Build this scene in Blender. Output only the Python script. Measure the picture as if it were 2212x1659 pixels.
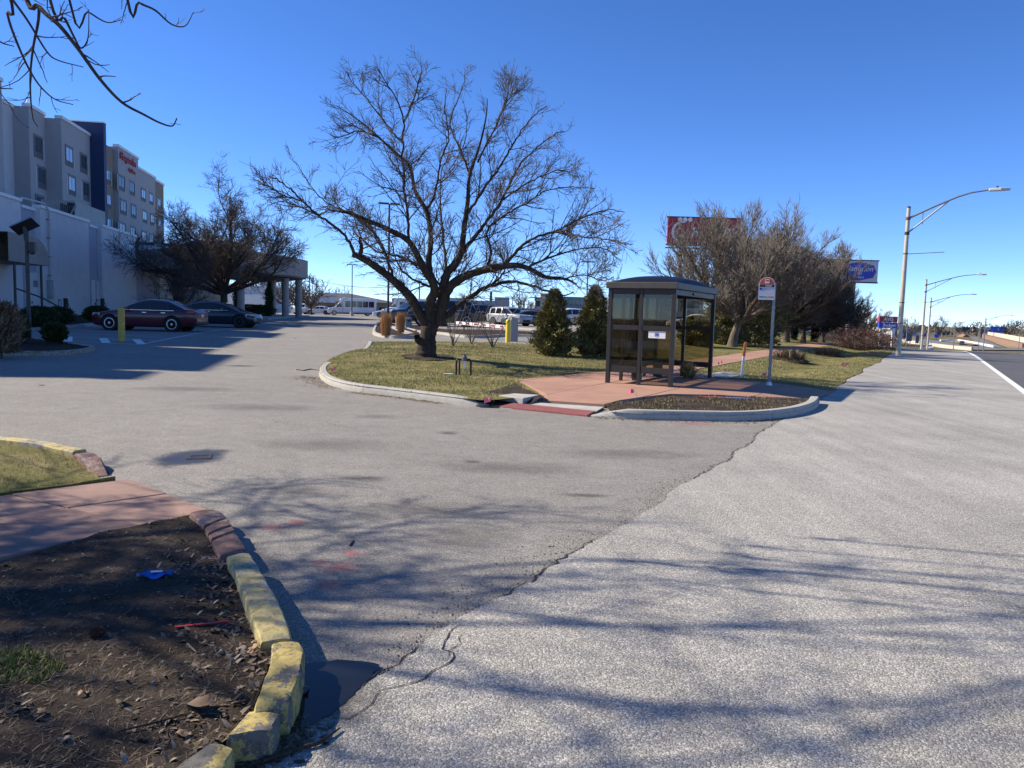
import bpy, bmesh, math, random
import numpy as np
from mathutils import Vector, Matrix, noise
from mathutils.geometry import delaunay_2d_cdt
R_ = math.radians
for o in list(bpy.data.objects): bpy.data.objects.remove(o)
scene = bpy.context.scene
COL = scene.collection

# ------------------------------------------------------------------ camera
PITCH, ROLL, CAMZ = 5.2, 0.028, 1.6
F, CX, CY = 1661.0, 1106.0, 829.5          # photo pixels, photo taken as 2212 x 1659
camd = bpy.data.cameras.new('camera'); cam = bpy.data.objects.new('camera', camd); COL.objects.link(cam)
CR = Matrix.Rotation(R_(90 - PITCH), 3, 'X') @ Matrix.Rotation(ROLL, 3, 'Z')
cam.matrix_world = Matrix.Translation((0, 0, CAMZ)) @ CR.to_4x4()
camd.sensor_width = 36.0; camd.lens = 36.0 * F / 2212.0
camd.clip_start = 0.05; camd.clip_end = 6000
scene.camera = cam

# ------------------------------------------------------------------ sky, sun, exposure
SUN_EL, SUN_DIR = 35.0, (-0.97, 0.24)       # horizontal direction towards the sun
sun_az = math.atan2(SUN_DIR[0], SUN_DIR[1])
w = bpy.data.worlds.new('World'); scene.world = w; w.use_nodes = True
nt = w.node_tree; bg = nt.nodes['Background']
sky = nt.nodes.new('ShaderNodeTexSky'); sky.sky_type = 'NISHITA'; sky.sun_disc = False
sky.sun_elevation = R_(SUN_EL); sky.sun_rotation = sun_az
sky.altitude = 5000; sky.air_density = 1.0; sky.dust_density = 0.0; sky.ozone_density = 1.5
hs = nt.nodes.new('ShaderNodeHueSaturation'); hs.inputs['Saturation'].default_value = 1.2
nt.links.new(sky.outputs[0], hs.inputs['Color'])
wb = nt.nodes.new('ShaderNodeMix'); wb.data_type = 'RGBA'; wb.blend_type = 'MULTIPLY'; wb.inputs[0].default_value = 1.0
nt.links.new(hs.outputs[0], wb.inputs[6]); wb.inputs[7].default_value = (1.09, 1.21, 1.54, 1)     # white balance of the phone
nt.links.new(wb.outputs[2], bg.inputs[0]); bg.inputs[1].default_value = 0.089
sd = bpy.data.lights.new('sun', 'SUN'); sd.energy = 5.0; sd.angle = R_(0.53); sd.color = (1.0, 0.90, 0.745)
so = bpy.data.objects.new('sun', sd); COL.objects.link(so)
so.rotation_euler = Vector((-SUN_DIR[0], -SUN_DIR[1], -math.tan(R_(SUN_EL)))).to_track_quat('-Z', 'Y').to_euler()
so.location = (-40, 10, 40)
scene.view_settings.view_transform = 'Standard'; scene.view_settings.look = 'None'
scene.view_settings.exposure = 0.74; scene.view_settings.gamma = 1.0
scene.view_settings.use_curve_mapping = False
scene.render.engine = 'CYCLES'

# ------------------------------------------------------------------ ground shape and pixel helpers
def sst(a, b, x):
    t = (x - a) / (b - a); t = 0.0 if t < 0 else 1.0 if t > 1 else t
    return t * t * (3 - 2 * t)
RDX, RDY = 0.4787, 0.8780                   # road direction
def st(x, y): return RDY * x - RDX * y, RDX * x + RDY * y
def xy(s, t): return RDY * s + RDX * t, -RDX * s + RDY * t
def H(x, y):
    s, t = st(x, y)
    z = (0.32 * sst(12, 40, y) + 0.28 * sst(38, 72, y)) * sst(8, 16, -s)
    if t > 45:
        m = sst(-9, -4.5, s * 60 / max(t, 60))
        z = z * (1 - m) + m * (-7.5 * sst(0, 200, t - 45) + 4.0 * sst(300, 520, t))
    if t > 20 and -7 < s < -1:
        z -= 0.2 * sst(20, 26, t) * (1 - sst(60, 75, t)) * math.exp(-((s + 4.0) / 0.9) ** 2)
    return z
def ray(u, v):
    d = CR @ Vector(((u - CX) / F, -(v - CY) / F, -1.0))
    return d / d.y
def at(u, v, Y): return Vector((0, 0, CAMZ)) + ray(u, v) * Y
def gp(u, v, dz=0.0, zf=None):
    zf = zf or H
    d = ray(u, v); y0 = 0.3; y = y0
    while y < 3000:
        y1 = y * 1.03 + 0.02
        if CAMZ + d.z * y1 < zf(d.x * y1, y1) + dz:
            a, b = y, y1
            for _ in range(24):
                m = (a + b) / 2
                if CAMZ + d.z * m < zf(d.x * m, m) + dz: b = m
                else: a = m
            return Vector((d.x * b, b, zf(d.x * b, b) + dz))
        y = y1
    return Vector((d.x * 400, 400, zf(d.x * 400, 400) + dz))
def g2(u, v, dz=0.0):
    p = gp(u, v, dz); return (p.x, p.y)
def lawn_off(x, y):
    s, t = st(x, y)
    return 0.015 + 0.11 * sst(2.4, 4.6, -s)
def HL(x, y): return H(x, y) + lawn_off(x, y) + 0.16 * math.exp(-(((x + 2.5) / 5.0) ** 2 + ((y - 23.0) / 4.0) ** 2))

# ------------------------------------------------------------------ mesh helpers
class MB:
    def __init__(self): self.v = []; self.f = []
    def add(self, vs, fs):
        b = len(self.v); self.v += [tuple(p) for p in vs]; self.f += [tuple(i + b for i in f) for f in fs]; return self
    def box(self, x0, x1, y0, y1, z0, z1, M=None):
        vs = [Vector(p) for p in ((x0,y0,z0),(x1,y0,z0),(x1,y1,z0),(x0,y1,z0),(x0,y0,z1),(x1,y0,z1),(x1,y1,z1),(x0,y1,z1))]
        if M: vs = [M @ p for p in vs]
        return self.add(vs, [(0,3,2,1),(4,5,6,7),(0,1,5,4),(1,2,6,5),(2,3,7,6),(3,0,4,7)])
    def bar(self, a, b, w, h=None, up=(0, 0, 1)):
        a, b = Vector(a), Vector(b); h = h or w; d = (b - a); L = d.length; d.normalize()
        u = Vector(up)
        if abs(d.dot(u)) > 0.99: u = Vector((0, 1, 0))
        s = d.cross(u).normalized(); u = s.cross(d).normalized()
        vs = [p + s * (sx * w / 2) + u * (sz * h / 2) for p in (a, b) for sx, sz in ((-1,-1),(1,-1),(1,1),(-1,1))]
        return self.add(vs, [(0,3,2,1),(4,5,6,7),(0,1,5,4),(1,2,6,5),(2,3,7,6),(3,0,4,7)])
    def tube(self, pts, rad, n=8, cap=True):
        pts = [Vector(p) for p in pts]
        if not hasattr(rad, '__len__'): rad = [rad] * len(pts)
        b = len(self.v); ref = None
        for i, p in enumerate(pts):
            t = (pts[min(i + 1, len(pts) - 1)] - pts[max(i - 1, 0)]).normalized()
            if ref is None: ref = Vector((0.31, 0.17, 1)) if abs(t.z) < 0.9 else Vector((1, 0.2, 0))
            u = t.cross(ref)
            u.normalize(); w_ = t.cross(u); ref = -w_ if False else ref
            for k in range(n):
                a = 2 * math.pi * k / n
                self.v.append(tuple(p + (u * math.cos(a) + w_ * math.sin(a)) * rad[i]))
        for i in range(len(pts) - 1):
            for k in range(n):
                k2 = (k + 1) % n
                self.f.append((b + i*n + k, b + i*n + k2, b + (i+1)*n + k2, b + (i+1)*n + k))
        if cap:
            self.f.append(tuple(b + k for k in range(n))[::-1]); self.f.append(tuple(b + (len(pts)-1)*n + k for k in range(n)))
        return self
    def lathe(self, prof, n=16, M=None, cap=True):       # prof (r, z) about z
        b = len(self.v)
        for r, z in prof:
            for k in range(n):
                a = 2 * math.pi * k / n; p = Vector((r * math.cos(a), r * math.sin(a), z))
                self.v.append(tuple(M @ p if M else p))
        for i in range(len(prof) - 1):
            for k in range(n):
                k2 = (k + 1) % n
                self.f.append((b + i*n + k, b + i*n + k2, b + (i+1)*n + k2, b + (i+1)*n + k))
        if cap:
            self.f.append(tuple(b + k for k in range(n))[::-1]); self.f.append(tuple(b + (len(prof)-1)*n + k for k in range(n)))
        return self
    def prism(self, poly, z0, z1, M=None):               # poly xy list; z0,z1 numbers or lists
        n = len(poly)
        zl = z0 if hasattr(z0, '__len__') else [z0] * n; zh = z1 if hasattr(z1, '__len__') else [z1] * n
        ar = sum(poly[i][0]*poly[(i+1)%n][1] - poly[(i+1)%n][0]*poly[i][1] for i in range(n))
        if ar < 0: poly = poly[::-1]; zl = zl[::-1]; zh = zh[::-1]
        vs = [Vector((p[0], p[1], z)) for p, z in zip(poly, zl)] + [Vector((p[0], p[1], z)) for p, z in zip(poly, zh)]
        if M: vs = [M @ p for p in vs]
        return self.add(vs, [tuple(range(n))[::-1], tuple(range(n, 2*n))] + [(i, (i+1) % n, n + (i+1) % n, n + i) for i in range(n)])
    def mesh(self, name):
        me = bpy.data.meshes.new(name); me.from_pydata(self.v, [], self.f); me.update(); return me
def put(o, parent=None):
    COL.objects.link(o)
    if parent is not None: o.parent = parent
    return o
def obj(name, mb, mat, parent=None, smooth=None, bev=0, loc=None, rz=0):
    me = mb if isinstance(mb, bpy.types.Mesh) else mb.mesh(name)
    if not me.materials: me.materials.append(mat)
    if smooth is not None:
        me.polygons.foreach_set('use_smooth', [True] * len(me.polygons)); me.set_sharp_from_angle(angle=R_(smooth))
    o = bpy.data.objects.new(name, me); put(o, parent)
    if loc is not None: o.location = loc
    if rz: o.rotation_euler.z = rz
    if bev:
        m = o.modifiers.new('bevel', 'BEVEL'); m.width = bev; m.segments = 2; m.limit_method = 'ANGLE'; m.angle_limit = R_(40)
    return o
def np_mesh(name, verts, faces, mat, smooth=False):
    verts = np.asarray(verts, dtype=np.float32).reshape(-1, 3); faces = np.asarray(faces, dtype=np.int32)
    k = faces.shape[1]; me = bpy.data.meshes.new(name)
    me.vertices.add(len(verts)); me.vertices.foreach_set('co', verts.ravel())
    me.loops.add(faces.size); me.loops.foreach_set('vertex_index', faces.ravel())
    me.polygons.add(len(faces)); me.polygons.foreach_set('loop_start', np.arange(0, faces.size, k, dtype=np.int32))
    if smooth: me.polygons.foreach_set('use_smooth', np.ones(len(faces), dtype=bool))
    me.update(calc_edges=True); me.validate(); me.materials.append(mat); return me
def thing(name, label, cat, loc=(0, 0, 0), rz=0, group=None):
    o = bpy.data.objects.new(name, None); COL.objects.link(o); o.empty_display_size = 0.2
    o.location = loc; o.rotation_euler = (0, 0, rz); return tag(o, label, cat, group)
def tag(o, label=None, cat=None, group=None, kind=None):
    if label: o['label'] = label
    if cat: o['category'] = cat
    if group: o['group'] = group
    if kind: o['kind'] = kind
    return o
def struct(o): o['kind'] = 'structure'; return o
def copy_tree(o, parent=None):
    c = o.copy(); COL.objects.link(c); c.parent = parent
    for ch in [x for x in KIDS.get(o, o.children)]: copy_tree(ch, c)
    return c
KIDS = {}
def dup(o, loc, rz=0, label=None, sc=None):
    c = copy_tree(o); c.location = loc; c.rotation_euler = (0, 0, rz)
    if label: c['label'] = label
    if sc is not None: c.scale = sc if hasattr(sc, '__len__') else (sc, sc, sc)
    return c
def text_mesh(txt, size, depth=0.01, shear=0.0, spacing=1.0, bold=0.0, align='CENTER'):
    cu = bpy.data.curves.new('lettering', 'FONT'); cu.body = txt; cu.size = size; cu.extrude = depth; cu.shear = shear
    cu.space_character = spacing; cu.align_x = align; cu.align_y = 'CENTER'; cu.offset = bold; cu.resolution_u = 4
    t = bpy.data.objects.new('lettering', cu); COL.objects.link(t)
    dg = bpy.context.evaluated_depsgraph_get(); dg.update()
    me = bpy.data.meshes.new_from_object(t.evaluated_get(dg)); bpy.data.objects.remove(t); bpy.data.curves.remove(cu)
    me.materials.clear(); return me
def text(txt, size, mat, parent, loc, rot, **k):
    o = obj('lettering', text_mesh(txt, size, **k), mat, parent); o.location = loc; o.rotation_euler = rot; return o

def inside(p, poly):
    x, y = p; c = False; n = len(poly); j = n - 1
    for i in range(n):
        xi, yi = poly[i][:2]; xj, yj = poly[j][:2]
        if (yi > y) != (yj > y) and x < (xj - xi) * (y - yi) / (yj - yi) + xi: c = not c
        j = i
    return c
def resample(poly, d, closed=True):
    out = []; n = len(poly)
    for i in range(n if closed else n - 1):
        a = Vector(poly[i][:2]); b = Vector(poly[(i + 1) % n][:2]); L = (b - a).length; k = max(1, int(L / d))
        for j in range(k): out.append(tuple(a.lerp(b, j / k)))
    if not closed: out.append(tuple(poly[-1][:2]))
    return out
def smooth_line(pts, it=2):
    pts = [tuple(p[:2]) for p in pts]
    for _ in range(it):
        q = [pts[0]]
        for a, b in zip(pts[:-1], pts[1:]):
            q.append((a[0]*.75 + b[0]*.25, a[1]*.75 + b[1]*.25)); q.append((a[0]*.25 + b[0]*.75, a[1]*.25 + b[1]*.75))
        q.append(pts[-1]); pts = q
    return pts
def sheet(name, poly, zf, mat, step=1.0, skirt=0.0, parent=None, jit=0.0, edge=None, grid=None):
    """a ground sheet over a polygon, following the height function zf"""
    b = resample(poly, edge or step); nb = len(b)
    xs = [p[0] for p in b]; ys = [p[1] for p in b]; pts = [Vector(p) for p in b]
    rnd = random.Random(len(name) + nb)
    if grid is None:
        x = min(xs) + step * .5
        while x < max(xs):
            y = min(ys) + step * .5
            while y < max(ys):
                if inside((x, y), b): pts.append(Vector((x + rnd.uniform(-jit, jit), y + rnd.uniform(-jit, jit))))
                y += step
            x += step
    else: pts += [Vector(p) for p in grid if inside(p, b)]
    ed = [(i, (i + 1) % nb) for i in range(nb)]
    vs, _, fs, ov, _, _ = delaunay_2d_cdt(pts, ed, [], 1, 1e-4)
    v3 = [(p.x, p.y, zf(p.x, p.y)) for p in vs]
    f2 = []
    for f in fs:
        a, b_, c = [v3[i] for i in f[:3]]
        f2.append(tuple(f) if (b_[0]-a[0])*(c[1]-a[1]) - (b_[1]-a[1])*(c[0]-a[0]) > 0 else tuple(f)[::-1])
    mb = MB(); mb.add(v3, f2)
    if skirt:
        n0 = len(mb.v); q = b
        mb.v += [(p[0], p[1], zf(*p)) for p in q] + [(p[0], p[1], zf(*p) - skirt) for p in q]
        ar = sum(q[i][0]*q[(i+1)%nb][1] - q[(i+1)%nb][0]*q[i][1] for i in range(nb))
        for i in range(nb):
            j = (i + 1) % nb; f = (n0 + i, n0 + nb + i, n0 + nb + j, n0 + j)
            mb.f.append(f if ar > 0 else f[::-1])
    o = obj(name, mb, mat, parent)
    return o
def clip_poly(subj, clip):
    out = list(subj)
    n = len(clip)
    for i in range(n):
        a, b = clip[i], clip[(i + 1) % n]; inp = out; out = []
        if not inp: break
        def side(p): return (b[0]-a[0])*(p[1]-a[1]) - (b[1]-a[1])*(p[0]-a[0])
        for j in range(len(inp)):
            p, q = inp[j], inp[(j + 1) % len(inp)]; sp, sq = side(p), side(q)
            if sp >= 0: out.append(p)
            if (sp >= 0) != (sq >= 0):
                k = sp / (sp - sq); out.append((p[0] + (q[0]-p[0])*k, p[1] + (q[1]-p[1])*k))
    return out
def panels(parent, poly, ang, cw, cl, zf, mats, thick=0.12, gap=0.008, org=(0, 0), rnd=random.Random(3)):
    """joints cut a slab into separate concrete panels"""
    c, s = math.cos(ang), math.sin(ang)
    def tol(p): dx, dy = p[0]-org[0], p[1]-org[1]; return (dx*c + dy*s, -dx*s + dy*c)
    def tow(p): return (org[0] + p[0]*c - p[1]*s, org[1] + p[0]*s + p[1]*c)
    L = [tol(p) for p in poly]
    a0 = math.floor(min(p[0] for p in L)/cw); a1 = math.ceil(max(p[0] for p in L)/cw)
    b0 = math.floor(min(p[1] for p in L)/cl); b1 = math.ceil(max(p[1] for p in L)/cl)
    for i in range(a0, a1):
        for j in range(b0, b1):
            cell = [(i*cw+gap, j*cl+gap), ((i+1)*cw-gap, j*cl+gap), ((i+1)*cw-gap, (j+1)*cl-gap), (i*cw+gap, (j+1)*cl-gap)]
            q = clip_poly(L, cell)
            q = [p for k, p in enumerate(q) if (Vector(p) - Vector(q[k-1])).length > 0.004]
            if len(q) < 3: continue
            ar = abs(sum(q[k][0]*q[(k+1)%len(q)][1] - q[(k+1)%len(q)][0]*q[k][1] for k in range(len(q))))/2
            if ar < 0.03: continue
            W = [tow(p) for p in q]; dz = rnd.uniform(-0.004, 0.004)
            obj('panel', MB().prism(W, [zf(*p) - thick for p in W], [zf(*p) + dz for p in W]), rnd.choice(mats), parent, bev=0.006)
def kerb(parent, line, inner, h=0.14, wd=0.16, seg=3.0, mat=None, zf=H, gap=0.006, t0=None, t1=None, name='kerb_segment', rough=0.0):
    """kerb stones along a line of the outer face; inner=+1 body lies left of the line, -1 right"""
    Q = [Vector(p[:2]) for p in resample(line, 0.35, False)]
    ac = [0.0]
    for a, b in zip(Q[:-1], Q[1:]): ac.append(ac[-1] + (b - a).length)
    tot = ac[-1]; nseg = max(1, round(tot / seg)); per = max(4, int(tot / nseg / 0.3)); P = []; acc = []
    for k in range(nseg*per + 1):
        d = tot*k/(nseg*per); i = min(max(int(np.searchsorted(ac, d)) - 1, 0), len(Q) - 2)
        P.append(Q[i].lerp(Q[i+1], (d - ac[i])/max(1e-6, ac[i+1] - ac[i]))); acc.append(d)
    def nrm(i):
        d = (P[min(i+1, len(P)-1)] - P[max(i-1, 0)]).normalized(); return Vector((-d.y, d.x)) * inner
    for k in range(nseg):
        idx = list(range(k*per, (k+1)*per + 1))
        rings = []
        for n_, i in enumerate(idx):
            p = P[i]; d = (P[min(i+1, len(P)-1)] - P[max(i-1, 0)]).normalized()
            if n_ == 0: p = p + d*gap
            if n_ == len(idx)-1: p = p - d*gap
            hh = h
            if t0: hh *= 0.06 + 0.94*min(1, acc[i]/t0)
            if t1: hh *= 0.06 + 0.94*min(1, (tot-acc[i])/t1)
            n = nrm(i); z = zf(p.x, p.y)
            j = lambda q: q + rough*noise.noise(Vector((p.x*6, p.y*6, q*9)))
            prof = [(0, -0.12), (0.0, hh*0.3), (0.012, hh-0.02), (0.03, hh), (wd-0.02, hh), (wd, hh-0.015), (wd, -0.12)]
            rings.append([(p.x + n.x*o, p.y + n.y*o, z + q) for o, q in [(j(o), j(q)) for o, q in prof]])
        mb = MB(); m = len(rings[0])
        for r in rings: mb.v += r
        for i in range(len(rings)-1):
            for q in range(m):
                q2 = (q+1) % m; f = (i*m+q, i*m+q2, (i+1)*m+q2, (i+1)*m+q)
                mb.f.append(f if inner < 0 else f[::-1])
        e0 = tuple(range(m)); e1 = tuple(range((len(rings)-1)*m, len(rings)*m))
        mb.f += [e0[::-1], e1] if inner < 0 else [e0, e1[::-1]]
        obj(name, mb, mat, parent, smooth=35)

# ------------------------------------------------------------------ materials
def new_mat(name):
    m = bpy.data.materials.new(name); m.use_nodes = True
    nt = m.node_tree; b = nt.nodes['Principled BSDF']; return m, nt, b
def nd(nt, t, **k):
    n = nt.nodes.new(t)
    for a, v in k.items():
        if a.startswith('_'): setattr(n, a[1:], v)
        else: n.inputs[a.replace('__', ' ')].default_value = v
    return n
def ramp(nt, fac, stops, interp='LINEAR'):
    r = nt.nodes.new('ShaderNodeValToRGB'); r.color_ramp.interpolation = interp
    e = r.color_ramp.elements
    while len(e) < len(stops): e.new(0.5)
    for q, (p, c) in zip(e, stops): q.position = p; q.color = (*c, 1) if len(c) == 3 else c
    nt.links.new(fac, r.inputs[0]); return r
def mixc(nt, fac, a, b, mode='MIX'):
    n = nt.nodes.new('ShaderNodeMix'); n.data_type = 'RGBA'; n.blend_type = mode
    for s, v in ((n.inputs[0], fac), (n.inputs[6], a), (n.inputs[7], b)):
        if hasattr(v, 'is_output'): nt.links.new(v, s)
        elif hasattr(v, '__len__'): s.default_value = (*v, 1) if len(v) == 3 else v
        else: s.default_value = v
    return n.outputs[2]
def coords(nt, world=True, scale=1.0):
    if world:
        g = nt.nodes.new('ShaderNodeNewGeometry'); out = g.outputs['Position']
    else:
        g = nt.nodes.new('ShaderNodeTexCoord'); out = g.outputs['Object']
    if scale != 1.0:
        m = nt.nodes.new('ShaderNodeVectorMath'); m.operation = 'SCALE'; m.inputs[3].default_value = scale
        nt.links.new(out, m.inputs[0]); out = m.outputs[0]
    return out
def tex(nt, co, kind='ShaderNodeTexNoise', **k):
    n = nd(nt, kind, **k); nt.links.new(co, n.inputs['Vector']); return n
def bump(nt, b, h, strength, dist=0.01):
    n = nd(nt, 'ShaderNodeBump', Strength=strength, Distance=dist); nt.links.new(h, n.inputs['Height']); nt.links.new(n.outputs[0], b.inputs['Normal'])
def M(name, c, rough=0.7, var=0.18, scale=3.0, metal=0.0, bmp=0.0, bscale=60, spec=0.5, coat=0.0, world=False, tint=None):
    m, nt, b = new_mat(name); co = coords(nt, world)
    n = tex(nt, co, Scale=scale, Detail=6.0, Roughness=0.65)
    lo = tuple(x*(1-var) for x in c); hi = tuple(min(1, x*(1+var)) for x in (tint or c))
    r = ramp(nt, n.outputs[0], [(0.3, lo), (0.7, hi)])
    nt.links.new(r.outputs[0], b.inputs['Base Color']); b.inputs['Roughness'].default_value = rough
    b.inputs['Metallic'].default_value = metal; b.inputs['Specular IOR Level'].default_value = spec; b.inputs['Coat Weight'].default_value = coat
    if bmp:
        n2 = tex(nt, co, Scale=bscale, Detail=4.0); bump(nt, b, n2.outputs[0], bmp)
    return m
# ---- surface materials
def asphalt_mat(name, c, fine=140.0, patch=0.35, stones=0.25, bstr=0.5):
    m, nt, b = new_mat(name); co = coords(nt)
    big = tex(nt, co, Scale=0.35, Detail=5.0, Roughness=0.6)
    mid = tex(nt, co, Scale=3.0, Detail=8.0, Roughness=0.75)
    v = tex(nt, co, 'ShaderNodeTexVoronoi', Scale=fine)
    sp = ramp(nt, v.outputs['Color'], [(0.0, tuple(x*(1-stones*1.6) for x in c)), (0.55, c), (1.0, tuple(min(1, x*(1+stones*2.2)) for x in c))])
    k = ramp(nt, big.outputs[0], [(0.3, (1-patch,)*3), (0.5, (0.95,)*3), (0.75, (1.08,)*3)])
    k2 = ramp(nt, mid.outputs[0], [(0.3, (0.82,)*3), (0.7, (1.12,)*3)])
    c1 = mixc(nt, 1.0, sp.outputs[0], k.outputs[0], 'MULTIPLY'); c2 = mixc(nt, 1.0, c1, k2.outputs[0], 'MULTIPLY')
    nt.links.new(c2, b.inputs['Base Color']); b.inputs['Roughness'].default_value = 0.85; b.inputs['Specular IOR Level'].default_value = 0.3
    bump(nt, b, v.outputs['Distance'], bstr, 0.004)
    return m
ASPHALT = asphalt_mat('asphalt', (0.262, 0.245, 0.218), fine=125, patch=0.12, stones=0.3, bstr=0.8)
DARKLANE = asphalt_mat('asphalt_lane', (0.105, 0.105, 0.11), fine=120, patch=0.12)
FARROAD = asphalt_mat('far_road', (0.19, 0.185, 0.18), fine=30, patch=0.2)
RZR = math.atan2(-RDX, RDY)
def chip_mat():
    m, nt, b = new_mat('chip_seal'); co = coords(nt)
    d = tex(nt, co, Scale=40.0, Detail=2.0)
    mixv = nt.nodes.new('ShaderNodeVectorMath'); mixv.operation = 'MULTIPLY_ADD'
    nt.links.new(d.outputs['Color'], mixv.inputs[0]); mixv.inputs[1].default_value = (0.012,)*3; nt.links.new(co, mixv.inputs[2])
    v = tex(nt, mixv.outputs[0], 'ShaderNodeTexVoronoi', Scale=118.0)
    rnd = nt.nodes.new('ShaderNodeSeparateColor'); nt.links.new(v.outputs['Color'], rnd.inputs[0])
    stone = ramp(nt, rnd.outputs[0], [(0.0, (0.26, 0.243, 0.215)), (0.45, (0.375, 0.353, 0.31)), (0.75, (0.47, 0.442, 0.387)), (0.9, (0.57, 0.54, 0.475)), (1.0, (0.7, 0.665, 0.59))])
    e = ramp(nt, v.outputs['Distance'], [(0.42, (1, 1, 1)), (0.75, (0.62, 0.62, 0.62))])
    c = mixc(nt, 1.0, stone.outputs[0], e.outputs[0], 'MULTIPLY')
    big = tex(nt, co, Scale=0.6, Detail=6.0, Roughness=0.65); k = ramp(nt, big.outputs[0], [(0.3, (0.8,)*3), (0.65, (1.1,)*3)])
    c = mixc(nt, 1.0, c, k.outputs[0], 'MULTIPLY')
    mp = nt.nodes.new('ShaderNodeMapping'); mp.inputs['Rotation'].default_value = (0, 0, -RZR); mp.inputs['Scale'].default_value = (1.0, 0.05, 1); nt.links.new(co, mp.inputs[0])
    tr = tex(nt, mp.outputs[0], Scale=2.2, Detail=5.0, Roughness=0.6); k = ramp(nt, tr.outputs[0], [(0.32, (0.84,)*3), (0.6, (1.06,)*3)])      # wheel tracks along the road
    c = mixc(nt, 1.0, c, k.outputs[0], 'MULTIPLY')
    sp = tex(nt, co, Scale=5.0, Detail=9.0, Roughness=0.8); k = ramp(nt, sp.outputs[0], [(0.30, (0.7,)*3), (0.42, (1.0,)*3)])
    c = mixc(nt, 1.0, c, k.outputs[0], 'MULTIPLY')
    nt.links.new(c, b.inputs['Base Color']); b.inputs['Roughness'].default_value = 0.8
    bump(nt, b, e.outputs[0], 0.7, 0.006); return m
CHIP = chip_mat()
def turf_mat(name, a, c_, d, sc=1.2):
    m, nt, b = new_mat(name); co = coords(nt)
    n1 = tex(nt, co, Scale=sc, Detail=7.0, Roughness=0.7); n2 = tex(nt, co, Scale=28.0, Detail=5.0, Roughness=0.8); n3 = tex(nt, co, Scale=0.3, Detail=3.0)
    r = ramp(nt, n1.outputs[0], [(0.32, a), (0.5, c_), (0.68, d)])
    k = ramp(nt, n2.outputs[0], [(0.3, (0.55,)*3), (0.7, (1.35,)*3)]); k3 = ramp(nt, n3.outputs[0], [(0.35, (0.85,)*3), (0.65, (1.15,)*3)])
    c = mixc(nt, 1.0, mixc(nt, 1.0, r.outputs[0], k.outputs[0], 'MULTIPLY'), k3.outputs[0], 'MULTIPLY')
    nt.links.new(c, b.inputs['Base Color']); b.inputs['Roughness'].default_value = 0.9; b.inputs['Specular IOR Level'].default_value = 0.15
    bump(nt, b, n2.outputs[0], 0.8, 0.05); return m
TURF = turf_mat('turf', (0.09, 0.105, 0.026), (0.2, 0.18, 0.062), (0.33, 0.265, 0.125), .9)
EARTH = turf_mat('earth', (0.10, 0.085, 0.05), (0.16, 0.13, 0.075), (0.2, 0.17, 0.11), 0.4)
MUD = turf_mat('mud', (0.036, 0.028, 0.021), (0.066, 0.05, 0.037), (0.115, 0.088, 0.063), 3.0)
MULCH = turf_mat('mulch', (0.03, 0.02, 0.015), (0.05, 0.032, 0.022), (0.075, 0.05, 0.036), 6.0)
def blade_mat(name, cols, rough=0.6):
    m, nt, b = new_mat(name); g = nt.nodes.new('ShaderNodeNewGeometry')
    r = ramp(nt, g.outputs['Random Per Island'], [(i/(len(cols)-1), c) for i, c in enumerate(cols)])
    nt.links.new(r.outputs[0], b.inputs['Base Color']); b.inputs['Roughness'].default_value = rough; b.inputs['Specular IOR Level'].default_value = 0.25
    return m
BLADE = blade_mat('grass_blade', [(0.14, 0.165, 0.042), (0.27, 0.23, 0.09), (0.38, 0.3, 0.15), (0.17, 0.18, 0.052), (0.3, 0.25, 0.11), (0.13, 0.15, 0.04)])
STRAW = blade_mat('straw', [(0.035, 0.025, 0.016), (0.11, 0.078, 0.045), (0.2, 0.15, 0.09), (0.06, 0.043, 0.028), (0.3, 0.23, 0.15), (0.08, 0.058, 0.036)])
GREENB = blade_mat('green_blade', [(0.09, 0.13, 0.025), (0.2, 0.2, 0.055), (0.13, 0.16, 0.03), (0.28, 0.22, 0.1)])
STRIPB = blade_mat('strip_blade', [(0.12, 0.13, 0.04), (0.22, 0.17, 0.08), (0.08, 0.07, 0.03), (0.16, 0.15, 0.05), (0.2, 0.15, 0.08)])
REDC = [M('red_concrete_%d' % i, c, 0.85, 0.16, 1.6, bmp=0.25, bscale=90, world=True) for i, c in enumerate([(0.36, 0.2, 0.138), (0.335, 0.188, 0.13), (0.38, 0.213, 0.148)])]
REDC2 = [M('worn_red_concrete_%d' % i, c, 0.85, 0.22, 2.2, bmp=0.3, bscale=80, world=True) for i, c in enumerate([(0.28, 0.175, 0.135), (0.26, 0.16, 0.125), (0.30, 0.185, 0.14)])]
def kerb_mat(name, c, c2, amt, grime=0.42, soft=0.025):
    m, nt, b = new_mat(name); co = coords(nt)
    n1 = tex(nt, co, Scale=4.0, Detail=8.0, Roughness=0.75); n2 = tex(nt, co, Scale=18.0, Detail=7.0, Roughness=0.75)
    n3 = tex(nt, co, Scale=24.0, Detail=8.0, Roughness=0.8)
    mx = nd(nt, 'ShaderNodeMath', _operation='MULTIPLY_ADD'); nt.links.new(n3.outputs[0], mx.inputs[0]); mx.inputs[1].default_value = 0.45; nt.links.new(n1.outputs[0], mx.inputs[2])
    r = ramp(nt, mx.outputs[0], [(amt+.2, c), (amt+0.2+soft, c2)])
    k = ramp(nt, n2.outputs[0], [(0.34, (grime,)*3), (0.5, (0.95,)*3), (0.7, (1.0 + .2*(1-grime),)*3)])
    nt.links.new(mixc(nt, 1.0, r.outputs[0], k.outputs[0], 'MULTIPLY'), b.inputs['Base Color']); b.inputs['Roughness'].default_value = 0.9
    bump(nt, b, mx.outputs[0], 0.9, 0.012); return m
KERB = kerb_mat('kerb_concrete', (0.38, 0.365, 0.325), (0.43, 0.41, 0.365), 0.45, 0.8, 0.2)
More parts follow.
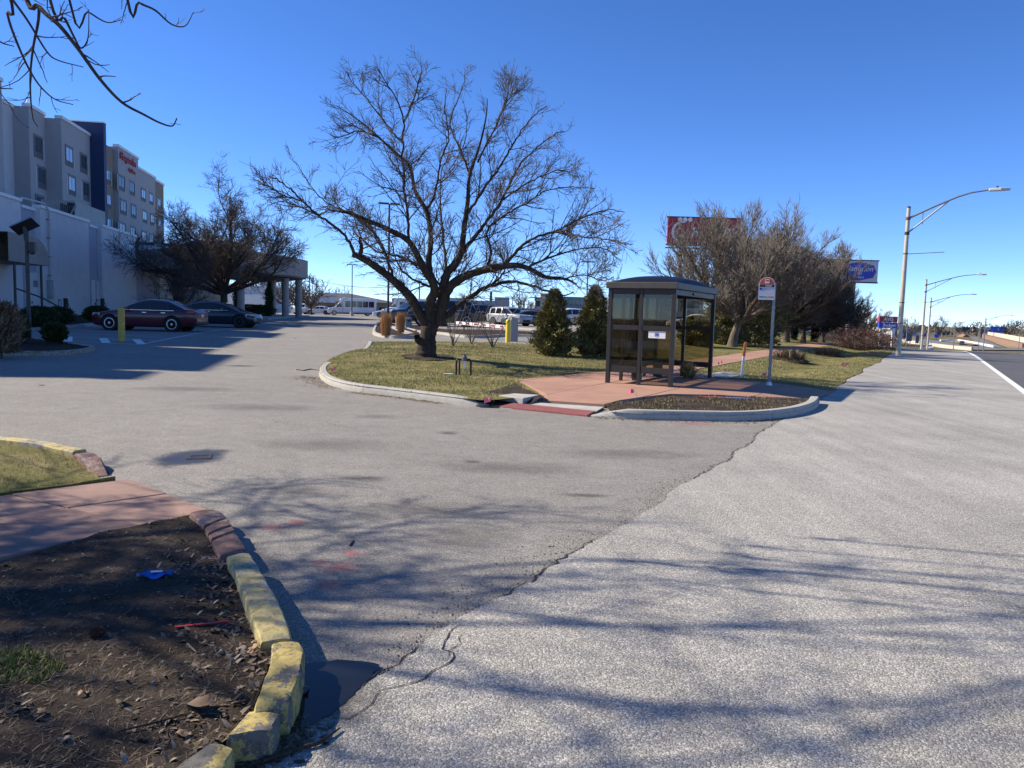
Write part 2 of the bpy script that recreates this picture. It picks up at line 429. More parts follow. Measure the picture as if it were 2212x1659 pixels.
YKERB = kerb_mat('yellow_painted_kerb', (0.52, 0.425, 0.18), (0.34, 0.31, 0.25), 0.52)
YKERB2 = kerb_mat('worn_yellow_kerb', (0.15, 0.14, 0.12), (0.46, 0.36, 0.12), 0.5)
RKERB = kerb_mat('red_worn_kerb', (0.22, 0.125, 0.1), (0.3, 0.24, 0.21), 0.58)
CONC = M('concrete', (0.42, 0.4, 0.36), 0.85, 0.2, 2.0, bmp=0.2, world=True)
PAINT = M('white_road_paint', (0.72, 0.72, 0.7), 0.7, 0.12, 8.0, world=True)
PAINTW = M('worn_road_paint', (0.6, 0.61, 0.62), 0.8, 0.45, 14.0, world=True)
DARKGAP = M('crack_dark', (0.02, 0.019, 0.018), 0.95, 0.3, 20, world=True)
def water_mat():
    m, nt, b = new_mat('puddle_water'); b.inputs['Base Color'].default_value = (0.012, 0.013, 0.015, 1); b.inputs['Roughness'].default_value = 0.04; b.inputs['Specular IOR Level'].default_value = 0.22
    n = tex(nt, coords(nt), Scale=14.0, Detail=2.0); bump(nt, b, n.outputs[0], 0.02, 0.01); return m
WATER = water_mat()

# ---- the big ground sheet
def graded(segs):
    out = []
    for a, b, s in segs:
        n = max(1, round((b - a) / s)); out += [a + (b - a) * i / n for i in range(n)]
    return out + [segs[-1][1]]
gx = graded([(-3200, -400, 400), (-400, -80, 20), (-80, 120, 2.5), (120, 420, 10), (420, 3200, 400)])
gy = graded([(-400, -20, 60), (-20, 120, 2.5), (120, 640, 10), (640, 1200, 80), (1200, 4600, 400)])
V = [(x, y, H(x, y) - 0.06 - 0.2*sst(45, 80, y)) for y in gy for x in gx]; nx = len(gx)
Fq = [(j*nx+i, j*nx+i+1, (j+1)*nx+i+1, (j+1)*nx+i) for j in range(len(gy)-1) for i in range(nx-1)]
struct(obj('ground', MB().add(V, Fq), EARTH, smooth=60))

# ---- driveway and car park, shoulder, lanes
lot = [(-75, -9), xy(-1.85, -12), xy(-1.85, 21), xy(-9, 26), xy(-13, 60), xy(-14, 110), xy(-30, 190), (-90, 190), (-90, 60)]
driveway = struct(sheet('driveway', lot, H, ASPHALT, 1.6, edge=1.6))
rnd = random.Random(5)
def edge_s(t): return -2.0 + 0.16*noise.noise(Vector((t*0.45, 1.3, 0))) + 0.07*noise.noise(Vector((t*2.1, 4.3, 0))) + 0.03*noise.noise(Vector((t*9, 7.3, 0)))
sh = [xy(2.02, -12), xy(2.02, 112)] + [xy(edge_s(t), t) for t in [112 - k*3 for k in range(24)] + [40 - k*0.5 for k in range(56)] + [12 - k*0.15 for k in range(150)]]
shoulder = struct(sheet('road_shoulder', sh, lambda x, y: H(x, y) + 0.008, CHIP, 1.5, skirt=0.03, edge=3))
lanes = struct(sheet('road_lane', [xy(2.02, -12), xy(14, -12), xy(14, 112), xy(2.02, 112)], lambda x, y: H(x, y) + 0.006, DARKLANE, 2.0))
struct(sheet('lane_line', [xy(2.0, -12), xy(2.17, -12), xy(2.17, 112), xy(2.0, 112)], lambda x, y: H(x, y) + 0.014, PAINT, 1.5))
for s_ in (5.8, 9.5):
    for k in range(8):
        struct(sheet('lane_dash', [xy(s_, 6+k*12), xy(s_+.12, 6+k*12), xy(s_+.12, 9+k*12), xy(s_, 9+k*12)], lambda x, y: H(x, y) + 0.014, PAINT, 1.5))
# cracks along the joint of the two pavements
def crack(pts, wd, zf, par, sd=1):
    r = random.Random(sd); q = []
    for a, b in zip(pts[:-1], pts[1:]):
        n = max(2, int((Vector(b) - Vector(a)).length / 0.05))
        for i in range(n): q.append(Vector(a).lerp(Vector(b), i/n) + Vector((r.gauss(0, .012), r.gauss(0, .012))))
    mb = MB(); L = len(q)
    for i, p in enumerate(q):
        d = (q[min(i+1, L-1)] - q[max(i-1, 0)]).normalized(); n = Vector((-d.y, d.x)); w_ = wd * r.uniform(.25, 1.2) * min(1, i/3+.2, (L-1-i)/3+.2)
        for k in (-1, 1): mb.v.append((p.x + n.x*w_*k/2, p.y + n.y*w_*k/2, zf(p.x, p.y)))
    mb.f = [(2*i, 2*i+1, 2*i+3, 2*i+2) for i in range(L-1)]
    obj('crack', mb, DARKGAP, par)
cz = lambda x, y: H(x, y) + 0.0115
crack([g2(1030, 1358), g2(985, 1352), g2(960, 1400), g2(985, 1425), g2(925, 1470), g2(815, 1505), g2(775, 1540), g2(690, 1590)], 0.007, cz, shoulder, 2)
crack([g2(968, 1425), g2(1000, 1365)], 0.008, cz, shoulder, 3)
crack([xy(edge_s(t)-0.01, t) for t in [3.6 + .15*k for k in range(12)]], 0.016, cz, shoulder, 4)
crack([xy(edge_s(t)-0.01, t) for t in [0.5 + .15*k for k in range(18)]], 0.012, cz, shoulder, 14)
crack([xy(edge_s(t)-0.02, t) for t in [7.5 + .2*k for k in range(30)]], 0.018, cz, shoulder, 5)
# loose gravel at the broken edge
gv = []; gf = []
for i in range(2600):
    t = rnd.uniform(-0.8, 7.5) if rnd.random() < .75 else rnd.uniform(7.5, 14); s_ = edge_s(t) - abs(rnd.gauss(0, 0.16)) + 0.03
    x, y = xy(s_, t); r = rnd.uniform(0.003, 0.010); z = H(x, y); b = len(gv); a = rnd.uniform(0, 3)
    gv += [(x + r*math.cos(a+k*2.1)*rnd.uniform(.7, 1.3), y + r*math.sin(a+k*2.1)*rnd.uniform(.7, 1.3), z) for k in range(3)] + [(x, y, z + r*1.1)]
    gf += [(b, b+1, b+3), (b+1, b+2, b+3), (b+2, b, b+3)]
GRAVEL = blade_mat('gravel', [(0.06, 0.055, 0.05), (0.2, 0.19, 0.18), (0.35, 0.33, 0.3), (0.1, 0.09, 0.085)])
go = put(bpy.data.objects.new('loose_gravel', np_mesh('loose_gravel', gv, gf, GRAVEL)))
tag(go, 'loose grey gravel along the broken joint of the two pavements', 'gravel', kind='stuff')
# stains, wet drain and spray paint: marks with alpha edges
def stain_mat(name, c, rough, cut=0.5, sc=6.0, soft=0.1, amp=0.9, amax=1.0):
    m, nt, b = new_mat(name); tc = nt.nodes.new('ShaderNodeTexCoord'); n = tex(nt, coords(nt), Scale=sc, Detail=6.0, Roughness=0.7)
    l = nt.nodes.new('ShaderNodeVectorMath'); l.operation = 'LENGTH'; nt.links.new(tc.outputs['Object'], l.inputs[0])
    a = nd(nt, 'ShaderNodeMath', _operation='MULTIPLY_ADD'); nt.links.new(n.outputs[0], a.inputs[0]); a.inputs[1].default_value = amp; nt.links.new(l.outputs['Value'], a.inputs[2])
    r = ramp(nt, a.outputs[0], [(0.0, (1, 1, 1)), (cut, (1, 1, 1)), (cut + soft, (0, 0, 0))]) if False else nd(nt, 'ShaderNodeMapRange', From__Min=cut + amp/2, From__Max=cut + amp/2 + soft, To__Min=amax, To__Max=0.0)
    nt.links.new(a.outputs[0], r.inputs[0])
    nt.links.new(r.outputs[0], b.inputs['Alpha']); b.inputs['Base Color'].default_value = (*c, 1); b.inputs['Roughness'].default_value = rough
    return m
WET = stain_mat('wet_asphalt', (0.05, 0.05, 0.052), 0.42, 0.5, 3.0, 0.5, .9, .85)
PINK = stain_mat('pink_spray_paint', (0.55, 0.13, 0.15), 0.8, -0.1, 22.0, 0.9, 3.6, .5)
ORNG = stain_mat('orange_spray_paint', (0.55, 0.2, 0.06), 0.8, 0.0, 18.0, 0.9)
BLUEP = stain_mat('blue_spray_paint', (0.08, 0.14, 0.5), 0.8, 0.0, 18.0, 0.9)
def mark(u, v, ru, rv, mat, name, par, dz=0.004, zf=H, rot=0):
    c = gp(u, v, dz, zf); e = gp(u + ru, v, dz, zf); f = gp(u, v + rv, dz, zf)
    mb = MB(); mb.v = [(0, 0, 0)] + [(math.cos(a)*1.3, math.sin(a)*1.3, 0) for a in [k*math.pi/12 for k in range(24)]]
    mb.f = [(0, k+1, (k+1) % 24+1) for k in range(24)]
    o = obj(name, mb, mat, par); o.location = c; o.scale = ((e-c).length, (f-c).length, 1); o.rotation_euler.z = rot; return o
SMUDGE = stain_mat('dark_smudge', (0.09, 0.086, 0.08), 0.8, 0.1, 9.0, 0.9, 1.4, .55)
for u, v, a, b, c in ((788, 1033, 62, 7, -.1), (1265, 1069, 66, 5, -.02), (970, 935, 28, 5, -.1), (1020, 997, 22, 4, 0), (1240, 1218, 55, 16, .5), (1300, 1190, 50, 10, .5), (1180, 1250, 60, 14, .5), (520, 790, 45, 3, 0)):  # tyre marks and dirt smudges; the last is a thin dark streak
    mark(u, v, a, b, SMUDGE, 'dark_smudge', driveway, 0.0035, rot=c)
OLD = stain_mat('old_stain', (0.13, 0.124, 0.115), 0.85, 0.2, 2.5, 0.9, 1.3, .3)
for u, v, a, b, c in ((700, 960, 160, 14, .05), (1100, 1010, 200, 16, -.1), (560, 880, 150, 8, 0), (900, 1100, 150, 22, .2), (1350, 980, 160, 12, .1), (400, 840, 140, 6, 0), (820, 900, 60, 5, .1), (1010, 1160, 120, 30, .3), (640, 1060, 80, 14, 0)):
    mark(u, v, a, b, OLD, 'old_stain', driveway, 0.0025, rot=c)
for k, q in enumerate([[(560, 905), (640, 918), (700, 914), (790, 930)], [(1120, 960), (1180, 968), (1260, 962)], [(870, 1085), (930, 1100), (1010, 1098)], [(420, 860), (480, 853), (560, 858)]]):
    crack([g2(u, v) for u, v in q], 0.008, lambda x, y: H(x, y) + 0.0045, driveway, 30+k)
mark(413, 987, 78, 24, WET, 'wet_patch', driveway, rot=-0.1)
for u, v, a, b, c in ((590, 1138, 42, 10, -.2), (640, 1128, 40, 8, -.3), (735, 1225, 55, 16, -.4), (715, 1262, 40, 14, .1), (760, 1195, 40, 10, -.3), (690, 1215, 30, 10, 0)):
    mark(u, v, a, b, PINK, 'spray_paint_mark', driveway, 0.003, rot=c)
mark(90, 965, 60, 6, ORNG, 'spray_paint_mark', driveway, 0.003); mark(1500, 915, 60, 4, PINK, 'spray_paint_mark', driveway, 0.003)
dr = gp(431, 988)
drain = obj('drain_grate', MB(), CONC) if False else thing('drain_grate', 'small square drain grate in the wet patch on the driveway', 'drain', (dr.x, dr.y, 0), 0.3)
IRON = M('cast_iron', (0.07, 0.06, 0.05), 0.6, 0.3, 20, metal=0.6)
fr = MB(); S = 0.10
for a in (-1, 1):
    fr.box(a*S-.02, a*S+.02, -S-.02, S+.02, 0.002, 0.010); fr.box(-S+.021, S-.021, a*S-.02, a*S+.02, 0.002, 0.0095)
obj('frame', fr, IRON, drain)
for k in range(5): obj('grate_bar', MB().box(-.064+k*.032-.009, -.064+k*.032+.009, -S+.022, S-.022, 0.001, 0.008), IRON, drain)
# puddle by the near kerb
DAMP = stain_mat('damp_margin', (0.07, 0.066, 0.06), 0.7, 0.3, 7.0, 0.7, 1.4, .45)
mark(690, 1500, 150, 105, DAMP, 'damp_margin', driveway, 0.0105, rot=.9)
pud = [(660, 1436), (740, 1433), (840, 1438), (801, 1458), (775, 1490), (744, 1519), (715, 1545), (700, 1556), (648, 1582), (575, 1612), (556, 1602), (590, 1565), (618, 1540), (640, 1508), (655, 1470)]
struct(sheet('puddle', [(x + .035*noise.noise(Vector((x*7, y*7, 0))) + .015*noise.noise(Vector((x*23, y*23, 0))), y + .035*noise.noise(Vector((x*7, y*7, 5))) + .015*noise.noise(Vector((x*23, y*23, 5)))) for x, y in resample(smooth_line([g2(*p) for p in pud] + [g2(*pud[0])], 2)[:-1], .03)], lambda x, y: H(x, y) + 0.0125, WATER, 0.3, edge=0.1))

# ---- lawn of the island and the verge, kerbs
K1 = [(1066, 879), (1035, 880), (956, 870), (849, 856), (757, 845), (718, 835), (696, 824), (688, 811), (692, 801), (710, 789), (748, 775), (783, 763), (791, 754), (795, 745)]
k1 = smooth_line([g2(u, v) for u, v in K1], 2)
def HPad(x, y):
    s, t = st(x, y); return H(x, y) + 0.014 + 0.12*min(sst(11.7, 13.4, t), sst(1.9, 3.6, -s))
def lawn_off(x, y):
    s, t = st(x, y); return 0.002 + 0.12*sst(1.9, 3.6, -s)
def HL(x, y): return H(x, y) + lawn_off(x, y) + 0.15*math.exp(-(((x + 2.5)/3.2)**2 + ((y - 23.0)/2.6)**2))
kl = struct(bpy.data.objects.new('kerb', None)); COL.objects.link(kl)
kerb(kl, k1, -1, 0.15, 0.17, 3.2, KERB, t0=0.7)
pl, pr = -7.6, -6.05
back = [gp(u, v, .1) for u, v in ((944, 738), (1055, 740), (1160, 745), (1300, 741), (1450, 735))]
main_lawn = [(p[0], p[1]) for p in k1] + [(p.x, p.y) for p in back] + [xy(-13, 62), xy(-12.5, 104), xy(pl, 104), xy(pl, 21.5), xy(-7.7, 19.3), xy(-8.15, 15.2), xy(-6.5, 13.0), xy(-6.45, 11.9)]
lawn1 = struct(sheet('lawn', main_lawn, lambda x, y: HL(x, y) - 0.01*0, TURF, 0.8, jit=.2, edge=0.8))
kerb(kl, [(p.x, p.y) for p in [gp(795, 744.5)] + back[:3]], -1, 0.13, 0.16, 3.2, KERB)
verge = [xy(pr, 104), xy(-2.05, 104)] + [xy(edge_s(t) - 0.04, t) for t in [100 - 4*k for k in range(14)] + [46 - k for k in range(27)]] + [xy(-2.05, 19.3), xy(-4.9, 19.4), xy(pr, 21.5)]
lawn2 = struct(sheet('verge', verge, HL, TURF, 0.8, jit=.2, edge=0.8))
# front planting strip by the ramp
K2 = [(1271, 899), (1350, 906), (1430, 908), (1504, 909), (1594, 911), (1653, 908), (1713, 901), (1750, 891), (1766, 882), (1770, 873)]
k2 = smooth_line([g2(u, v) for u, v in K2], 2)
kerb(kl, k2, 1, 0.15, 0.17, 3.4, KERB, t0=0.55)
strip = [tuple(p) for p in k2[4:-1]] + [xy(-2.3, 16.25), xy(-4.45, 14.65), xy(-4.9, 12.35)]
lawn3 = struct(sheet('planting_strip', strip, lambda x, y: H(x, y) + 0.09 + 0.04*noise.noise(Vector((x*1.5, y*1.5, 0))), MUD, 0.4, edge=0.4))
# red concrete pad, ramp and walks
ang = math.atan2(RDY, RDX)
walk = struct(bpy.data.objects.new('pavement', None)); COL.objects.link(walk)
padp = [(-8.15, 15.15), (-6.3, 12.95), (-6.3, 12.45), (-4.98, 12.55), (-4.45, 14.65), (-2.2, 16.15), (-1.98, 19.25), (-4.9, 19.35), (pr, 21.5), (pl, 21.5), (-7.7, 19.3)]
panels(walk, [xy(*p) for p in padp], ang, 2.2, 1.62, HPad, REDC, org=xy(-6.3, 12.95))
panels(walk, [xy(*p) for p in [(pl, 21.5), (pr, 21.5), (pr, 88), (pl, 88)]], ang, 2.0, 1.6, lambda x, y: HL(x, y) + 0.014, REDC, org=xy(pl+.02, 21.5))
# concrete lip and tactile plate of the ramp
lipa = [g2(1064, 880), g2(1108, 871), g2(1304, 884), g2(1272, 900)]
def HR(x, y): return H(x, y) + 0.012
o = obj('ramp_lip', MB().prism(lipa, -0.05, [HR(*p) + z for p, z in zip(lipa, (0, .03, .03, 0))]), CONC, walk)
tac = [g2(1079, 877.5, .03), g2(1110, 872.5, .03), g2(1286, 890, .03), g2(1268, 896.5, .03)]
def bil(p, a, b): return (Vector(p[0]).lerp(Vector(p[3]), a)).lerp(Vector(p[1]).lerp(Vector(p[2]), a), b)
TACT = M('tactile_red', (0.30, 0.095, 0.085), 0.7, 0.2, 10, world=True)
tz = [0.03, 0.047, 0.047, 0.03]
tp = obj('tactile_plate', MB().prism(tac, 0.0, tz), TACT, walk)
dm = MB()
for i in range(40):
    for j in range(7):
        p = bil(tac, (i+.5)/40, (j+.5)/7); z = 0.03 + 0.017*(j+.5)/7
        dm.lathe([(0.017, 0), (0.012, 0.006), (0.002, 0.008)], 6, Matrix.Translation((p.x, p.y, z-.0005)), cap=False)
tag(obj('dome', dm, TACT, tp), kind='stuff')
# utility slabs
mudp = [(1000, 853), (1060, 846), (1112, 829), (1128, 838), (1150, 847), (1176, 857), (1140, 864), (1104, 870), (1075, 868), (1035, 862)]
struct(sheet('mud_patch', [g2(u, v, .12) for u, v in mudp[:7]] + [g2(1106, 872, .03), g2(1072, 878, .03), g2(1035, 864, .13)], lambda x, y: H(x, y) + .03 + .1*sst(11.8, 12.4, st(x, y)[1])  + .02*noise.noise(Vector((x*3, y*3, 0))), MUD, .2, edge=.2))
tag(obj('utility_slab', MB().prism([g2(1078, 856, .12), g2(1110, 852, .12), g2(1166, 855, .12), g2(1130, 862, .12)], [.0]*4, [.138, .142, .14, .134]), CONC, bev=.01), 'flat pale concrete utility slab in the mud left of the ramp', 'concrete slab')
tag(obj('utility_slab', MB().prism([g2(1508, 812, .12), g2(1560, 805, .12), g2(1612, 812, .12), g2(1568, 818, .12)], .0, .145), CONC, bev=.01), 'small concrete slab in the grass behind the bus shelter', 'concrete slab')

# ---- near left corner: bed, worn red walk, yellow kerbs, grass
NB = 0.10
bed = [(410, 1107), (442, 1142), (473, 1205), (521, 1265), (547, 1340), (575, 1402), (582, 1430), (549, 1526), (488, 1588), (440, 1612), (372, 1660), (300, 1710)]
bedp = [g2(u, v, NB) for u, v in bed] + [xy(-2.8, -3), xy(-4.66, -3), xy(-4.66, 3.7)]
def HB(x, y): return H(x, y) + NB - 0.01 + 0.035*noise.noise(Vector((x*1.1, y*1.1, 2))) + 0.018*noise.noise(Vector((x*5, y*5, 5))) + 0.009*noise.noise(Vector((x*14, y*14, 8)))
struct(sheet('planting_bed', bedp, HB, MUD, 0.07, jit=.02, edge=0.08, skirt=0.12))
w2 = struct(bpy.data.objects.new('near_pavement', None)); COL.objects.link(w2)
def HW2(x, y): s, t = st(x, y); return H(x, y) + 0.015 + 0.095*(1 - sst(2.6, 4.4, t))
panels(w2, [xy(*p) for p in [(-6.35, -4), (-4.7, -4), (-4.7, 3.8), (-4.78, 4.0), (-6.1, 4.33), (-6.3, 4.36)]], ang, 1.5, 0.86, HW2, REDC2, org=xy(-4.7, 3.35))
g2p = [g2(u, v, .08) for u, v in ((0, 962), (100, 977), (190, 996), (205, 1010), (216, 1024))] + [xy(-6.4, 4.3), xy(-6.4, -4), xy(-14, -4), xy(-14, 5)]
lawn4 = struct(sheet('near_lawn', g2p, lambda x, y: H(x, y) + 0.105 - .07*sst(2.6, 4.2, st(x, y)[1])*sst(8.2, 6.5, -st(x, y)[0]) + .02*noise.noise(Vector((x*2, y*2, 0))), TURF, 0.3, edge=.4, skirt=.14))
yk = [g2(u, v) for u, v in ((-420, 905), (-200, 934), (0, 965), (100, 979), (192, 998))]
kerb(kl, yk, -1, 0.14, 0.16, 2.2, YKERB, rough=.02)
kerb(kl, [g2(198, 999), g2(222, 1012), g2(240, 1028)], -1, 0.12, 0.17, 2.0, RKERB, t1=0.35, rough=.02)
def stone(inn, out, mat, h=0.14, par=kl, wob=0.003, lean=0.0, sd=0):
    """one broken kerb stone from its inner and outer top edges in photo pixels"""
    def cr(P):
        if len(P) < 3: return P
        P = [2*P[0]-P[1]] + P + [2*P[-1]-P[-2]]; o_ = []
        for i in range(1, len(P)-2):
            for k in range(6):
                t = k/6; o_.append(.5*((2*P[i]) + (P[i+1]-P[i-1])*t + (2*P[i-1]-5*P[i]+4*P[i+1]-P[i+2])*t*t + (3*P[i]-P[i-1]-3*P[i+1]+P[i+2])*t**3))
        return o_ + [P[-2]]
    A = cr([gp(u, v, h) for u, v in inn]); B = cr([gp(u, v, h) for u, v in out])
    def resam(L, n):
        q = []; acc = [0]
        for a, b in zip(L[:-1], L[1:]): acc.append(acc[-1] + (b-a).length)
        for k in range(n):
            d = acc[-1]*k/(n-1); i = max(j for j in range(len(acc)) if acc[j] <= d + 1e-9); i = min(i, len(L)-2)
            q.append(L[i].lerp(L[i+1], (d-acc[i])/max(1e-6, acc[i+1]-acc[i])))
        return q
    n = 44; A = resam(A, n); B = resam(B, n); mb = MB(); m = 13
    for i in range(n):
        e = min(i, n-1-i); er = 0.022*max(0, 1 - e/2.5)**2
        a, b = A[i], B[i]; w_ = (b-a); wl = w_.length; w_ = w_/wl
        pts = [(0.0, -0.14), (0.0, h*.3), (0.0, h*.7), (0.008, h*.94), (0.05, h), (0.27, h+.003), (0.5, h+.004), (0.73, h+.002), (0.93, h-.003), (0.99, h*.92), (1.015, h*.6), (1.03, h*.25), (1.05, -.05)]
        for k, (f, z) in enumerate(pts):
            p = a + w_*(f*wl); nz = noise.noise(Vector((p.x*9+sd, p.y*9, z*9)))*wob + noise.noise(Vector((p.x*30, p.y*30+sd, z*30)))*wob*.8 + min(0, noise.noise(Vector((p.x*14, p.y*14, sd+z*14)))+.25)*wob*1.6
            ox = w_.x*nz; oy = w_.y*nz
            mb.v.append((p.x + ox, p.y + oy, z - (er if z > .05 else 0) + nz*(.9 if z > .05 else 0)))
    for i in range(n-1):
        for k in range(m-1): mb.f.append((i*m+k, (i+1)*m+k, (i+1)*m+k+1, i*m+k+1))
    mb.f.append(tuple(range(m))); mb.f.append(tuple(range((n-1)*m, n*m))[::-1])
    me = mb.mesh('kerb_stone'); bm = bmesh.new(); bm.from_mesh(me); bmesh.ops.recalc_face_normals(bm, faces=bm.faces); bm.to_mesh(me); bm.free()
    return obj('kerb_stone', me, mat, par, smooth=28)
stone([(408, 1106), (422, 1118), (440, 1137)], [(462, 1098), (478, 1104), (490, 1116)], RKERB, .12, sd=1)
stone([(442, 1140), (449, 1152)], [(492, 1118), (501, 1132)], RKERB, .13, sd=2)
stone([(450, 1154), (456, 1164)], [(502, 1134), (508, 1144)], RKERB, .12, sd=3)
stone([(457, 1167), (474, 1203)], [(509, 1147), (533, 1184)], RKERB, .125, sd=4)
stone([(489, 1196), (508, 1238), (530, 1290), (547, 1340), (562, 1378)], [(536, 1188), (556, 1218), (580, 1258), (602, 1298), (618, 1335), (631, 1368)], YKERB, .15, sd=5)
stone([(588, 1384), (584, 1425), (566, 1480), (548, 1527)], [(645, 1381), (655, 1400), (653, 1436), (640, 1480), (622, 1517)], YKERB2, .14, wob=.0055, sd=6)
stone([(540, 1533), (515, 1560), (488, 1589)], [(604, 1536), (600, 1552), (582, 1578)], YKERB2, .115, wob=.0055, sd=7)
stone([(458, 1602), (415, 1630), (372, 1661), (330, 1695)], [(506, 1612), (500, 1628), (470, 1668), (430, 1710)], YKERB2, .105, wob=.0055, sd=8)

# ---- scattered blades
def blades(name, poly, n, zf, mat, h=(.03, .07), wd=.006, lean=(.2, .9), mask=None, sd=1, label=None, cat='grass'):
    r = random.Random(sd); xs = [p[0] for p in poly]; ys = [p[1] for p in poly]; v = []; f = []
    x0, x1, y0, y1 = min(xs), max(xs), min(ys), max(ys); k = 0; tries = 0
    while k < n and tries < n*40:
        tries += 1
        x, y = r.uniform(x0, x1), r.uniform(y0, y1)
        if not inside((x, y), poly): continue
        if mask and r.random() > mask(x, y): continue
        L = r.uniform(*h); a = r.uniform(0, 6.283); ln = r.uniform(*lean); b = a + 1.57 + r.uniform(-.5, .5); z = zf(x, y) - 0.004
        dx, dy, w_ = math.cos(a)*math.sin(ln)*L, math.sin(a)*math.sin(ln)*L, wd*r.uniform(.6, 1.4); dz = math.cos(ln)*L
        cx, cy = math.cos(b)*w_/2, math.sin(b)*w_/2
        i = len(v)
        v += [(x-cx, y-cy, z), (x+cx, y+cy, z), (x+dx*.6+cx*.7, y+dy*.6+cy*.7, z+dz*.75), (x+dx*.6-cx*.7, y+dy*.6-cy*.7, z+dz*.75), (x+dx, y+dy, z+dz)]
        f += [(i, i+1, i+2), (i, i+2, i+3), (i+3, i+2, i+4)]; k += 1
    o = put(bpy.data.objects.new(name, np_mesh(name, v, f, mat)))
    return tag(o, label, cat, kind='stuff')
nmask = lambda x, y: 0.35 + 0.65*sst(-.25, .25, noise.noise(Vector((x*.9, y*.9, 3))))
near_main = [p for p in main_lawn if p[1] < 32 and p[0] < 9]
blades('lawn_grass', main_lawn[:len(k1)+4] + [xy(pl-.05, 36), xy(pl-.05, 21.5), xy(-7.75, 19.3), xy(-8.2, 15.2), xy(-7.0, 13.6), xy(-7.2, 12.9)], 42000, HL, BLADE, (.02, .05), .012, mask=nmask, sd=11, label='short tan and green winter grass on the island lawn')
blades('verge_grass', [xy(pr+.05, 60), xy(-2.1, 60), xy(-2.15, 19.5), xy(-4.8, 19.5), xy(pr+.05, 21.7)], 22000, HL, BLADE, (.02, .055), .014, mask=nmask, sd=12, label='short tan winter grass on the roadside verge')
blades('strip_grass', strip, 3500, lambda x, y: H(x, y) + 0.1, STRIPB, (.015, .045), .009, mask=lambda x, y: sst(-.1, .3, noise.noise(Vector((x*1.4, y*1.4, 3)))) + .12, sd=13, label='patchy green grass in the narrow strip behind the kerb')
blades('bed_straw', bedp, 46000, HB, STRAW, (.015, .07), .0032, (1.15, 1.55), mask=lambda x, y: .06 + .94*sst(-.25, .35, noise.noise(Vector((x*1.2, y*1.2, 9))) + .9*sst(3.6, 2.3, y) - .15), sd=14, label='dead straw and grass litter on the muddy planting bed', cat='straw')
blades('bed_chips', bedp, 16000, HB, blade_mat('chips', [(0.03, 0.022, 0.016), (0.06, 0.045, 0.033), (0.11, 0.085, 0.065), (0.2, 0.17, 0.13)]), (.01, .03), .012, (1.2, 1.6), sd=24, label='dark bark chips and crumbs on the planting bed', cat='mulch')
blades('near_grass', g2p, 26000, lambda x, y: H(x, y) + .105 - .07*sst(2.6, 4.2, st(x, y)[1])*sst(8.2, 6.5, -st(x, y)[0]), GREENB, (.015, .045), .004, sd=15, mask=lambda x, y: 1 if y > 2.5 else .1, label='bright green and tan grass behind the yellow kerb')
GREENM = blade_mat('moss_blade', [(0.1, 0.16, 0.02), (0.18, 0.22, 0.03), (0.12, 0.15, 0.03)])
blades('green_sprouts', [g2(u, v, NB) for u, v in ((-60, 1410), (60, 1395), (150, 1425), (90, 1470), (-60, 1480))], 900, HB, GREENM, (.015, .045), .004, sd=16, label='small green sprouts at the left edge of the bed')

LITTERM = blade_mat('leaf_fragments', [(0.05, 0.034, 0.022), (0.15, 0.105, 0.065), (0.26, 0.19, 0.125), (0.09, 0.065, 0.045), (0.2, 0.16, 0.12), (0.33, 0.26, 0.18)])
kline = [g2(u, v, NB) for u, v in ((473, 1205), (521, 1265), (547, 1340), (575, 1402), (582, 1430), (549, 1526), (488, 1588))]
def near_kerb(x, y): return min(((x-a)**2 + (y-b)**2)**.5 for a, b in kline)
blades('leaf_litter', bedp, 6500, HB, LITTERM, (.02, .05), .02, (1.0, 1.55), mask=lambda x, y: .04 + .96*max(.75*sst(3.5, 2.4, y)*sst(-.3, .3, noise.noise(Vector((x*2.2, y*2.2, 4)))), sst(.42, .08, near_kerb(x, y))), sd=25, label='torn brown leaf fragments matted over the lower bed and along the kerb', cat='leaf litter')
# ================================================================== trees and plants
def bark_mat(name, c, sc=5.0):
    m, nt, b = new_mat(name); co = coords(nt, False)
    mp = nt.nodes.new('ShaderNodeMapping'); mp.inputs['Scale'].default_value = (1, 1, 0.22); nt.links.new(co, mp.inputs[0])
    v = tex(nt, mp.outputs[0], Scale=sc*3, Detail=8.0, Roughness=0.7); n = tex(nt, co, Scale=2.5, Detail=5.0)
    r = ramp(nt, v.outputs[0], [(0.3, tuple(x*.35 for x in c)), (0.55, c), (0.75, tuple(x*1.6 for x in c))])
    k = ramp(nt, n.outputs[0], [(0.3, (0.75, 0.75, 0.75)), (0.7, (1.2, 1.15, 1.1))])
    nt.links.new(mixc(nt, 1.0, r.outputs[0], k.outputs[0], 'MULTIPLY'), b.inputs['Base Color']); b.inputs['Roughness'].default_value = 0.9
    b.inputs['Specular IOR Level'].default_value = 0.2
    bump(nt, b, v.outputs[0], 1.0, 0.04); return m
BARK = bark_mat('dark_bark', (0.075, 0.058, 0.046)); BARK2 = bark_mat('grey_bark', (0.16, 0.13, 0.105)); BARK3 = bark_mat('brown_bark', (0.10, 0.075, 0.06))
TWIG = M('twig_bark', (0.085, 0.066, 0.055), 0.85, 0.25, 4.0); TWIG2 = M('pale_twig', (0.15, 0.128, 0.108), 0.85, 0.25, 4.0); TWIGR = M('reddish_twig', (0.16, 0.09, 0.07), 0.85, 0.3, 4.0)
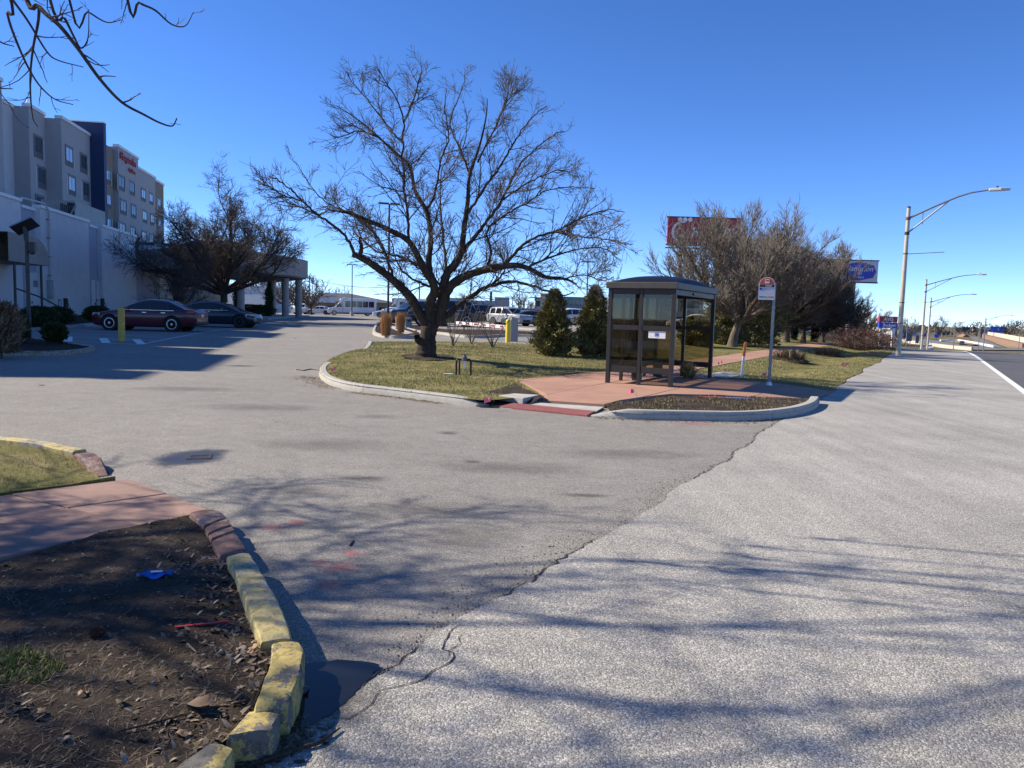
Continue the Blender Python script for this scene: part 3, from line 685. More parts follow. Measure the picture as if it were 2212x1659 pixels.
def tubes(brs, n):
    """one mesh array from branches (pts (k,3), radii (k)) with n sides"""
    P = np.concatenate([b[0] for b in brs]); Rr = np.concatenate([b[1] for b in brs])
    ln = np.array([len(b[0]) for b in brs]); T = np.concatenate([np.gradient(b[0], axis=0) for b in brs])
    T /= np.linalg.norm(T, axis=1, keepdims=True) + 1e-9
    ref = np.array([0.287, 0.513, 0.11]); U = np.cross(T, ref); U /= np.linalg.norm(U, axis=1, keepdims=True) + 1e-9; W = np.cross(T, U)
    a = np.arange(n)*2*np.pi/n
    V = P[:, None, :] + Rr[:, None, None]*(np.cos(a)[None, :, None]*U[:, None, :] + np.sin(a)[None, :, None]*W[:, None, :])
    st_ = np.cumsum(ln) - ln; idx = np.concatenate([np.arange(s, s+l-1) for s, l in zip(st_, ln)])
    k = np.arange(n); k2 = (k+1) % n
    Fq = np.stack([idx[:, None]*n + k, idx[:, None]*n + k2, (idx[:, None]+1)*n + k2, (idx[:, None]+1)*n + k], axis=-1).reshape(-1, 4)
    return V.reshape(-1, 3), Fq
def catmull(pts, per=5):
    P = [np.array(p, float) for p in pts]; P = [2*P[0]-P[1]] + P + [2*P[-1]-P[-2]]; out = []
    for i in range(1, len(P)-2):
        for k in range(per):
            t = k/per; out.append(.5*((2*P[i]) + (-P[i-1]+P[i+1])*t + (2*P[i-1]-5*P[i]+4*P[i+1]-P[i+2])*t*t + (-P[i-1]+3*P[i]-3*P[i+1]+P[i+2])*t**3))
    out.append(P[-2]); return np.array(out)
def sprout(rng, o, d, L, r0, r1, nseg, up, wig):
    p = np.array(o, float); d = np.array(d, float); d /= np.linalg.norm(d); pts = [p.copy()]; s = L/nseg
    for i in range(nseg):
        d = d + rng.normal(0, wig, 3); d[2] += up; d /= np.linalg.norm(d); p = p + d*s; pts.append(p.copy())
    return np.array(pts), np.linspace(r0, r1, nseg+1)
def side_dir(rng, t, ang):
    a = rng.normal(0, 1, 3); a -= t*a.dot(t); a /= np.linalg.norm(a) + 1e-9
    return t*math.cos(ang) + a*math.sin(ang)
def ramify(rng, limbs, spec, tmin=.0035, fall=1.0):
    """limbs: [(pts, radii)]; spec per level: (per_metre, len_lo, len_hi, angle, up, wiggle, nseg, start_frac)"""
    levels = [limbs]; cur = limbs
    for (dens, lo, hi, ang, up, wig, nseg, f0) in spec:
        nxt = []
        for pts, rad in cur:
            seg = np.linalg.norm(np.diff(pts, axis=0), axis=1); tot = seg.sum(); n = rng.poisson(dens*tot*(1-f0)) + (1 if rng.random() < .6 else 0)
            cs = np.concatenate([[0], np.cumsum(seg)])
            for f in np.sort(rng.uniform(f0, 1.0, n)):
                i = min(len(seg)-1, int(np.searchsorted(cs, f*tot) - 1)); i = max(i, 0); t = (f*tot - cs[i])/max(seg[i], 1e-6)
                p = pts[i]*(1-t) + pts[i+1]*t; tg = pts[i+1]-pts[i]; tg = tg/(np.linalg.norm(tg)+1e-9); rr = rad[i]*(1-t)+rad[i+1]*t
                d = side_dir(rng, tg, ang*rng.uniform(.6, 1.35)); L = rng.uniform(lo, hi)*(1.3-.15*(1-fall)-fall*f)
                r0 = max(min(rr*.7, 0.0045 + L*0.011), tmin); nxt.append(sprout(rng, p, d, L, r0, max(tmin*.7, r0*.4), nseg, up, wig))
        levels.append(nxt); cur = nxt
    return levels
def tree_parts(root, levels, sides, bark, twig, base):
    """trunk = first level (limbs), crown = the branches and twigs"""
    V, Fq = tubes(levels[0], sides[0]); o = put(bpy.data.objects.new('trunk', np_mesh('trunk', V - base, Fq, bark, True)), root)
    Vs = []; Fs = []; n = 0
    V, Fq = tubes(levels[1], 4); br = [b for L in levels[2:] for b in L]
    if br:
        V2, F2 = tubes(br, 4 if len(br) < 4000 else 3)
        if F2.shape[0] and len(V2): F2 = F2 + len(V); V = np.concatenate([V, V2]); Fq = np.concatenate([Fq, F2])
    put(bpy.data.objects.new('crown', np_mesh('crown', V - base, Fq, twig, True)), root)

# ---- the big bare tree on the island lawn, limbs traced from the photograph
TB = gp(925, 771, 0, HL); TD = TB.y
def zp(zx, zy, dep=0.0): return np.array(at(548.6 + zx*.4199, 98.7 + zy*.4199, TD + dep))
mt = thing('bare_tree', 'large spreading bare tree with dark trunk on the island lawn', 'tree', TB)
PXM = .4199*TD/F                                   # metres for one traced pixel
LB = [  # (points, r0, r1 in traced px, depth at the end in m)
 ([(884, 1612), (885, 1590), (890, 1540), (893, 1500), (905, 1450), (915, 1425)], 62, 46, 0),
 ([(905, 1460), (850, 1375), (800, 1290), (720, 1210), (620, 1132), (545, 1088), (505, 1073)], 34, 15, -.6),
 ([(520, 1078), (490, 1010), (440, 950), (330, 870), (250, 800), (190, 740), (100, 680), (20, 645)], 10, 2.5, -1.6),
 ([(250, 800), (150, 765), (60, 720), (10, 700)], 5, 2, -.6),
 ([(330, 870), (380, 855), (480, 850), (570, 880)], 5, 2, -1.0),
 ([(545, 1088), (552, 1040), (545, 985)], 13, 9, -.6),
 ([(720, 1210), (690, 1110), (650, 1010), (560, 910), (460, 845), (350, 790), (240, 640), (190, 540)], 9, 2, 1.4),
 ([(915, 1430), (905, 1330), (930, 1245), (870, 1140), (800, 1010), (700, 950), (600, 905), (480, 860), (380, 845)], 34, 4, -1.8),
 ([(925, 1250), (900, 1120), (910, 1000), (890, 860), (830, 750), (800, 620), (720, 545), (640, 470), (560, 400), (450, 325), (370, 300)], 20, 2.5, 1.4),
 ([(890, 850), (930, 760), (960, 600), (1000, 470), (980, 300), (1010, 160)], 8, 2, -1.5),
 ([(800, 1005), (790, 850), (770, 700), (765, 500), (770, 380), (720, 250), (640, 130), (600, 70)], 9, 2, -.9),
 ([(765, 500), (700, 430), (600, 300), (500, 180), (470, 110)], 6, 2, .8),
 ([(770, 400), (830, 250), (860, 130), (850, 60)], 6, 2, 1.2),
 ([(640, 470), (540, 440), (430, 470), (380, 440)], 5, 2, -1.6),
 ([(870, 1140), (760, 1090), (640, 1060), (560, 1000), (520, 900), (480, 700)], 9, 2, 2.2),
 ([(960, 1440), (965, 1350), (970, 1280), (990, 1180), (1060, 1080), (1080, 950), (1100, 800), (1110, 670), (1170, 480), (1200, 300), (1180, 130)], 36, 2, -1.0),
 ([(1110, 670), (1060, 530), (1010, 400), (1060, 250), (1100, 120)], 7, 2, 1.8),
 ([(1055, 1085), (1130, 990), (1200, 900), (1280, 790), (1350, 640), (1440, 540), (1560, 450), (1660, 430)], 14, 2, 2.0),
 ([(1095, 870), (1180, 740), (1280, 600), (1350, 480), (1450, 350), (1570, 280)], 9, 2, -2.0),
 ([(1150, 600), (1250, 400), (1330, 250), (1440, 220)], 6, 2, 1.0),
 ([(1250, 400), (1300, 260), (1320, 130)], 5, 2, 2.0),
 ([(990, 1180), (970, 960), (960, 800), (965, 650), (1030, 520)], 9, 2, 2.5),
 ([(1280, 790), (1420, 700), (1560, 640), (1650, 660)], 6, 2, -1.4),
 ([(970, 1340), (1000, 1250), (1080, 1190), (1200, 1150), (1340, 1130), (1420, 1150), (1500, 1190), (1600, 1200), (1660, 1228)], 32, 5, -1.4),
 ([(1280, 1142), (1330, 1080), (1420, 1000), (1560, 950), (1700, 880), (1850, 845), (1960, 880)], 11, 2, -2.4),
 ([(1195, 1152), (1220, 1060), (1200, 950), (1280, 880), (1420, 800), (1520, 740), (1700, 730), (1850, 760)], 9, 2, 1.5),
 ([(1400, 1145), (1550, 1080), (1750, 1040), (1930, 1100)], 7, 2, -.6),
 ([(1560, 955), (1700, 985), (1850, 1000), (1950, 1040)], 5, 2, -3.2),
 ([(1600, 1200), (1700, 1180), (1800, 1210), (1880, 1180)], 4, 2, -2.2),
 ([(985, 1395), (1050, 1340), (1130, 1280), (1230, 1230), (1330, 1215), (1450, 1240), (1560, 1280), (1650, 1272)], 18, 3, .8),
 ([(1230, 1230), (1290, 1150), (1250, 1050)], 7, 3, 1.2),
 ([(930, 1240), (880, 1230), (800, 1190), (740, 1120), (700, 1000), (640, 940)], 9, 2, -2.6),
 ([(860, 1530), (842, 1510), (838, 1496)], 22, 18, -.25),
]
limbs = []; rng = np.random.default_rng(7)
for k, (pz, r0, r1, dep) in enumerate(LB):
    n = len(pz); dd = [0]
    for a, b in zip(pz[:-1], pz[1:]): dd.append(dd[-1] + math.hypot(a[0]-b[0], a[1]-b[1]))
    # branches that leave another limb start at that limb's depth
    d0 = 0.0
    if k > 1:
        best = 1e9
        for L_pts, L_dep in LBD:
            for (x, y), dq in zip(L_pts, L_dep):
                q = math.hypot(x - pz[0][0], y - pz[0][1])
                if q < best: best = q; d0 = dq
    deps = [d0 + (dep - d0*.0)*(x/dd[-1])**1.1 for x in dd]
    if k == 0: LBD = []
    fine = catmull([(a[0], a[1], q) for a, q in zip(pz, deps)], 6)
    LBD.append(([(p[0], p[1]) for p in fine], [p[2] for p in fine]))
    if r1 <= 2.5: fine = fine[:max(4, int(len(fine)*.92))]
    P3 = np.array([zp(p[0], p[1], p[2]) for p in fine]); t = np.linspace(0, 1, len(fine))
    rr = (r0 + (r1 - r0)*t**.85)*PXM*.88
    if k == 0: rr = rr*(1 + .55*np.exp(-t*9))
    rr = rr*(1 + .06*rng.normal(size=len(rr)))
    limbs.append((P3 + rng.normal(0, .012, P3.shape)*(r0 < 20), rr))
lv = ramify(rng, limbs[1:-1], [(6.2, .5, 1.5, .75, .05, .13, 7, .1), (8.0, .25, .7, .72, .04, .13, 4, .1), (7.5, .12, .36, .7, .03, .1, 3, .15)], .005, 1.02)
lv[0] = limbs
tree_parts(mt, lv, (14, 5), BARK, TWIG, np.array(TB))
sv = MB()                                           # dug earth ring under the trunk
MR = [(TB.x + math.cos(a)*(.75 + .2*noise.noise(Vector((math.cos(a)*2, math.sin(a)*2, 1)))), TB.y - .05 + math.sin(a)*.85) for a in [k*math.pi/14 for k in range(28)]]
struct(sheet('tree_pit', MR, lambda x, y: HL(x, y) + .02 + .03*noise.noise(Vector((x*4, y*4, 0))), MUD, .2, edge=.2))

# ---- generic bare trees
def make_tree(name, label, base, h, spread, nl, seed, spec, bark, twig, fork=.22, tr=.05, rise=.5, sides=(9, 4), lean=(0, 0), group=None, droop=0.0, curve=.06, stems=1, tmin=.011):
    rng = np.random.default_rng(seed); root = thing(name, label, 'tree', base, 0, group); L = []
    b0 = np.array([0, 0, -.15]); hf = h*fork; r0 = h*tr
    for sN in range(stems):
        off = np.array([rng.normal(0, .12), rng.normal(0, .12), 0])*(stems > 1)
        top = np.array([lean[0]*hf, lean[1]*hf, hf])
        pts = catmull([b0 + off, np.array([lean[0]*hf*.2, lean[1]*hf*.2, hf*.35]) + off*1.5, np.array([lean[0]*hf*.6, lean[1]*hf*.6, hf*.7]) + off*2.2, top + off*3.5], 5)
        t = np.linspace(0, 1, len(pts)); L.append((pts, r0/math.sqrt(stems)*(1 - .35*t)*(1 + .5*np.exp(-t*9))))
    for k in range(nl):
        a = 2*math.pi*(k + rng.uniform(-.3, .3))/nl; inner = (k % 3 == 2)
        el = rng.uniform(.95, 1.3) if inner else rng.uniform(.25, .8)*rise*1.6
        d = np.array([math.cos(a)*math.cos(el), math.sin(a)*math.cos(el), math.sin(el)])
        Lm = (h - hf)*rng.uniform(.8, 1.02) if inner else min(spread/max(.35, math.cos(el)), h*.9)*rng.uniform(.8, 1.1)
        o = L[k % stems][0][-1 - int(rng.uniform(0, 5))]
        p, _ = sprout(rng, o, d, Lm, 1, 1, 11, curve*(0.4 if inner else 1.0) - droop*.02, .10)
        t = np.linspace(0, 1, len(p)); L.append((p, r0*rng.uniform(.38, .6)*(1 - t*.93) + .008))
        for q in range(2):                        # secondary limbs
            i = int(rng.uniform(3, 8)); tg = p[i+1]-p[i]; tg /= np.linalg.norm(tg)
            s_, _ = sprout(rng, p[i], side_dir(rng, tg, .65), Lm*rng.uniform(.35, .6), 1, 1, 8, curve, .1)
            tt = np.linspace(0, 1, len(s_)); L.append((s_, L[-1-q][1][i]*.65*(1 - tt*.9) + .006))
    lv = ramify(rng, L[stems:], spec, tmin, .45); lv[0] = L
    tree_parts(root, lv, sides, bark, twig, np.zeros(3)); return root
# left tree by the entrance canopy
tb = at(484, 668, 58); tb.z = H(tb.x, tb.y) + .1
make_tree('bare_tree', 'bare tree with twisted dark trunk before the hotel entrance canopy', tb, 9.4, 6.3, 13, 23,
          [(3.4, .8, 2.2, .75, .05, .13, 6, .1), (5.2, .4, 1.1, .72, .05, .13, 4, .08), (6.5, .25, .6, .7, .04, .1, 2, .15)], BARK, TWIG, fork=.27, tr=.034, rise=.5)
# leafless weeping shrub before the lobby wall
sb = at(385, 690, 62); sb.z = H(sb.x, sb.y) + .1
make_tree('bare_shrub_tree', 'low rounded bare shrub tree against the lobby wall', sb, 3.9, 2.6, 9, 22, [(4, .4, 1.1, .7, .02, .15, 5, .1), (5, .2, .6, .7, 0, .15, 3, .1)], BARK3, TWIGR, fork=.18, tr=.025, rise=.7)
# row along the right walk
SPR = [(4.6, .6, 1.7, .6, .13, .10, 6, .1), (5.6, .35, 1.0, .5, .14, .08, 4, .06), (4.6, .2, .6, .5, .12, .08, 2, .15)]
SPR2 = [(4.4, .6, 1.7, .6, .09, .10, 6, .1), (5.4, .35, 1.0, .55, .09, .08, 4, .06), (6.0, .2, .6, .5, .1, .08, 2, .15)]
RT = [((1581, 749), 8.2, 6.4, 31, BARK2, TWIG2, SPR, 'pale twiggy bare tree nearest the bus shelter on the right lawn', (.25, 0)),
      ((1697, 739), 7.6, 4.2, 32, BARK2, TWIG2, SPR, 'pale trunked bare tree behind the bus stop sign, forking low', (.1, 0)),
      ((1735, 740), 5.4, 3.0, 33, BARK3, TWIG, SPR2, 'dark twin of the bare trees standing just right of the bus stop sign', (0, 0)),
      ((1780, 740), 3.6, 2.3, 34, BARK3, TWIG, SPR2, 'bare tree in the middle of the right row, left of the hotel billboard', (0, 0)),
      ((1815, 742), 2.6, 2.2, 35, BARK2, TWIG, SPR2, 'crooked bare tree with pale leaning trunk under the hotel billboard', (.5, 0)),
      ((1864, 742), 3.0, 2.3, 36, BARK3, TWIG2, SPR2, 'rightmost multi-stem bare tree before the blue and red rental sign', (0, 0))]
RB = []
for (u, v), h, sp, sd_, bk, tw, spec, lab, ln in RT:
    b = gp(u, v, 0, HL); RB.append(b)
    make_tree('bare_tree', lab, b, h*b.y/52.0 if sd_ > 31 else h*b.y/45.0, sp*b.y/52.0, 15, sd_, spec, bk, tw, fork=.2, tr=.034, rise=.5, lean=ln, group='bare trees along the right walk', curve=.05, stems=3 if sd_ == 36 else 1)

# ---- near tree on the left, trunk outside the photo; its branches hang into the corner and shade the ground
nb = Vector((-10.6, 4.9, .1)); rng = np.random.default_rng(44)
nt_ = thing('bare_tree', 'near bare tree whose drooping branches hang in the top left corner', 'tree', nb)
L = [(catmull([(0, 0, -.2), (.05, 0, 1.2), (.15, .05, 2.6), (.2, .1, 3.6)], 5), np.linspace(.26, .17, 16))]
def lw(p): return np.array(p) - np.array(nb)
VIS = [([(-4.5, 6.4, 6.6), at(40, -60, 6.2), at(85, 15, 6.1), at(128, 55, 6.0), at(172, 110, 5.95), at(215, 170, 5.9), at(262, 220, 5.9), at(310, 247, 5.9), at(345, 265, 5.9), at(372, 272, 5.9), at(382, 255, 5.9)], .020, .004),
       ([(-4.6, 6.0, 6.4), at(10, -50, 5.7), at(16, 30, 5.7), at(40, 100, 5.7), at(66, 155, 5.7), at(90, 190, 5.7), at(120, 215, 5.7), at(158, 226, 5.7)], .012, .003),
       ([at(85, 15, 6.1), at(82, 50, 6.1), at(72, 100, 6.05), at(66, 155, 6.05), at(66, 205, 6.0), at(71, 255, 6.0), at(82, 274, 6.0)], .012, .003),
       ([(-4.4, 6.6, 6.6), at(100, -30, 6.4), at(140, 40, 6.4), at(160, 80, 6.4), at(175, 104, 6.4), at(190, 82, 6.4), at(192, 20, 6.4)], .014, .003),
       ([(-4.3, 6.9, 6.9), at(150, 0, 6.7), at(190, 25, 6.7), at(230, 48, 6.7), at(262, 43, 6.7)], .012, .003),
       ([(-4.0, 7.2, 7.2), at(270, -25, 7.0), at(300, 5, 7.0), at(335, 22, 7.0), at(370, 52, 7.0), at(400, 56, 7.0), at(418, 26, 7.0)], .014, .003),
       ([at(20, -10, 6.0), at(60, 45, 6.0), at(100, 110, 6.0), at(125, 130, 6.0), at(180, 145, 6.0)], .010, .003),
       ([at(-30, 60, 5.6), at(0, 90, 5.6), at(30, 100, 5.6)], .008, .003), ([at(-30, 180, 5.6), at(0, 190, 5.6), at(28, 192, 5.6)], .008, .003)]
for P, r0, r1 in VIS:
    c = catmull([lw(p) for p in P], 5); L.append((c, np.linspace(r0, r1, len(c))))
top = L[0][0][-1]
ENDS = [VIS[k][0][0] for k in (0, 1, 3, 4, 5)] + [(-7.6, 5.4, 6.8), (-8.6, 6.2, 7.2), (-9.5, 4.5, 7.2), (-8.2, 4.2, 6.6), (-6.8, 6.4, 5.6), (-7.2, 4.6, 5.4), (-8.5, 7.4, 5.4), (-10, 7.6, 5.2), (-9, 3, 6.0), (-7.5, 2.5, 5.2), (-11.5, 6.2, 6.2), (-12.5, 4.5, 6), (-6.4, 3.6, 5.8), (-10.4, 6.8, 4.6), (-8.9, 7.3, 4.3), (-11.4, 7.8, 4.6), (-9.6, 7.0, 4.0), (-8.2, 6.6, 4.6), (-7.4, 7.0, 4.6), (-9.2, 6.2, 4.8), (-7.8, 6.0, 5.0), (-9.8, 7.8, 4.2), (-8.4, 7.8, 4.6), (-10.6, 6.0, 4.4)]
for q_, ew in enumerate(ENDS):
    e = lw(ew); m = top*.5 + e*.5 + np.array([0, ((q_*.618) % 1 - .5)*2.6, .3 + ((q_*.37) % 1)*.9]); c = catmull([top - [0, 0, .3], top*.75 + e*.25 + [0, 0, .35], m, e], 5)
    L.append((c, np.linspace(.034, .011, len(c))))
    if q_ > 4:
        q, _ = sprout(rng, e, (e-m), 1.3, 1, 1, 6, -.03, .12); L.append((q, np.linspace(.014, .005, len(q))))
vis = L[1:1+len(VIS)]; rest = L[1+len(VIS):]
lvv = ramify(rng, vis, [(6.0, .12, .46, .85, .03, .16, 5, .25), (6.0, .03, .12, .8, .02, .1, 2, .2)], .0025)
dense = [b for b in rest if 5.8 < b[0][-1][1] + nb.y < 9.0 and b[0][-1][2] < 6.0]
lvd = ramify(rng, dense, [(4.0, .5, 1.3, .8, -.01, .12, 6, .25), (5.0, .25, .7, .8, -.01, .12, 4, .1), (5.0, .12, .35, .7, 0, .1, 2, .2)], .0055)
lvr = ramify(rng, rest, [(3.0, .6, 1.6, .8, -.01, .12, 6, .2), (3.6, .3, .8, .8, -.01, .12, 4, .1), (3.6, .12, .35, .7, 0, .1, 2, .2)], .0045)
lv = [L, lvv[1] + lvr[1] + lvd[1], lvv[2] + lvr[2] + lvr[3] + lvd[2] + lvd[3]]
tree_parts(nt_, lv, (9, 5), BARK3, TWIG, np.zeros(3))

# ---- evergreens and shrubs from leaf-sized faces
def leaf_mat(name, cols, trans=True):
    m, nt, b = new_mat(name); g = nt.nodes.new('ShaderNodeNewGeometry')
    r = ramp(nt, g.outputs['Random Per Island'], [(i/(len(cols)-1), c) for i, c in enumerate(cols)])
    nt.links.new(r.outputs[0], b.inputs['Base Color']); b.inputs['Roughness'].default_value = 0.65; b.inputs['Specular IOR Level'].default_value = 0.2
    return m
ARB = leaf_mat('arborvitae_leaf', [(0.08, 0.095, 0.034), (0.14, 0.145, 0.05), (0.21, 0.17, 0.07), (0.1, 0.115, 0.038), (0.28, 0.21, 0.1), (0.13, 0.135, 0.045), (0.17, 0.15, 0.06)])
PINEL = leaf_mat('pine_needles', [(0.02, 0.04, 0.018), (0.04, 0.065, 0.025), (0.06, 0.085, 0.03), (0.03, 0.05, 0.02)])
BOX = leaf_mat('boxwood_leaf', [(0.02, 0.035, 0.012), (0.04, 0.06, 0.02), (0.03, 0.045, 0.016)])
RUST = leaf_mat('rusty_grass', [(0.35, 0.17, 0.06), (0.45, 0.24, 0.09), (0.3, 0.14, 0.05), (0.5, 0.3, 0.14)])
DRY = leaf_mat('dry_shrub_leaf', [(0.16, 0.11, 0.07), (0.24, 0.17, 0.11), (0.1, 0.07, 0.045), (0.3, 0.22, 0.15)])
def leaves(rng, C, D, L, wd):
    """fan faces at centres C pointing along D"""
    n = len(C); D = D/(np.linalg.norm(D, axis=1, keepdims=True)+1e-9); a = rng.normal(size=(n, 3)); S = np.cross(D, a); S /= np.linalg.norm(S, axis=1, keepdims=True)+1e-9
    L = L[:, None]; W = wd[:, None]
    V = np.stack([C, C + D*L*.5 + S*W, C + D*L, C + D*L*.5 - S*W], axis=1).reshape(-1, 3); F_ = np.arange(n*4).reshape(-1, 4)
    return V, F_
def shrub(name, label, cat, base, h, r, n, mat, seed, prof, leaf=.09, wd=.03, upb=.6, group=None, stemr=.03, part='foliage', lump=.38, bk=None):
    rng = np.random.default_rng(seed); root = thing(name, label, cat, base, 0, group)
    z = rng.beta(1.15, 1.25, n); a = rng.uniform(0, 2*np.pi, n)
    ph = rng.uniform(0, 6.28, 6)
    lob = 1 + lump*(np.sin(3*a + ph[0] + 7*z) * .5 + .5*np.sin(5*a + ph[1] - 13*z) + .4*np.sin(2*a + ph[2] + 21*z) + .3*np.sin(9*a + ph[3] + 31*z))
    rad = np.array([prof(q) for q in z])*r*lob*np.sqrt(rng.uniform(.12, 1, n))*rng.uniform(.92, 1.08, n)
    C = np.stack([np.cos(a)*rad, np.sin(a)*rad, z*h + .02], 1)
    D = np.stack([np.cos(a)*(1-upb), np.sin(a)*(1-upb), np.full(n, upb)], 1) + rng.normal(0, .35, (n, 3))
    V, F_ = leaves(rng, C, D, rng.uniform(.6, 1.3, n)*leaf, rng.uniform(.6, 1.3, n)*wd)
    put(bpy.data.objects.new(part, np_mesh(part, V, F_, mat)), root)
    if stemr:
        mb = MB()
        mb.tube([(0, 0, -.1), (0, 0, h*.4), (.02, 0, h*.85)], [stemr, stemr*.6, stemr*.2], 6)
        for k in range(14):
            z0 = h*(.08 + .8*k/14); aa = rng.uniform(0, 6.28); q = prof(z0/h)*r*.75
            mb.tube([(0, 0, z0), (math.cos(aa)*q*.6, math.sin(aa)*q*.6, z0 + q*.3), (math.cos(aa)*q, math.sin(aa)*q, z0 + q*.6)], [stemr*.4, stemr*.25, stemr*.1], 4)
        obj('stem', mb, bk or BARK3, root)
    return root
cone = lambda q: (min(1, .72 + q*2.2) if q < .13 else (1.0*(1 - (q-.13)/.87)**.72 + .04)*(1 + .13*math.sin(q*41) + .08*math.sin(q*83 + 1)))
ball = lambda q: math.sqrt(max(0, 1 - (2*q-1)**2))*.98 + .05
bushp = lambda q: (.75 + .5*q) if q < .4 else .95*math.sqrt(max(0, 1 - ((q-.4)/.62)**2)) + .03
def gpl(u, v): return gp(u, v, 0, HL)
a1, a2 = gpl(1194, 768), gpl(1281, 771)
shrub('arborvitae', 'olive green conical evergreen shrub left of the bus shelter', 'evergreen shrub', a1, 2.2, .64, 15000, ARB, 61, cone, .17, .02, .45, 'conical evergreens by the shelter')
shrub('arborvitae', 'dark conical evergreen shrub touching the shelter\'s left edge', 'evergreen shrub', a2, 2.4, .62, 15000, ARB, 62, cone, .17, .02, .45, 'conical evergreens by the shelter')
for k, (u, v, h, r, lab) in enumerate([(1345, 772, 2.1, .6, 'evergreen shrub seen through the left shelter glass'), (1630, 746, 2.9, 1.5, 'wide dark evergreen bush beside the nearest pale bare tree'), (1566, 744, 2.3, 1.1, 'smaller evergreen bush left of the wide dark one'), (1505, 747, 1.5, .9, 'low evergreen bush seen through the shelter\'s right opening'), (1830, 742, 2.6, 1.7, 'broad evergreen shrub under the hotel billboard')]):
    b = gpl(u, v); shrub('evergreen_bush', lab, 'evergreen shrub', b, h*b.y/42, r*b.y/42, 14000, ARB if k != 4 else PINEL, 70+k, cone if k == 0 else bushp, .16, .03, .5)
for k, (u, v, h, r) in enumerate([(1640, 733, 7.6, 3.2), (1715, 731, 7.2, 3.0), (1760, 731, 5.0, 2.2)]):
    d = RB[1].y + 7; b = at(u, v, d); b.z = H(b.x, b.y) + .1
    t = shrub('pine_tree', ['dark pine behind the bare tree left of the bus stop sign', 'dark pine directly behind the bus stop sign row', 'dark pine behind the bare tree left of the hotel billboard'][k], 'pine tree', b, h*d/62, r*d/62, 9000, PINEL, 80+k, lambda q: 0.0 if q < .28 else math.sin(min(1, (q-.28)/.72)*math.pi)**.7*(.95), .34, .05, .45, 'dark pines behind the right row', stemr=.16, part='crown', lump=.45)
bb = gp(1836, 757, 0, HL)
shrub('dry_shrub', 'low sprawling reddish brown bare shrub at the foot of the right row', 'shrub', gp(1858, 757, 0, HL), 1.3, 2.1, 9000, leaf_mat('red_brown_twigs', [(0.10, 0.06, 0.05), (0.16, 0.09, 0.07), (0.07, 0.045, 0.035)]), 90, ball, .2, .012, .7)
# bare lilac-like shrubs
for k, (u, v) in enumerate([(978, 747), (1018, 743), (1064, 750)]):
    b = gpl(u, v); rng = np.random.default_rng(100+k)
    root = thing('bare_shrub', ['thin bare shrub beside the big tree trunk', 'thin bare shrub in the middle of the three on the lawn', 'thin bare shrub nearest the yellow bollard'][k], 'shrub', b, 0, 'thin bare shrubs on the lawn'); L = []
    for q in range(8):
        a = q*.785 + rng.uniform(-.3, .3); L.append(sprout(rng, (0, 0, -.05), (math.cos(a)*.35, math.sin(a)*.35, 1), rng.uniform(1.6, 2.2), .018, .008, 6, .0, .12))
    lv = ramify(rng, L, [(3.0, .2, .5, .6, .05, .1, 3, .35), (4, .08, .2, .6, .05, .1, 2, .2)]); lv[0] = L
    tree_parts(root, lv, (5, 4), TWIG2, TWIG2, np.zeros(3))
    for o_ in root.children:
        if o_.name.startswith('trunk'): o_.name = 'stem'
def tuft(name, label, base, h, spread, n, mat, seed, lean=.25, wd=.006, group=None, cat='ornamental grass'):
    rng = np.random.default_rng(seed); root = thing(name, label, cat, base, 0, group); a = rng.uniform(0, 6.28, n); l = np.abs(rng.normal(0, lean, n))
    C = np.stack([np.cos(a)*rng.uniform(0, spread, n), np.sin(a)*rng.uniform(0, spread, n), np.full(n, -.02)], 1)
    hh = h*rng.uniform(.65, 1.05, n); tip = C + np.stack([np.cos(a)*np.sin(l)*hh, np.sin(a)*np.sin(l)*hh, np.cos(l)*hh], 1)
    mid = (C + tip)/2 + np.stack([np.cos(a)*-.05*hh*l, np.sin(a)*-.05*hh*l, .12*hh*l], 1)
    S = np.stack([-np.sin(a + rng.normal(0, .6, n)), np.cos(a + rng.normal(0, .6, n)), np.zeros(n)], 1)*wd
    V = np.stack([C-S, C+S, mid+S, tip+S*.3, tip-S*.3, mid-S], 1).reshape(-1, 3); i = np.arange(n)[:, None]*6
    F_ = np.concatenate([i + [0, 1, 2, 5], i + [5, 2, 3, 4]])
    put(bpy.data.objects.new('blades', np_mesh('blades', V, F_, mat)), root); return root
gi = at(833, 716, 36.5); gi.z = H(gi.x, gi.y) + .12; tuft('rust_grass', 'upright rust coloured ornamental grass at the island tip', gi, 1.05, .2, 1500, RUST, 110, .13, .004, 'rust ornamental grasses')
gi = at(866, 706, 41); gi.z = H(gi.x, gi.y) + .12; tuft('rust_grass', 'second rust ornamental grass behind, leaning right', gi, 1.1, .18, 1500, RUST, 111, .13, .004, 'rust ornamental grasses')
STRAWL = leaf_mat('straw_tuft_leaf', [(0.42, 0.33, 0.16), (0.5, 0.42, 0.22), (0.2, 0.2, 0.07), (0.33, 0.25, 0.12)])
gi = gp(1487, 816, 0, HPad); tuft('grass_clump', 'drooping straw coloured grass clump at the shelter\'s right corner', gi, .42, .08, 420, STRAWL, 112, .85, .009)
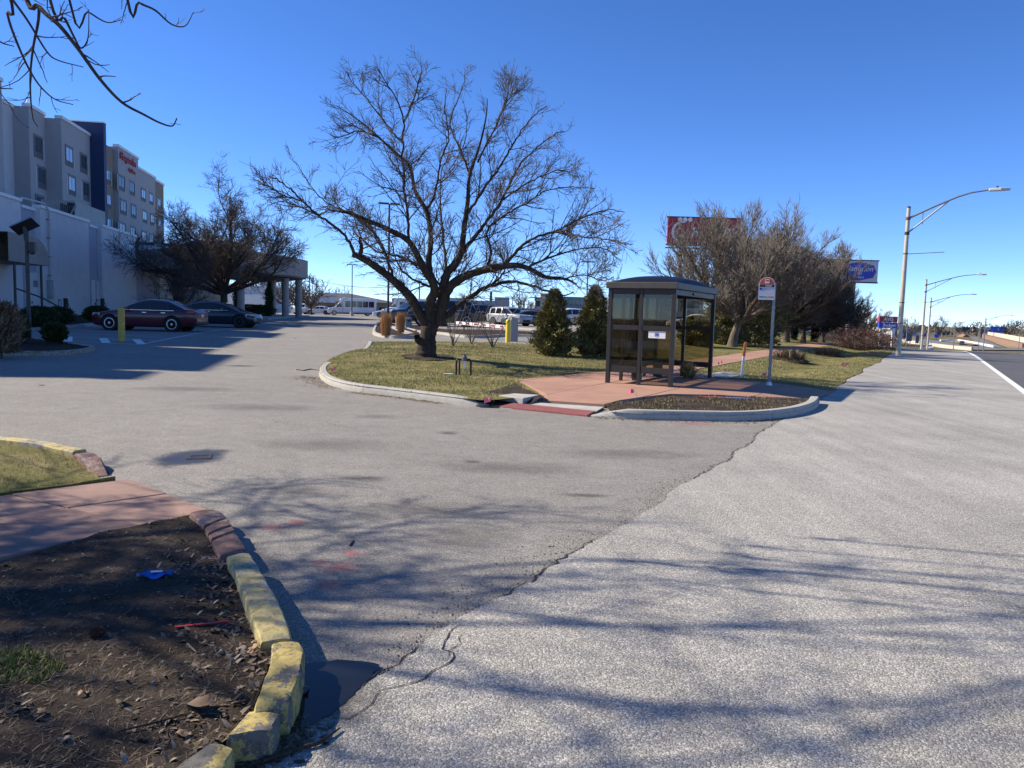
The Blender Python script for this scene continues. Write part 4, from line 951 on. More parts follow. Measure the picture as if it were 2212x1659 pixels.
for k, (u, v, lab) in enumerate([(1705, 779, 'cut brown grass mound on the verge right of the bus stop pole'), (1790, 770, 'cut brown grass mound farther along the verge')]):
    b = gp(u, v, 0, HL); mb = MB(); 
    g_ = tuft('cut_grass_mound', lab, b, .5, .55, 900, STRAW, 113+k, 1.15, .014, 'cut grass mounds on the verge', 'grass mound')
    m_ = [(math.cos(a)*.85*(1+.2*math.sin(3*a)), math.sin(a)*.8) for a in [q*.314 for q in range(20)]]
    mb.v = [(x, y, -.03) for x, y in m_] + [(x*.6, y*.6, .12 + .04*math.sin(5*x)) for x, y in m_] + [(0, 0, .16)]
    mb.f = [(q, (q+1) % 20, 20+(q+1) % 20, 20+q) for q in range(20)] + [(20+q, 20+(q+1) % 20, 40) for q in range(20)]
    obj('mound', mb, MUD, g_, smooth=60)
# ================================================================== shelter, signs, poles
BRONZE = M('bronze_aluminium', (0.036, 0.031, 0.028), 0.45, 0.15, 6.0, metal=0.35, spec=0.5)
BRONZE2 = M('bronze_rim', (0.07, 0.06, 0.05), 0.5, 0.15, 6.0, metal=0.2)
DOMEM = M('smoked_dome', (0.01, 0.013, 0.024), 0.5, 0.1, 3.0, spec=0.15)
STEEL = M('galvanised_steel', (0.25, 0.26, 0.27), 0.45, 0.15, 12, metal=0.7)
WHITEP = M('white_paint', (0.8, 0.8, 0.79), 0.5, 0.05, 5); BLACKP = M('black_paint', (0.02, 0.02, 0.022), 0.45, 0.2, 6)
DARKMET = M('dark_metal', (0.04, 0.042, 0.045), 0.5, 0.2, 6, metal=0.3); TANPOLE = M('tan_aluminium_pole', (0.50, 0.44, 0.35), 0.5, 0.08, 4, metal=0.25)
YELLOW = M('yellow_plastic', (0.78, 0.58, 0.04), 0.45, 0.08, 4); YELLOWW = M('worn_yellow_paint', (0.55, 0.37, 0.07), 0.7, 0.25, 9, bmp=.2)
ORANGE = M('orange_plastic', (0.8, 0.2, 0.03), 0.45, 0.08, 5); PINKF = M('pink_flag', (0.95, 0.2, 0.25), 0.5, 0.08, 5); BLUEP_ = M('navy_print', (0.04, 0.06, 0.3), 0.5, 0.05, 5)
REDS = M('sign_red', (0.38, 0.03, 0.05), 0.5, 0.08, 3); BLUES = M('sign_blue', (0.03, 0.06, 0.45), 0.5, 0.08, 3); ORS = M('sign_orange_red', (0.55, 0.10, 0.045), 0.5, 0.06, 3)
GREYW = M('sign_grey_white', (0.55, 0.57, 0.6), 0.5, 0.06, 3)
def glass_mat(name, tint, gloss=0.08, rough=0.02):
    m = bpy.data.materials.new(name); m.use_nodes = True; nt = m.node_tree; nt.nodes.clear()
    out = nt.nodes.new('ShaderNodeOutputMaterial'); t = nt.nodes.new('ShaderNodeBsdfTransparent'); g = nt.nodes.new('ShaderNodeBsdfGlossy'); mx = nt.nodes.new('ShaderNodeMixShader'); fr = nt.nodes.new('ShaderNodeFresnel')
    t.inputs[0].default_value = (*tint, 1); g.inputs['Roughness'].default_value = rough; g.inputs[0].default_value = (0.9, 0.9, 0.9, 1); fr.inputs[0].default_value = 1.5
    nt.links.new(fr.outputs[0], mx.inputs[0]); nt.links.new(t.outputs[0], mx.inputs[1]); nt.links.new(g.outputs[0], mx.inputs[2]); nt.links.new(mx.outputs[0], out.inputs[0]); return m
TGLASS = glass_mat('tinted_glass', (0.66, 0.63, 0.56))
def rotc(x, y, a): return (x*math.cos(a) - y*math.sin(a), x*math.sin(a) + y*math.cos(a))
RZ = math.atan2(-RDX, RDY)                        # local x across the road, local y along it
NRp = gp(1448, 836, 0, HPad); SW, SL, SH = 1.44, 3.3, 2.19
c_ = rotc(-SW/2, SL/2, RZ); base = Vector((NRp.x + c_[0], NRp.y + c_[1], HPad(NRp.x, NRp.y)))
sh_ = thing('bus_shelter', 'bronze bus shelter with tinted glass and domed roof on the red pad', 'bus shelter', base, RZ)
PW = 0.09; hx, hy = SW/2, SL/2
def post(x, y, h=SH-.1, w_=PW): return obj('post', MB().box(x-w_/2, x+w_/2, y-w_/2, y+w_/2, -.02, h), BRONZE, sh_, bev=.006)
for x in (-hx, hx):
    for y in (-hy, hy): post(x, y)
post(0, -hy, w_=.075); post(0, hy, w_=.075)
ys = [-hy + SL*k/4 for k in (1, 2, 3)]
for y in ys: post(-hx, y, w_=.07)
def rail(x0, y0, x1, y1, z0, z1, t=.06):
    d = Vector((x1-x0, y1-y0, 0)); L = d.length; a = math.atan2(d.y, d.x)
    Mx = Matrix.Translation((x0, y0, 0)) @ Matrix.Rotation(a, 4, 'Z'); return obj('rail', MB().box(PW/2+.001, L-PW/2-.001, -t/2, t/2, z0, z1, Mx), BRONZE, sh_, bev=.004)
for y in (-hy, hy):
    for xa, xb in ((-hx, 0), (0, hx)):
        rail(xa, y, xb, y, .26, .39); rail(xa, y, xb, y, 1.19, 1.29); rail(xa, y, xb, y, 1.97, 2.085)
        for z0, z1 in ((.392, 1.188), (1.292, 1.968)): obj('glass_pane', MB().box(xa+.046, xb-.046, y-.004, y+.004, z0, z1), TGLASS, sh_)
yy = [-hy] + ys + [hy]
for ya, yb in zip(yy[:-1], yy[1:]):
    rail(-hx, ya, -hx, yb, .26, .39); rail(-hx, ya, -hx, yb, 1.19, 1.29); rail(-hx, ya, -hx, yb, 1.97, 2.085)
    for z0, z1 in ((.392, 1.188), (1.292, 1.968)): obj('glass_pane', MB().box(-hx-.004, -hx+.004, ya+.046, yb-.046, z0, z1), TGLASS, sh_)
rail(hx, -hy, hx, hy, 1.97, 2.085)
rf = obj('roof', MB().box(-hx-.09, hx+.09, -hy-.09, hy+.09, SH-.1, SH+.04), BRONZE2, sh_, bev=.012)
dm = MB(); n = 16; R0x, R0y = hx+.04, hy+.04
for i in range(n+1):
    for j in range(n+1):
        a, b = -1+2*i/n, -1+2*j/n; z = SH+.04 + .2*(max(0, (1-abs(a)**2.6)*(1-abs(b)**2.6)))**.6
        dm.v.append((a*R0x, b*R0y, z))
dm.f = [(i*(n+1)+j, (i+1)*(n+1)+j, (i+1)*(n+1)+j+1, i*(n+1)+j+1) for i in range(n) for j in range(n)]
obj('dome', dm, DOMEM, rf, smooth=60)
be = obj('bench', MB().box(-hx+.12, -hx+.5, -.85, 1.2, .43, .47).box(-hx+.06, -hx+.10, -.85, 1.2, .62, .9), BRONZE, sh_, bev=.006)
for y in (-.6, .95): obj('bench_leg', MB().box(-hx+.2, -hx+.42, y-.03, y+.03, -.01, .43), BRONZE, be)
px_ = -hx + .76*SW
pq = obj('plaque', MB().box(px_-.19, px_+.19, -hy-.012, -hy-.006, 1.03, 1.18), WHITEP, sh_)
ring = MB()
for k in range(28):
    a0, a1 = 2*math.pi*k/28, 2*math.pi*(k+1)/28
    ring.add([(px_+math.cos(a)*r, -hy-.0135, 1.105+math.sin(a)*r) for a, r in ((a0, .052), (a1, .052), (a1, .043), (a0, .043))], [(0, 1, 2, 3)])
obj('ring', ring, BLUEP_, pq)
text('M', .085, BLUEP_, pq, (px_, -hy-.0135, 1.105), (R_(90), 0, 0), depth=.001, bold=.003)
obj('route_label', MB().box(hx+.046, hx+.05, -.35, .35, 2.0, 2.06), BRONZE2, sh_)

# bus stop sign
bs = gp(1661, 832, 0, HL); sg = thing('bus_stop_sign', 'round topped red and white bus stop sign on a slender steel post', 'sign', bs, RZ*.62)
DS = bs.y; m_ = DS/F
obj('post', MB().box(-.022, .022, -.015, .015, -.05, (832-612)*m_).box(-.035, -.0225, -.005, .02, -.05, (832-612)*m_-.01).box(.0225, .035, -.005, .02, -.05, (832-612)*m_-.01), STEEL, sg)
obj('foot', MB().lathe([(.07, -.02), (.06, .05), (.04, .08)], 12), WHITEP, sg)
zt, zm, zb = (832-600)*m_, (832-616)*m_, (832-648.5)*m_; pw = 34*m_; cx_ = -pw/2 + .015
pl_ = obj('sign_plate', MB().box(cx_-pw/2, cx_+pw/2, -.028, -.020, zb, zm), GREYW, sg)
hp_ = [(cx_-pw/2*.97, zm-.06), (cx_+pw/2*.97, zm-.06)] + [(cx_ + math.cos(a)*pw/2*.97, zm + math.sin(a)*(zt-zm)) for a in [k*math.pi/16 for k in range(17)]]
Mxz = Matrix(((1, 0, 0, 0), (0, 0, -1, 0), (0, 1, 0, 0), (0, 0, 0, 1)))
hd = obj('sign_head', MB().prism(hp_, .019, .0195+.012, Mxz), WHITEP, sg)
hq = [(cx_ + (x-cx_)*.93, zm + (z-zm)*.93 + .001) for x, z in hp_]
obj('red_field', MB().prism([q if q[1] > zm else (q[0], zm+.0) for q in hq[2:]], .0315, .033, Mxz), ORS, hd)
obj('dark_band', MB().box(cx_-pw/2*.9, cx_+pw/2*.9, -.034, -.032, zm-.055, zm-.002), BLACKP, hd)
bi = obj('bus_icon', MB().box(cx_-.05, cx_+.05, -.036, -.0335, zm+.03, zm+.125), WHITEP, hd, bev=.0)
obj('icon_window', MB().box(cx_-.04, cx_+.04, -.0375, -.0365, zm+.075, zm+.112), ORS, bi)
text('92068', .055, WHITEP, hd, (cx_+.03, -.0345, zm-.028), (R_(90), 0, 0), depth=.0005)
lg = MB().lathe([(.032, 0), (.032, .002)], 18, Matrix.Translation((cx_-pw/2+.05, -.030, zm-.1)) @ Matrix.Rotation(R_(90), 4, 'X')); obj('route_badge', lg, BLUES, pl_)
for k in range(3): obj('print_line', MB().box(cx_-pw/2+.09, cx_-pw/2+.2-.02*k, -.0292, -.0284, zm-.1-.004+.013*k-.013, zm-.1+.003+.013*k-.013), M('print_grey_%d' % k, (.35, .4, .5), .6), pl_)
for k, c in enumerate([(.02, .08, .4), (.02, .3, .2), (.5, .35, .03), (.5, .12, .03)]):
    obj('stripe', MB().box(cx_-pw/2+.02+k*.08, cx_-pw/2+.098+k*.08, -.0292, -.0284, zb+.055, zb+.08), M('stripe_%d' % k, c, .5), pl_)

# orange and white marker post
mp_ = gp(1601, 813, 0, HL); mk = thing('marker_post', 'white utility marker post with orange top behind the shelter', 'marker post', mp_)
mk.rotation_euler = (0, R_(4), 0); k_ = mp_.y/F
obj('tube', MB().tube([(0, 0, -.05), (0, 0, 44*k_)], .036, 14), WHITEP, mk, smooth=40); obj('cap', MB().lathe([(.041, 44*k_), (.041, 71*k_), (.03, 74*k_), (.006, 75*k_)], 14), ORANGE, mk, smooth=40)

# survey flags
FL = [(1371, 872, 'pink marker flag at the mud strip before the shelter', HPad), (727, 801, 'pink marker flag lying by the left end of the island kerb', HL), (1560, 797, 'pink marker flag beside the slab behind the shelter', HL), (1656, 832, 'pink marker flag at the foot of the bus stop post', HL), (1824, 797, 'larger pink marker flag on the verge right of the stop sign', HL), (1832, 800, 'tiny pink marker flag just below the larger verge flag', HL), (1877, 770, 'pink marker flag low on the verge left of the near light pole', HL), (1912, 763, 'left one of two pink flags before the near light pole', HL), (1922, 764, 'pink marker flag nearest the near light pole', HL), (1063, 871, 'crumpled pink flag in the mud beside the utility slab', HL), (1667, 783, 'pink flag beside the cut grass mound behind the stop sign', HL)]
for k, (u, v, lab, zf) in enumerate(FL):
    b = gp(u, v, 0, zf); t = thing('marker_flag', lab, 'flag', b, rnd.uniform(-.6, .6), 'pink marker flags'); low = k in (1, 9)
    if low: b.z += .005
    hh = .06 if low else rnd.uniform(.16, .28)
    obj('wire', MB().tube([(0, 0, -.02), (.03, 0, hh*.6), (-.02, 0, hh+.06)], .002, 4), STEEL, t)
    q = MB(); W_ = .11
    for i in range(5):
        for j in range(2): q.v.append((-.02 - W_*i/4, .012*math.sin(i*2.1+k), hh - .03 - .03*i/4*(1+.5*math.sin(k)) + .075*j))
    q.f = [(i*2, i*2+2, i*2+3, i*2+1) for i in range(4)]; o = obj('flag', q, PINKF, t); s_ = o.modifiers.new('solid', 'SOLIDIFY'); s_.thickness = .001

# backflow pipe assembly on the lawn
bf = gp(1000, 810, 0, HL); b_ = thing('backflow_preventer', 'black pipe loop of a backflow valve standing on the lawn', 'pipe', bf, -.25); PIPE = M('rusty_dark_pipe', (0.05, 0.04, 0.035), .6, .3, 12, metal=.3)
obj('pipe', MB().tube([(-.17, 0, -.05), (-.17, 0, .33), (-.14, 0, .37), (.16, 0, .37), (.19, 0, .33), (.19, 0, -.05)], .026, 10), PIPE, b_, smooth=50)
obj('leg', MB().tube([(-.11, .06, -.05), (-.11, .05, .34)], .022, 8), PIPE, b_, smooth=50)
vb = obj('valve', MB().lathe([(.03, -.05), (.06, -.045), (.065, .0), (.06, .05), (.035, .07), (.03, .1)], 14, Matrix.Translation((.03, 0, .38))), M('valve_bluegrey', (.12, .14, .19), .5, .2, 10, metal=.4), b_, smooth=40)
obj('handle', MB().box(-.02, .09, -.012, .012, .475, .49), PIPE, vb); obj('tag', MB().box(.015, .06, -.04, -.035, .16, .3), WHITEP, b_)
tag(obj('footing', MB().box(-.35, -.12, -.12, .12, -.03, .02), CONC, loc=(bf.x-.12, bf.y+.05, bf.z), bev=.008), 'small concrete footing beside the black pipe loop', 'concrete slab')

# bollards
def bollard(name, label, b, h, r, mat, cap=True):
    t = thing(name, label, 'bollard', b, 0, 'yellow bollards'); obj('tube', MB().lathe([(r, -.05), (r, h-.09), (r*.97, h-.06), (r*.8, h-.02), (r*.35, h)], 20), mat, t, smooth=50); return t
bl = gp(263, 737); bollard('bollard', 'worn yellow steel bollard in the hatched parking area by the hotel', bl, 73*bl.y/F, .10*bl.y/24, YELLOWW)
b2 = gp(1097, 738, .1); bollard('bollard', 'bright yellow bollard beside the grey gate machine', b2, 48*b2.y/F, .11, YELLOW)
# grey gate machine and barrier
GM = M('gate_machine_grey', (.3, .31, .31), .5, .1, 4)
g_ = at(1107, 738, b2.y + .5); g_.z = H(g_.x, g_.y) + .1; gm = thing('gate_machine', 'low grey parking gate machine behind the bright yellow bollard', 'gate machine', g_, .5)
obj('cabinet', MB().box(-.19, .19, -.16, .16, 0, .95), GM, gm, bev=.02); obj('hood', MB().prism([(-.17, .96), (.21, .96), (.21, 1.02), (-.17, 1.1)], -.18, .18, Matrix(((1, 0, 0, 0), (0, 0, 1, 0), (0, 1, 0, 0), (0, 0, 0, 1)))), GM, gm, bev=.01); obj('slot_panel', MB().box(.191, .2, -.1, .1, .35, .8), DARKMET, gm)
ga = at(1092, 706, b2.y+2.6); gb = at(984, 697, b2.y+6.0)
gt = thing('barrier_arm', 'red and white striped parking barrier arm behind the thin shrubs', 'barrier', (ga.x, ga.y, H(ga.x, ga.y)))
A_, B_ = ga - gt.location, gb - gt.location; obj('arm', MB().bar(A_, B_, .06, .15), WHITEP, gt)
for k in range(6): 
    p, q = A_.lerp(B_, .03+k*.165), A_.lerp(B_, .095+k*.165); obj('stripe', MB().bar(p, q, .064, .1), REDS, gt)
obj('cabinet', MB().box(-.22+A_.x+.3, .22+A_.x+.3, -.2, .2, 0, 1.1), GM, gt, bev=.02)

# solar light post
sp = gp(64, 737, .12); so_ = thing('solar_light_post', 'dark post with tilted solar panel on the left mulch island', 'lamp post', sp, .2); k_ = sp.y/F
obj('pole', MB().tube([(0, 0, -.1), (0, 0, 235*k_)], .062, 12), DARKMET, so_, smooth=40)
Mp = Matrix.Translation((-.05, 0, 245*k_)) @ Matrix.Rotation(R_(-28), 4, 'Y') @ Matrix.Rotation(R_(-32), 4, 'X')
pnl = obj('solar_panel', MB().box(-.36, .36, -.23, .23, -.02, .02, Mp), BLACKP, so_, bev=.004); obj('panel_frame', MB().box(-.37, .37, -.24, -.231, -.025, .025, Mp).box(-.37, .37, .231, .24, -.025, .025, Mp), STEEL, pnl)
bx_ = obj('battery_box', MB().box(.06, .26, -.1, .1, 193*k_, 212*k_), DARKMET, so_, bev=.01); obj('lamp_head', MB().lathe([(.05, 186*k_), (.09, 189*k_), (.09, 193*k_)], 12, Matrix.Translation((.16, 0, 0))), BLACKP, bx_); obj('bracket', MB().bar((-.03, 0, 215*k_), (-.05, 0, 244*k_), .08, .08), DARKMET, so_)

# ---- street lights along the road
def street_light(label, b, h, arm, rise, side=1, mat=TANPOLE, r=.13, group='road light poles', sag=True):
    t = thing('street_light', label, 'street light', b, RZ if side > 0 else RZ + math.pi, group)
    obj('pole', MB().tube([(0, 0, -1.0), (0, 0, h*.55), (0, 0, h)], [r, r*.86, r*.7], 14), mat, t, smooth=40)
    obj('base_cap', MB().lathe([(r*.72, h-.02), (r*.72, h+.05), (.02, h+.08)], 10), DARKMET, t)
    for z in (h*.69, h*.36, h*.22): obj('band', MB().lathe([(r*.95, z), (r*1.02, z+.02), (r*.95, z+.04)], 14, cap=False), DARKMET, t)
    z0 = h - .55
    am = obj('mast_arm', MB().tube([(0, 0, z0), (arm*.35, 0, z0+rise*.5), (arm*.62, 0, z0+rise*.84), (arm*.78, 0, z0+rise*.98), (arm, 0, z0+rise*1.06)], [.055, .05, .045, .04, .035], 8), STEEL, t, smooth=60)
    obj('lower_strut', MB().tube([(0, 0, z0-.75), (arm*.5, 0, z0+rise*.66)], .04, 8), STEEL, am); obj('tie', MB().bar((arm*.19, 0, z0-.32), (arm*.19, 0, z0+.26), .035), STEEL, am)
    for z in (z0, z0-.75): obj('clamp', MB().lathe([(r*.82, z-.08), (r*.9, z-.06), (r*.9, z+.06), (r*.82, z+.08)], 12, cap=False), M('rusty_clamp', (.18, .07, .05), .7), t) if z == z0 else obj('clamp', MB().lathe([(r*.82, z-.08), (r*.9, z-.06), (r*.9, z+.06), (r*.82, z+.08)], 12, cap=False), DARKMET, t)
    hd = obj('lamp_head', MB().prism([(arm-.05, -.12), (arm+.45, -.16), (arm+.85, -.05), (arm+.85, .05), (arm+.45, .16), (arm-.05, .12)], z0+rise*1.06-.07, z0+rise*1.06+.07), GREYW, t, bev=.03); obj('photocell', MB().lathe([(.05, 0), (.05, .1)], 8, Matrix.Translation((arm+.3, 0, z0+rise*1.06+.068))), DARKMET, hd)
    if side > 0: obj('cross_arm', MB().bar((0, 0, h*.69), (1.75, 0, h*.7), .035), STEEL, t)
    return t
s1 = gp(1940, 768, 0, HL); kk = s1.y/F
street_light('tallest tan light pole at the shoulder edge, nearest the camera', s1, 314*kk, 3.5, 1.2)
for u, vt, Y, lab in ((1990, 605, 86, 'second tan light pole, just beyond the road crest'), (2003, 644, 113, 'third light pole, close right of the second')):
    b = at(u, 756, Y); b.z = H(b.x, b.y); tp_ = at(u+8, vt, Y); street_light(lab, b, tp_.z - b.z, 4.8, 1.1)
for u, vt, Y, sd_, lab in ((2059, 696, 235, 1, 'small distant light pole in the dip left of the far gantry'), (2124, 686, 195, 1, 'light pole behind the white car at the road edge'), (2113, 702, 240, -1, 'distant light pole with its arm reaching left'), (1896+60, 690, 240, -1, 'faint distant light pole beside the near tall pole'), (2200, 712, 300, 1, 'farthest small light pole at the right edge')):
    b = at(u, 756, Y); b.z = H(b.x, b.y); tp_ = at(u, vt, Y); street_light(lab, b, tp_.z - b.z, 5.0, 1.2, sd_, STEEL)

# ---- billboards
def board(name, label, u0, v0, u1, v1, Y, mat, rz=0.0, legs=(.5,), gnd=None, th=.5):
    a, c = at(u0, v1, Y), at(u1, v0, Y); W_ = c.x - a.x; Hh = c.z - a.z; bx, by = (a.x+c.x)/2, Y
    t = thing(name, label, 'billboard', (bx, by, H(bx, by)), rz); z0 = a.z - H(bx, by)
    pn = obj('panel', MB().box(-W_/2, W_/2, -th/2, th/2, z0, z0+Hh), mat, t)
    obj('frame', MB().box(-W_/2-.12, W_/2+.12, -th/2+.02, th/2-.02, z0-.15, z0-.005).box(-W_/2-.12, W_/2+.12, -th/2+.02, th/2-.02, z0+Hh+.005, z0+Hh+.15), DARKMET, t)
    for f in legs: obj('leg', MB().tube([(-W_/2+f*W_, .1, -1.5), (-W_/2+f*W_, .1, z0-.1)], .45 if len(legs) == 1 else .25, 12), M('billboard_leg', (.22, .2, .18), .7), t, smooth=40)
    return t, W_, Hh, z0, pn
t, W_, Hh, z0, pn = board('billboard', 'red chicken restaurant billboard half hidden behind the pale bare tree', 1440, 474, 1600, 527, 105, REDS, legs=(.2, .8))
obj('catwalk', MB().box(-W_/2-.3, W_/2+.3, -1.2, -.3, z0-.6, z0-.5), DARKMET, t)
Cc = MB()
for i in range(26):
    a0, a1 = [R_(62) + R_(236)*(i+q)/26 for q in (0, 1)]
    rr = lambda a: (Hh*.40, Hh*.40 - Hh*.10*math.sin((a-R_(62))/R_(236)*math.pi)**.6 - .02)
    Cc.add([(-W_/2 + Hh*.52 + math.cos(a)*r*.92, -.27, z0+Hh*.46 + math.sin(a)*r) for a, r in ((a0, rr(a0)[0]), (a1, rr(a1)[0]), (a1, rr(a1)[1]), (a0, rr(a0)[1]))], [(0, 1, 2, 3)])
for r, cx2, cz2 in ((.17, .50, .46),):
    for i in range(20):
        a0, a1 = 2*math.pi*i/20*.8+.6, 2*math.pi*(i+1)/20*.8+.6
        Cc.add([(-W_/2 + Hh*cx2 + math.cos(a)*q, -.27, z0+Hh*cz2 + math.sin(a)*q) for a, q in ((a0, r*Hh), (a1, r*Hh), (a1, r*Hh*.7), (a0, r*Hh*.7))], [(0, 1, 2, 3)])
obj('emblem', Cc, WHITEP, pn)
for k in range(3): obj('crest_dot', MB().lathe([(Hh*.085, 0), (Hh*.085, .01)], 14, Matrix.Translation((-W_/2+Hh*(.46+.19*k), -.265, z0+Hh*(.93))) @ Matrix.Rotation(R_(90), 4, 'X')), WHITEP, pn)
text('hick-fil-A', Hh*.6, WHITEP, pn, (-W_/2+Hh*1.95, -.27, z0+Hh*.42), (R_(90), 0, 0), depth=.01, shear=.25)
t, W_, Hh, z0, pn = board('billboard', 'grey billboard with blue hexagon hotel logo above the right row', 1754, 565, 1896, 606, 98, GREYW, legs=(.63,))
hx_ = [(-.5, 0), (-.42, .32), (0, .5), (.42, .32), (.5, 0), (.42, -.32), (0, -.5), (-.42, -.32)]; cxh = W_/2 - Hh*.93
def hexp(s1, s2, y0, y1): return MB().prism([(cxh + x*Hh*1.7*s1, z0+Hh*.5 + z*Hh*.92*s2) for x, z in hx_], y0, y1, Mxz)
obj('dark_field', MB().box(-W_/2+.02, W_/2-Hh*1.87, -.262, -.251, z0+.02, z0+Hh-.02), M('board_dark', (.14, .13, .15), .6), pn)
hb = obj('hexagon_border', hexp(1, 1, .251, .262), M('logo_crimson', (.35, .03, .08), .5), pn); hb2 = obj('hexagon', hexp(.95, .93, .263, .268), BLUES, pn)
text('Hampton', Hh*.36, WHITEP, hb2, (cxh, -.27, z0+Hh*.62), (R_(90), 0, 0), depth=.005, shear=.3); text('Inn', Hh*.22, WHITEP, hb2, (cxh, -.27, z0+Hh*.40), (R_(90), 0, 0), depth=.005, shear=.3); text('by Hilton', Hh*.14, WHITEP, hb2, (cxh, -.27, z0+Hh*.22), (R_(90), 0, 0), depth=.005)
# car rental pylon sign
Yb = 150; a = at(1897, 708, Yb); c = at(1938, 684, Yb); bx = (a.x+c.x)/2
t = thing('rental_sign', 'red and blue car rental pylon sign left of the near light pole', 'sign', (bx, Yb, H(bx, Yb))); W_ = c.x-a.x; z0 = a.z - t.location.z; Hh = c.z-a.z
bp = obj('blue_panel', MB().box(-W_/2, W_/2, -.3, .3, z0, z0+Hh*.48), BLUES, t); rp = obj('red_panel', MB().box(-W_/2, W_/2, -.3, .3, z0+Hh*.52, z0+Hh), REDS, t)
text('Budget', Hh*.4, WHITEP, bp, (W_*.06, -.32, z0+Hh*.24), (R_(90), 0, 0), depth=.01, bold=.02); text('AVIS', Hh*.42, WHITEP, rp, (0, -.32, z0+Hh*.75), (R_(90), 0, 0), depth=.01, bold=.02)
for x in (-W_*.35, W_*.35): obj('leg', MB().box(x-.25, x+.25, -.2, .2, -8, z0), WHITEP, t)
for u0, u1, m__, lb in ((1866+60*0+82-48, 1917, WHITEP, 'white low direction sign under the rental pylon'), (1918, 1938, REDS, 'red low direction sign under the rental pylon')):
    a = at(u0, 737, 140); c = at(u1, 732, 140); bx = (a.x+c.x)/2; t = thing('low_sign', lb, 'sign', (bx, 140, H(bx, 140))); 
    obj('panel', MB().box(-(c.x-a.x)/2, (c.x-a.x)/2, -.1, .1, a.z-t.location.z, c.z-t.location.z), m__, t); obj('leg', MB().box(-.1, .1, -.05, .05, -.5, a.z-t.location.z), STEEL, t)
# back sides of road signs
for u0, v0, u1, v1, Y, lab in ((2034, 718, 2057, 731, 170, 0), (2070, 720, 2084, 740, 180, 0)):
    pass
for u0, v0, u1, v1, Y, lab in ((1865+590*.1567, 723, 1865+672*.1567, 737, 150, 'grey back of a road sign right of the near tall pole'), (1865+715*.1567, 726, 1865+770*.1567, 741, 165, 'darker grey road sign back beside the second light pole')):
    a = at(u0, v1, Y); c = at(u1, v0, Y); bx = (a.x+c.x)/2; t = thing('road_sign', lab, 'sign', (bx, Y, H(bx, Y))); W_ = c.x-a.x
    obj('panel', MB().box(-W_/2, W_/2, -.03, .03, a.z-t.location.z, c.z-t.location.z), M('sign_back', (.13, .13, .14), .6), t)
    for x in (-W_*.25, W_*.25): obj('post', MB().box(x-.05, x+.05, .031, .1, -.5, c.z-t.location.z), STEEL, t)
# ================================================================== hotel, wing, entrance canopy
STUCCO = M('stucco_white', (0.60, 0.595, 0.59), 0.9, 0.07, 1.2, bmp=.15, bscale=40); STUCCO2 = M('stucco_grey', (0.38, 0.37, 0.365), 0.9, 0.06, 1.2, bmp=.15, bscale=40)
STUCLT = M('stucco_light', (0.52, 0.515, 0.505), 0.9, 0.06, 1.2, bmp=.15, bscale=40); TANST = M('stucco_tan', (0.26, 0.205, 0.155), 0.9, 0.08, 1.2, bmp=.15, bscale=40)
NAVY = M('navy_panel', (0.012, 0.03, 0.095), 0.6, 0.1, 2); COPING = M('white_coping', (0.72, 0.72, 0.71), 0.5, 0.05, 2); LILAC = M('lavender_panel', (0.36, 0.36, 0.44), 0.85, 0.05, 2)
WFRAME = M('window_frame_grey', (0.16, 0.16, 0.165), 0.6, 0.1, 3); DOORW = M('white_door', (0.62, 0.63, 0.62), 0.6, 0.08, 2)
WGL = M('window_glass_dark', (0.05, 0.07, 0.085), 0.08, 0.25, 1.0, spec=0.8); WGL2 = M('window_glass_sky_tint', (0.42, 0.55, 0.68), 0.12, 0.15, .7, spec=0.8); GRILLE = M('vent_grille', (0.10, 0.105, 0.115), 0.7, 0.1, 5)  # pale blue panes: the sky's reflection is painted into the glass colour
ROOFD = M('dark_roof', (0.06, 0.065, 0.075), 0.7, 0.15, 2); FASCIA = M('taupe_fascia', (0.30, 0.265, 0.235), 0.85, 0.1, 1.5, bmp=.2)
WS = 0.184; WN = math.hypot(1, WS); WA = math.atan2(1, -WS)             # wall direction (recedes to the vanishing point)
def wp(u, v, D):
    r = ray(u, v); Y = -D/(r.x + WS); return Vector((0, 0, CAMZ)) + r*Y
class Facade:
    def __init__(s, D0, Y0, z0): s.D0 = D0; s.o = Vector((-D0 - WS*Y0, Y0, z0)); s.a = Vector((-WS/WN, 1/WN, 0))
    def lx(s, u, D=None): D = D or s.D0; p = wp(u, 700, D); return (p - s.o).dot(s.a)
    def ly(s, D): return (D - s.D0)/WN
    def z(s, u, v, D=None): return wp(u, v, D or s.D0).z - s.o.z
HF = Facade(28.0, 62.0, .45)
ho = thing('hotel', 'five storey grey hotel with navy fin wall and red rooftop lettering', 'hotel building', HF.o, WA)
def bay(x0, x1, D, zt, mat, back=18.0, cop=True, z0=-.3, name='wall'):
    y = HF.ly(D); o = obj(name, MB().box(x0, x1, y, back, z0, zt), mat, ho)
    if cop: obj('coping', MB().box(x0-.06, x1+.06, y-.12, y+.5, zt+.002, zt+.28), COPING, o)
    return o
DA, DB, DC = 30.6, 29.33, 28.0
xB0, xB1 = HF.lx(74.6, DB), HF.lx(142.3, DC); xC1 = HF.lx(202.2, DC)
zB = HF.z(74.6, 238, DB); zC = HF.z(142.3, 263, DC)
xq = HF.lx(-60, DA) - .003; k = 0                                  # the wing of the hotel that goes on beyond the left edge
while xq > -40.0:
    Lq = (5.2, 2.6, 4.4, 3.0)[k % 4]; dq = (28.0, 29.6, 28.4, 30.2)[k % 4]; zq = zC + (0.0, .5, -.4, .9)[k % 4]
    bay(max(-40.0, xq - Lq), xq - .003, dq, zq, STUCCO2 if k % 2 == 0 else STUCLT); xq -= Lq; k += 1
bay(HF.lx(6, DA), xB0-.003, DA, HF.z(14, 226, DA), STUCLT)
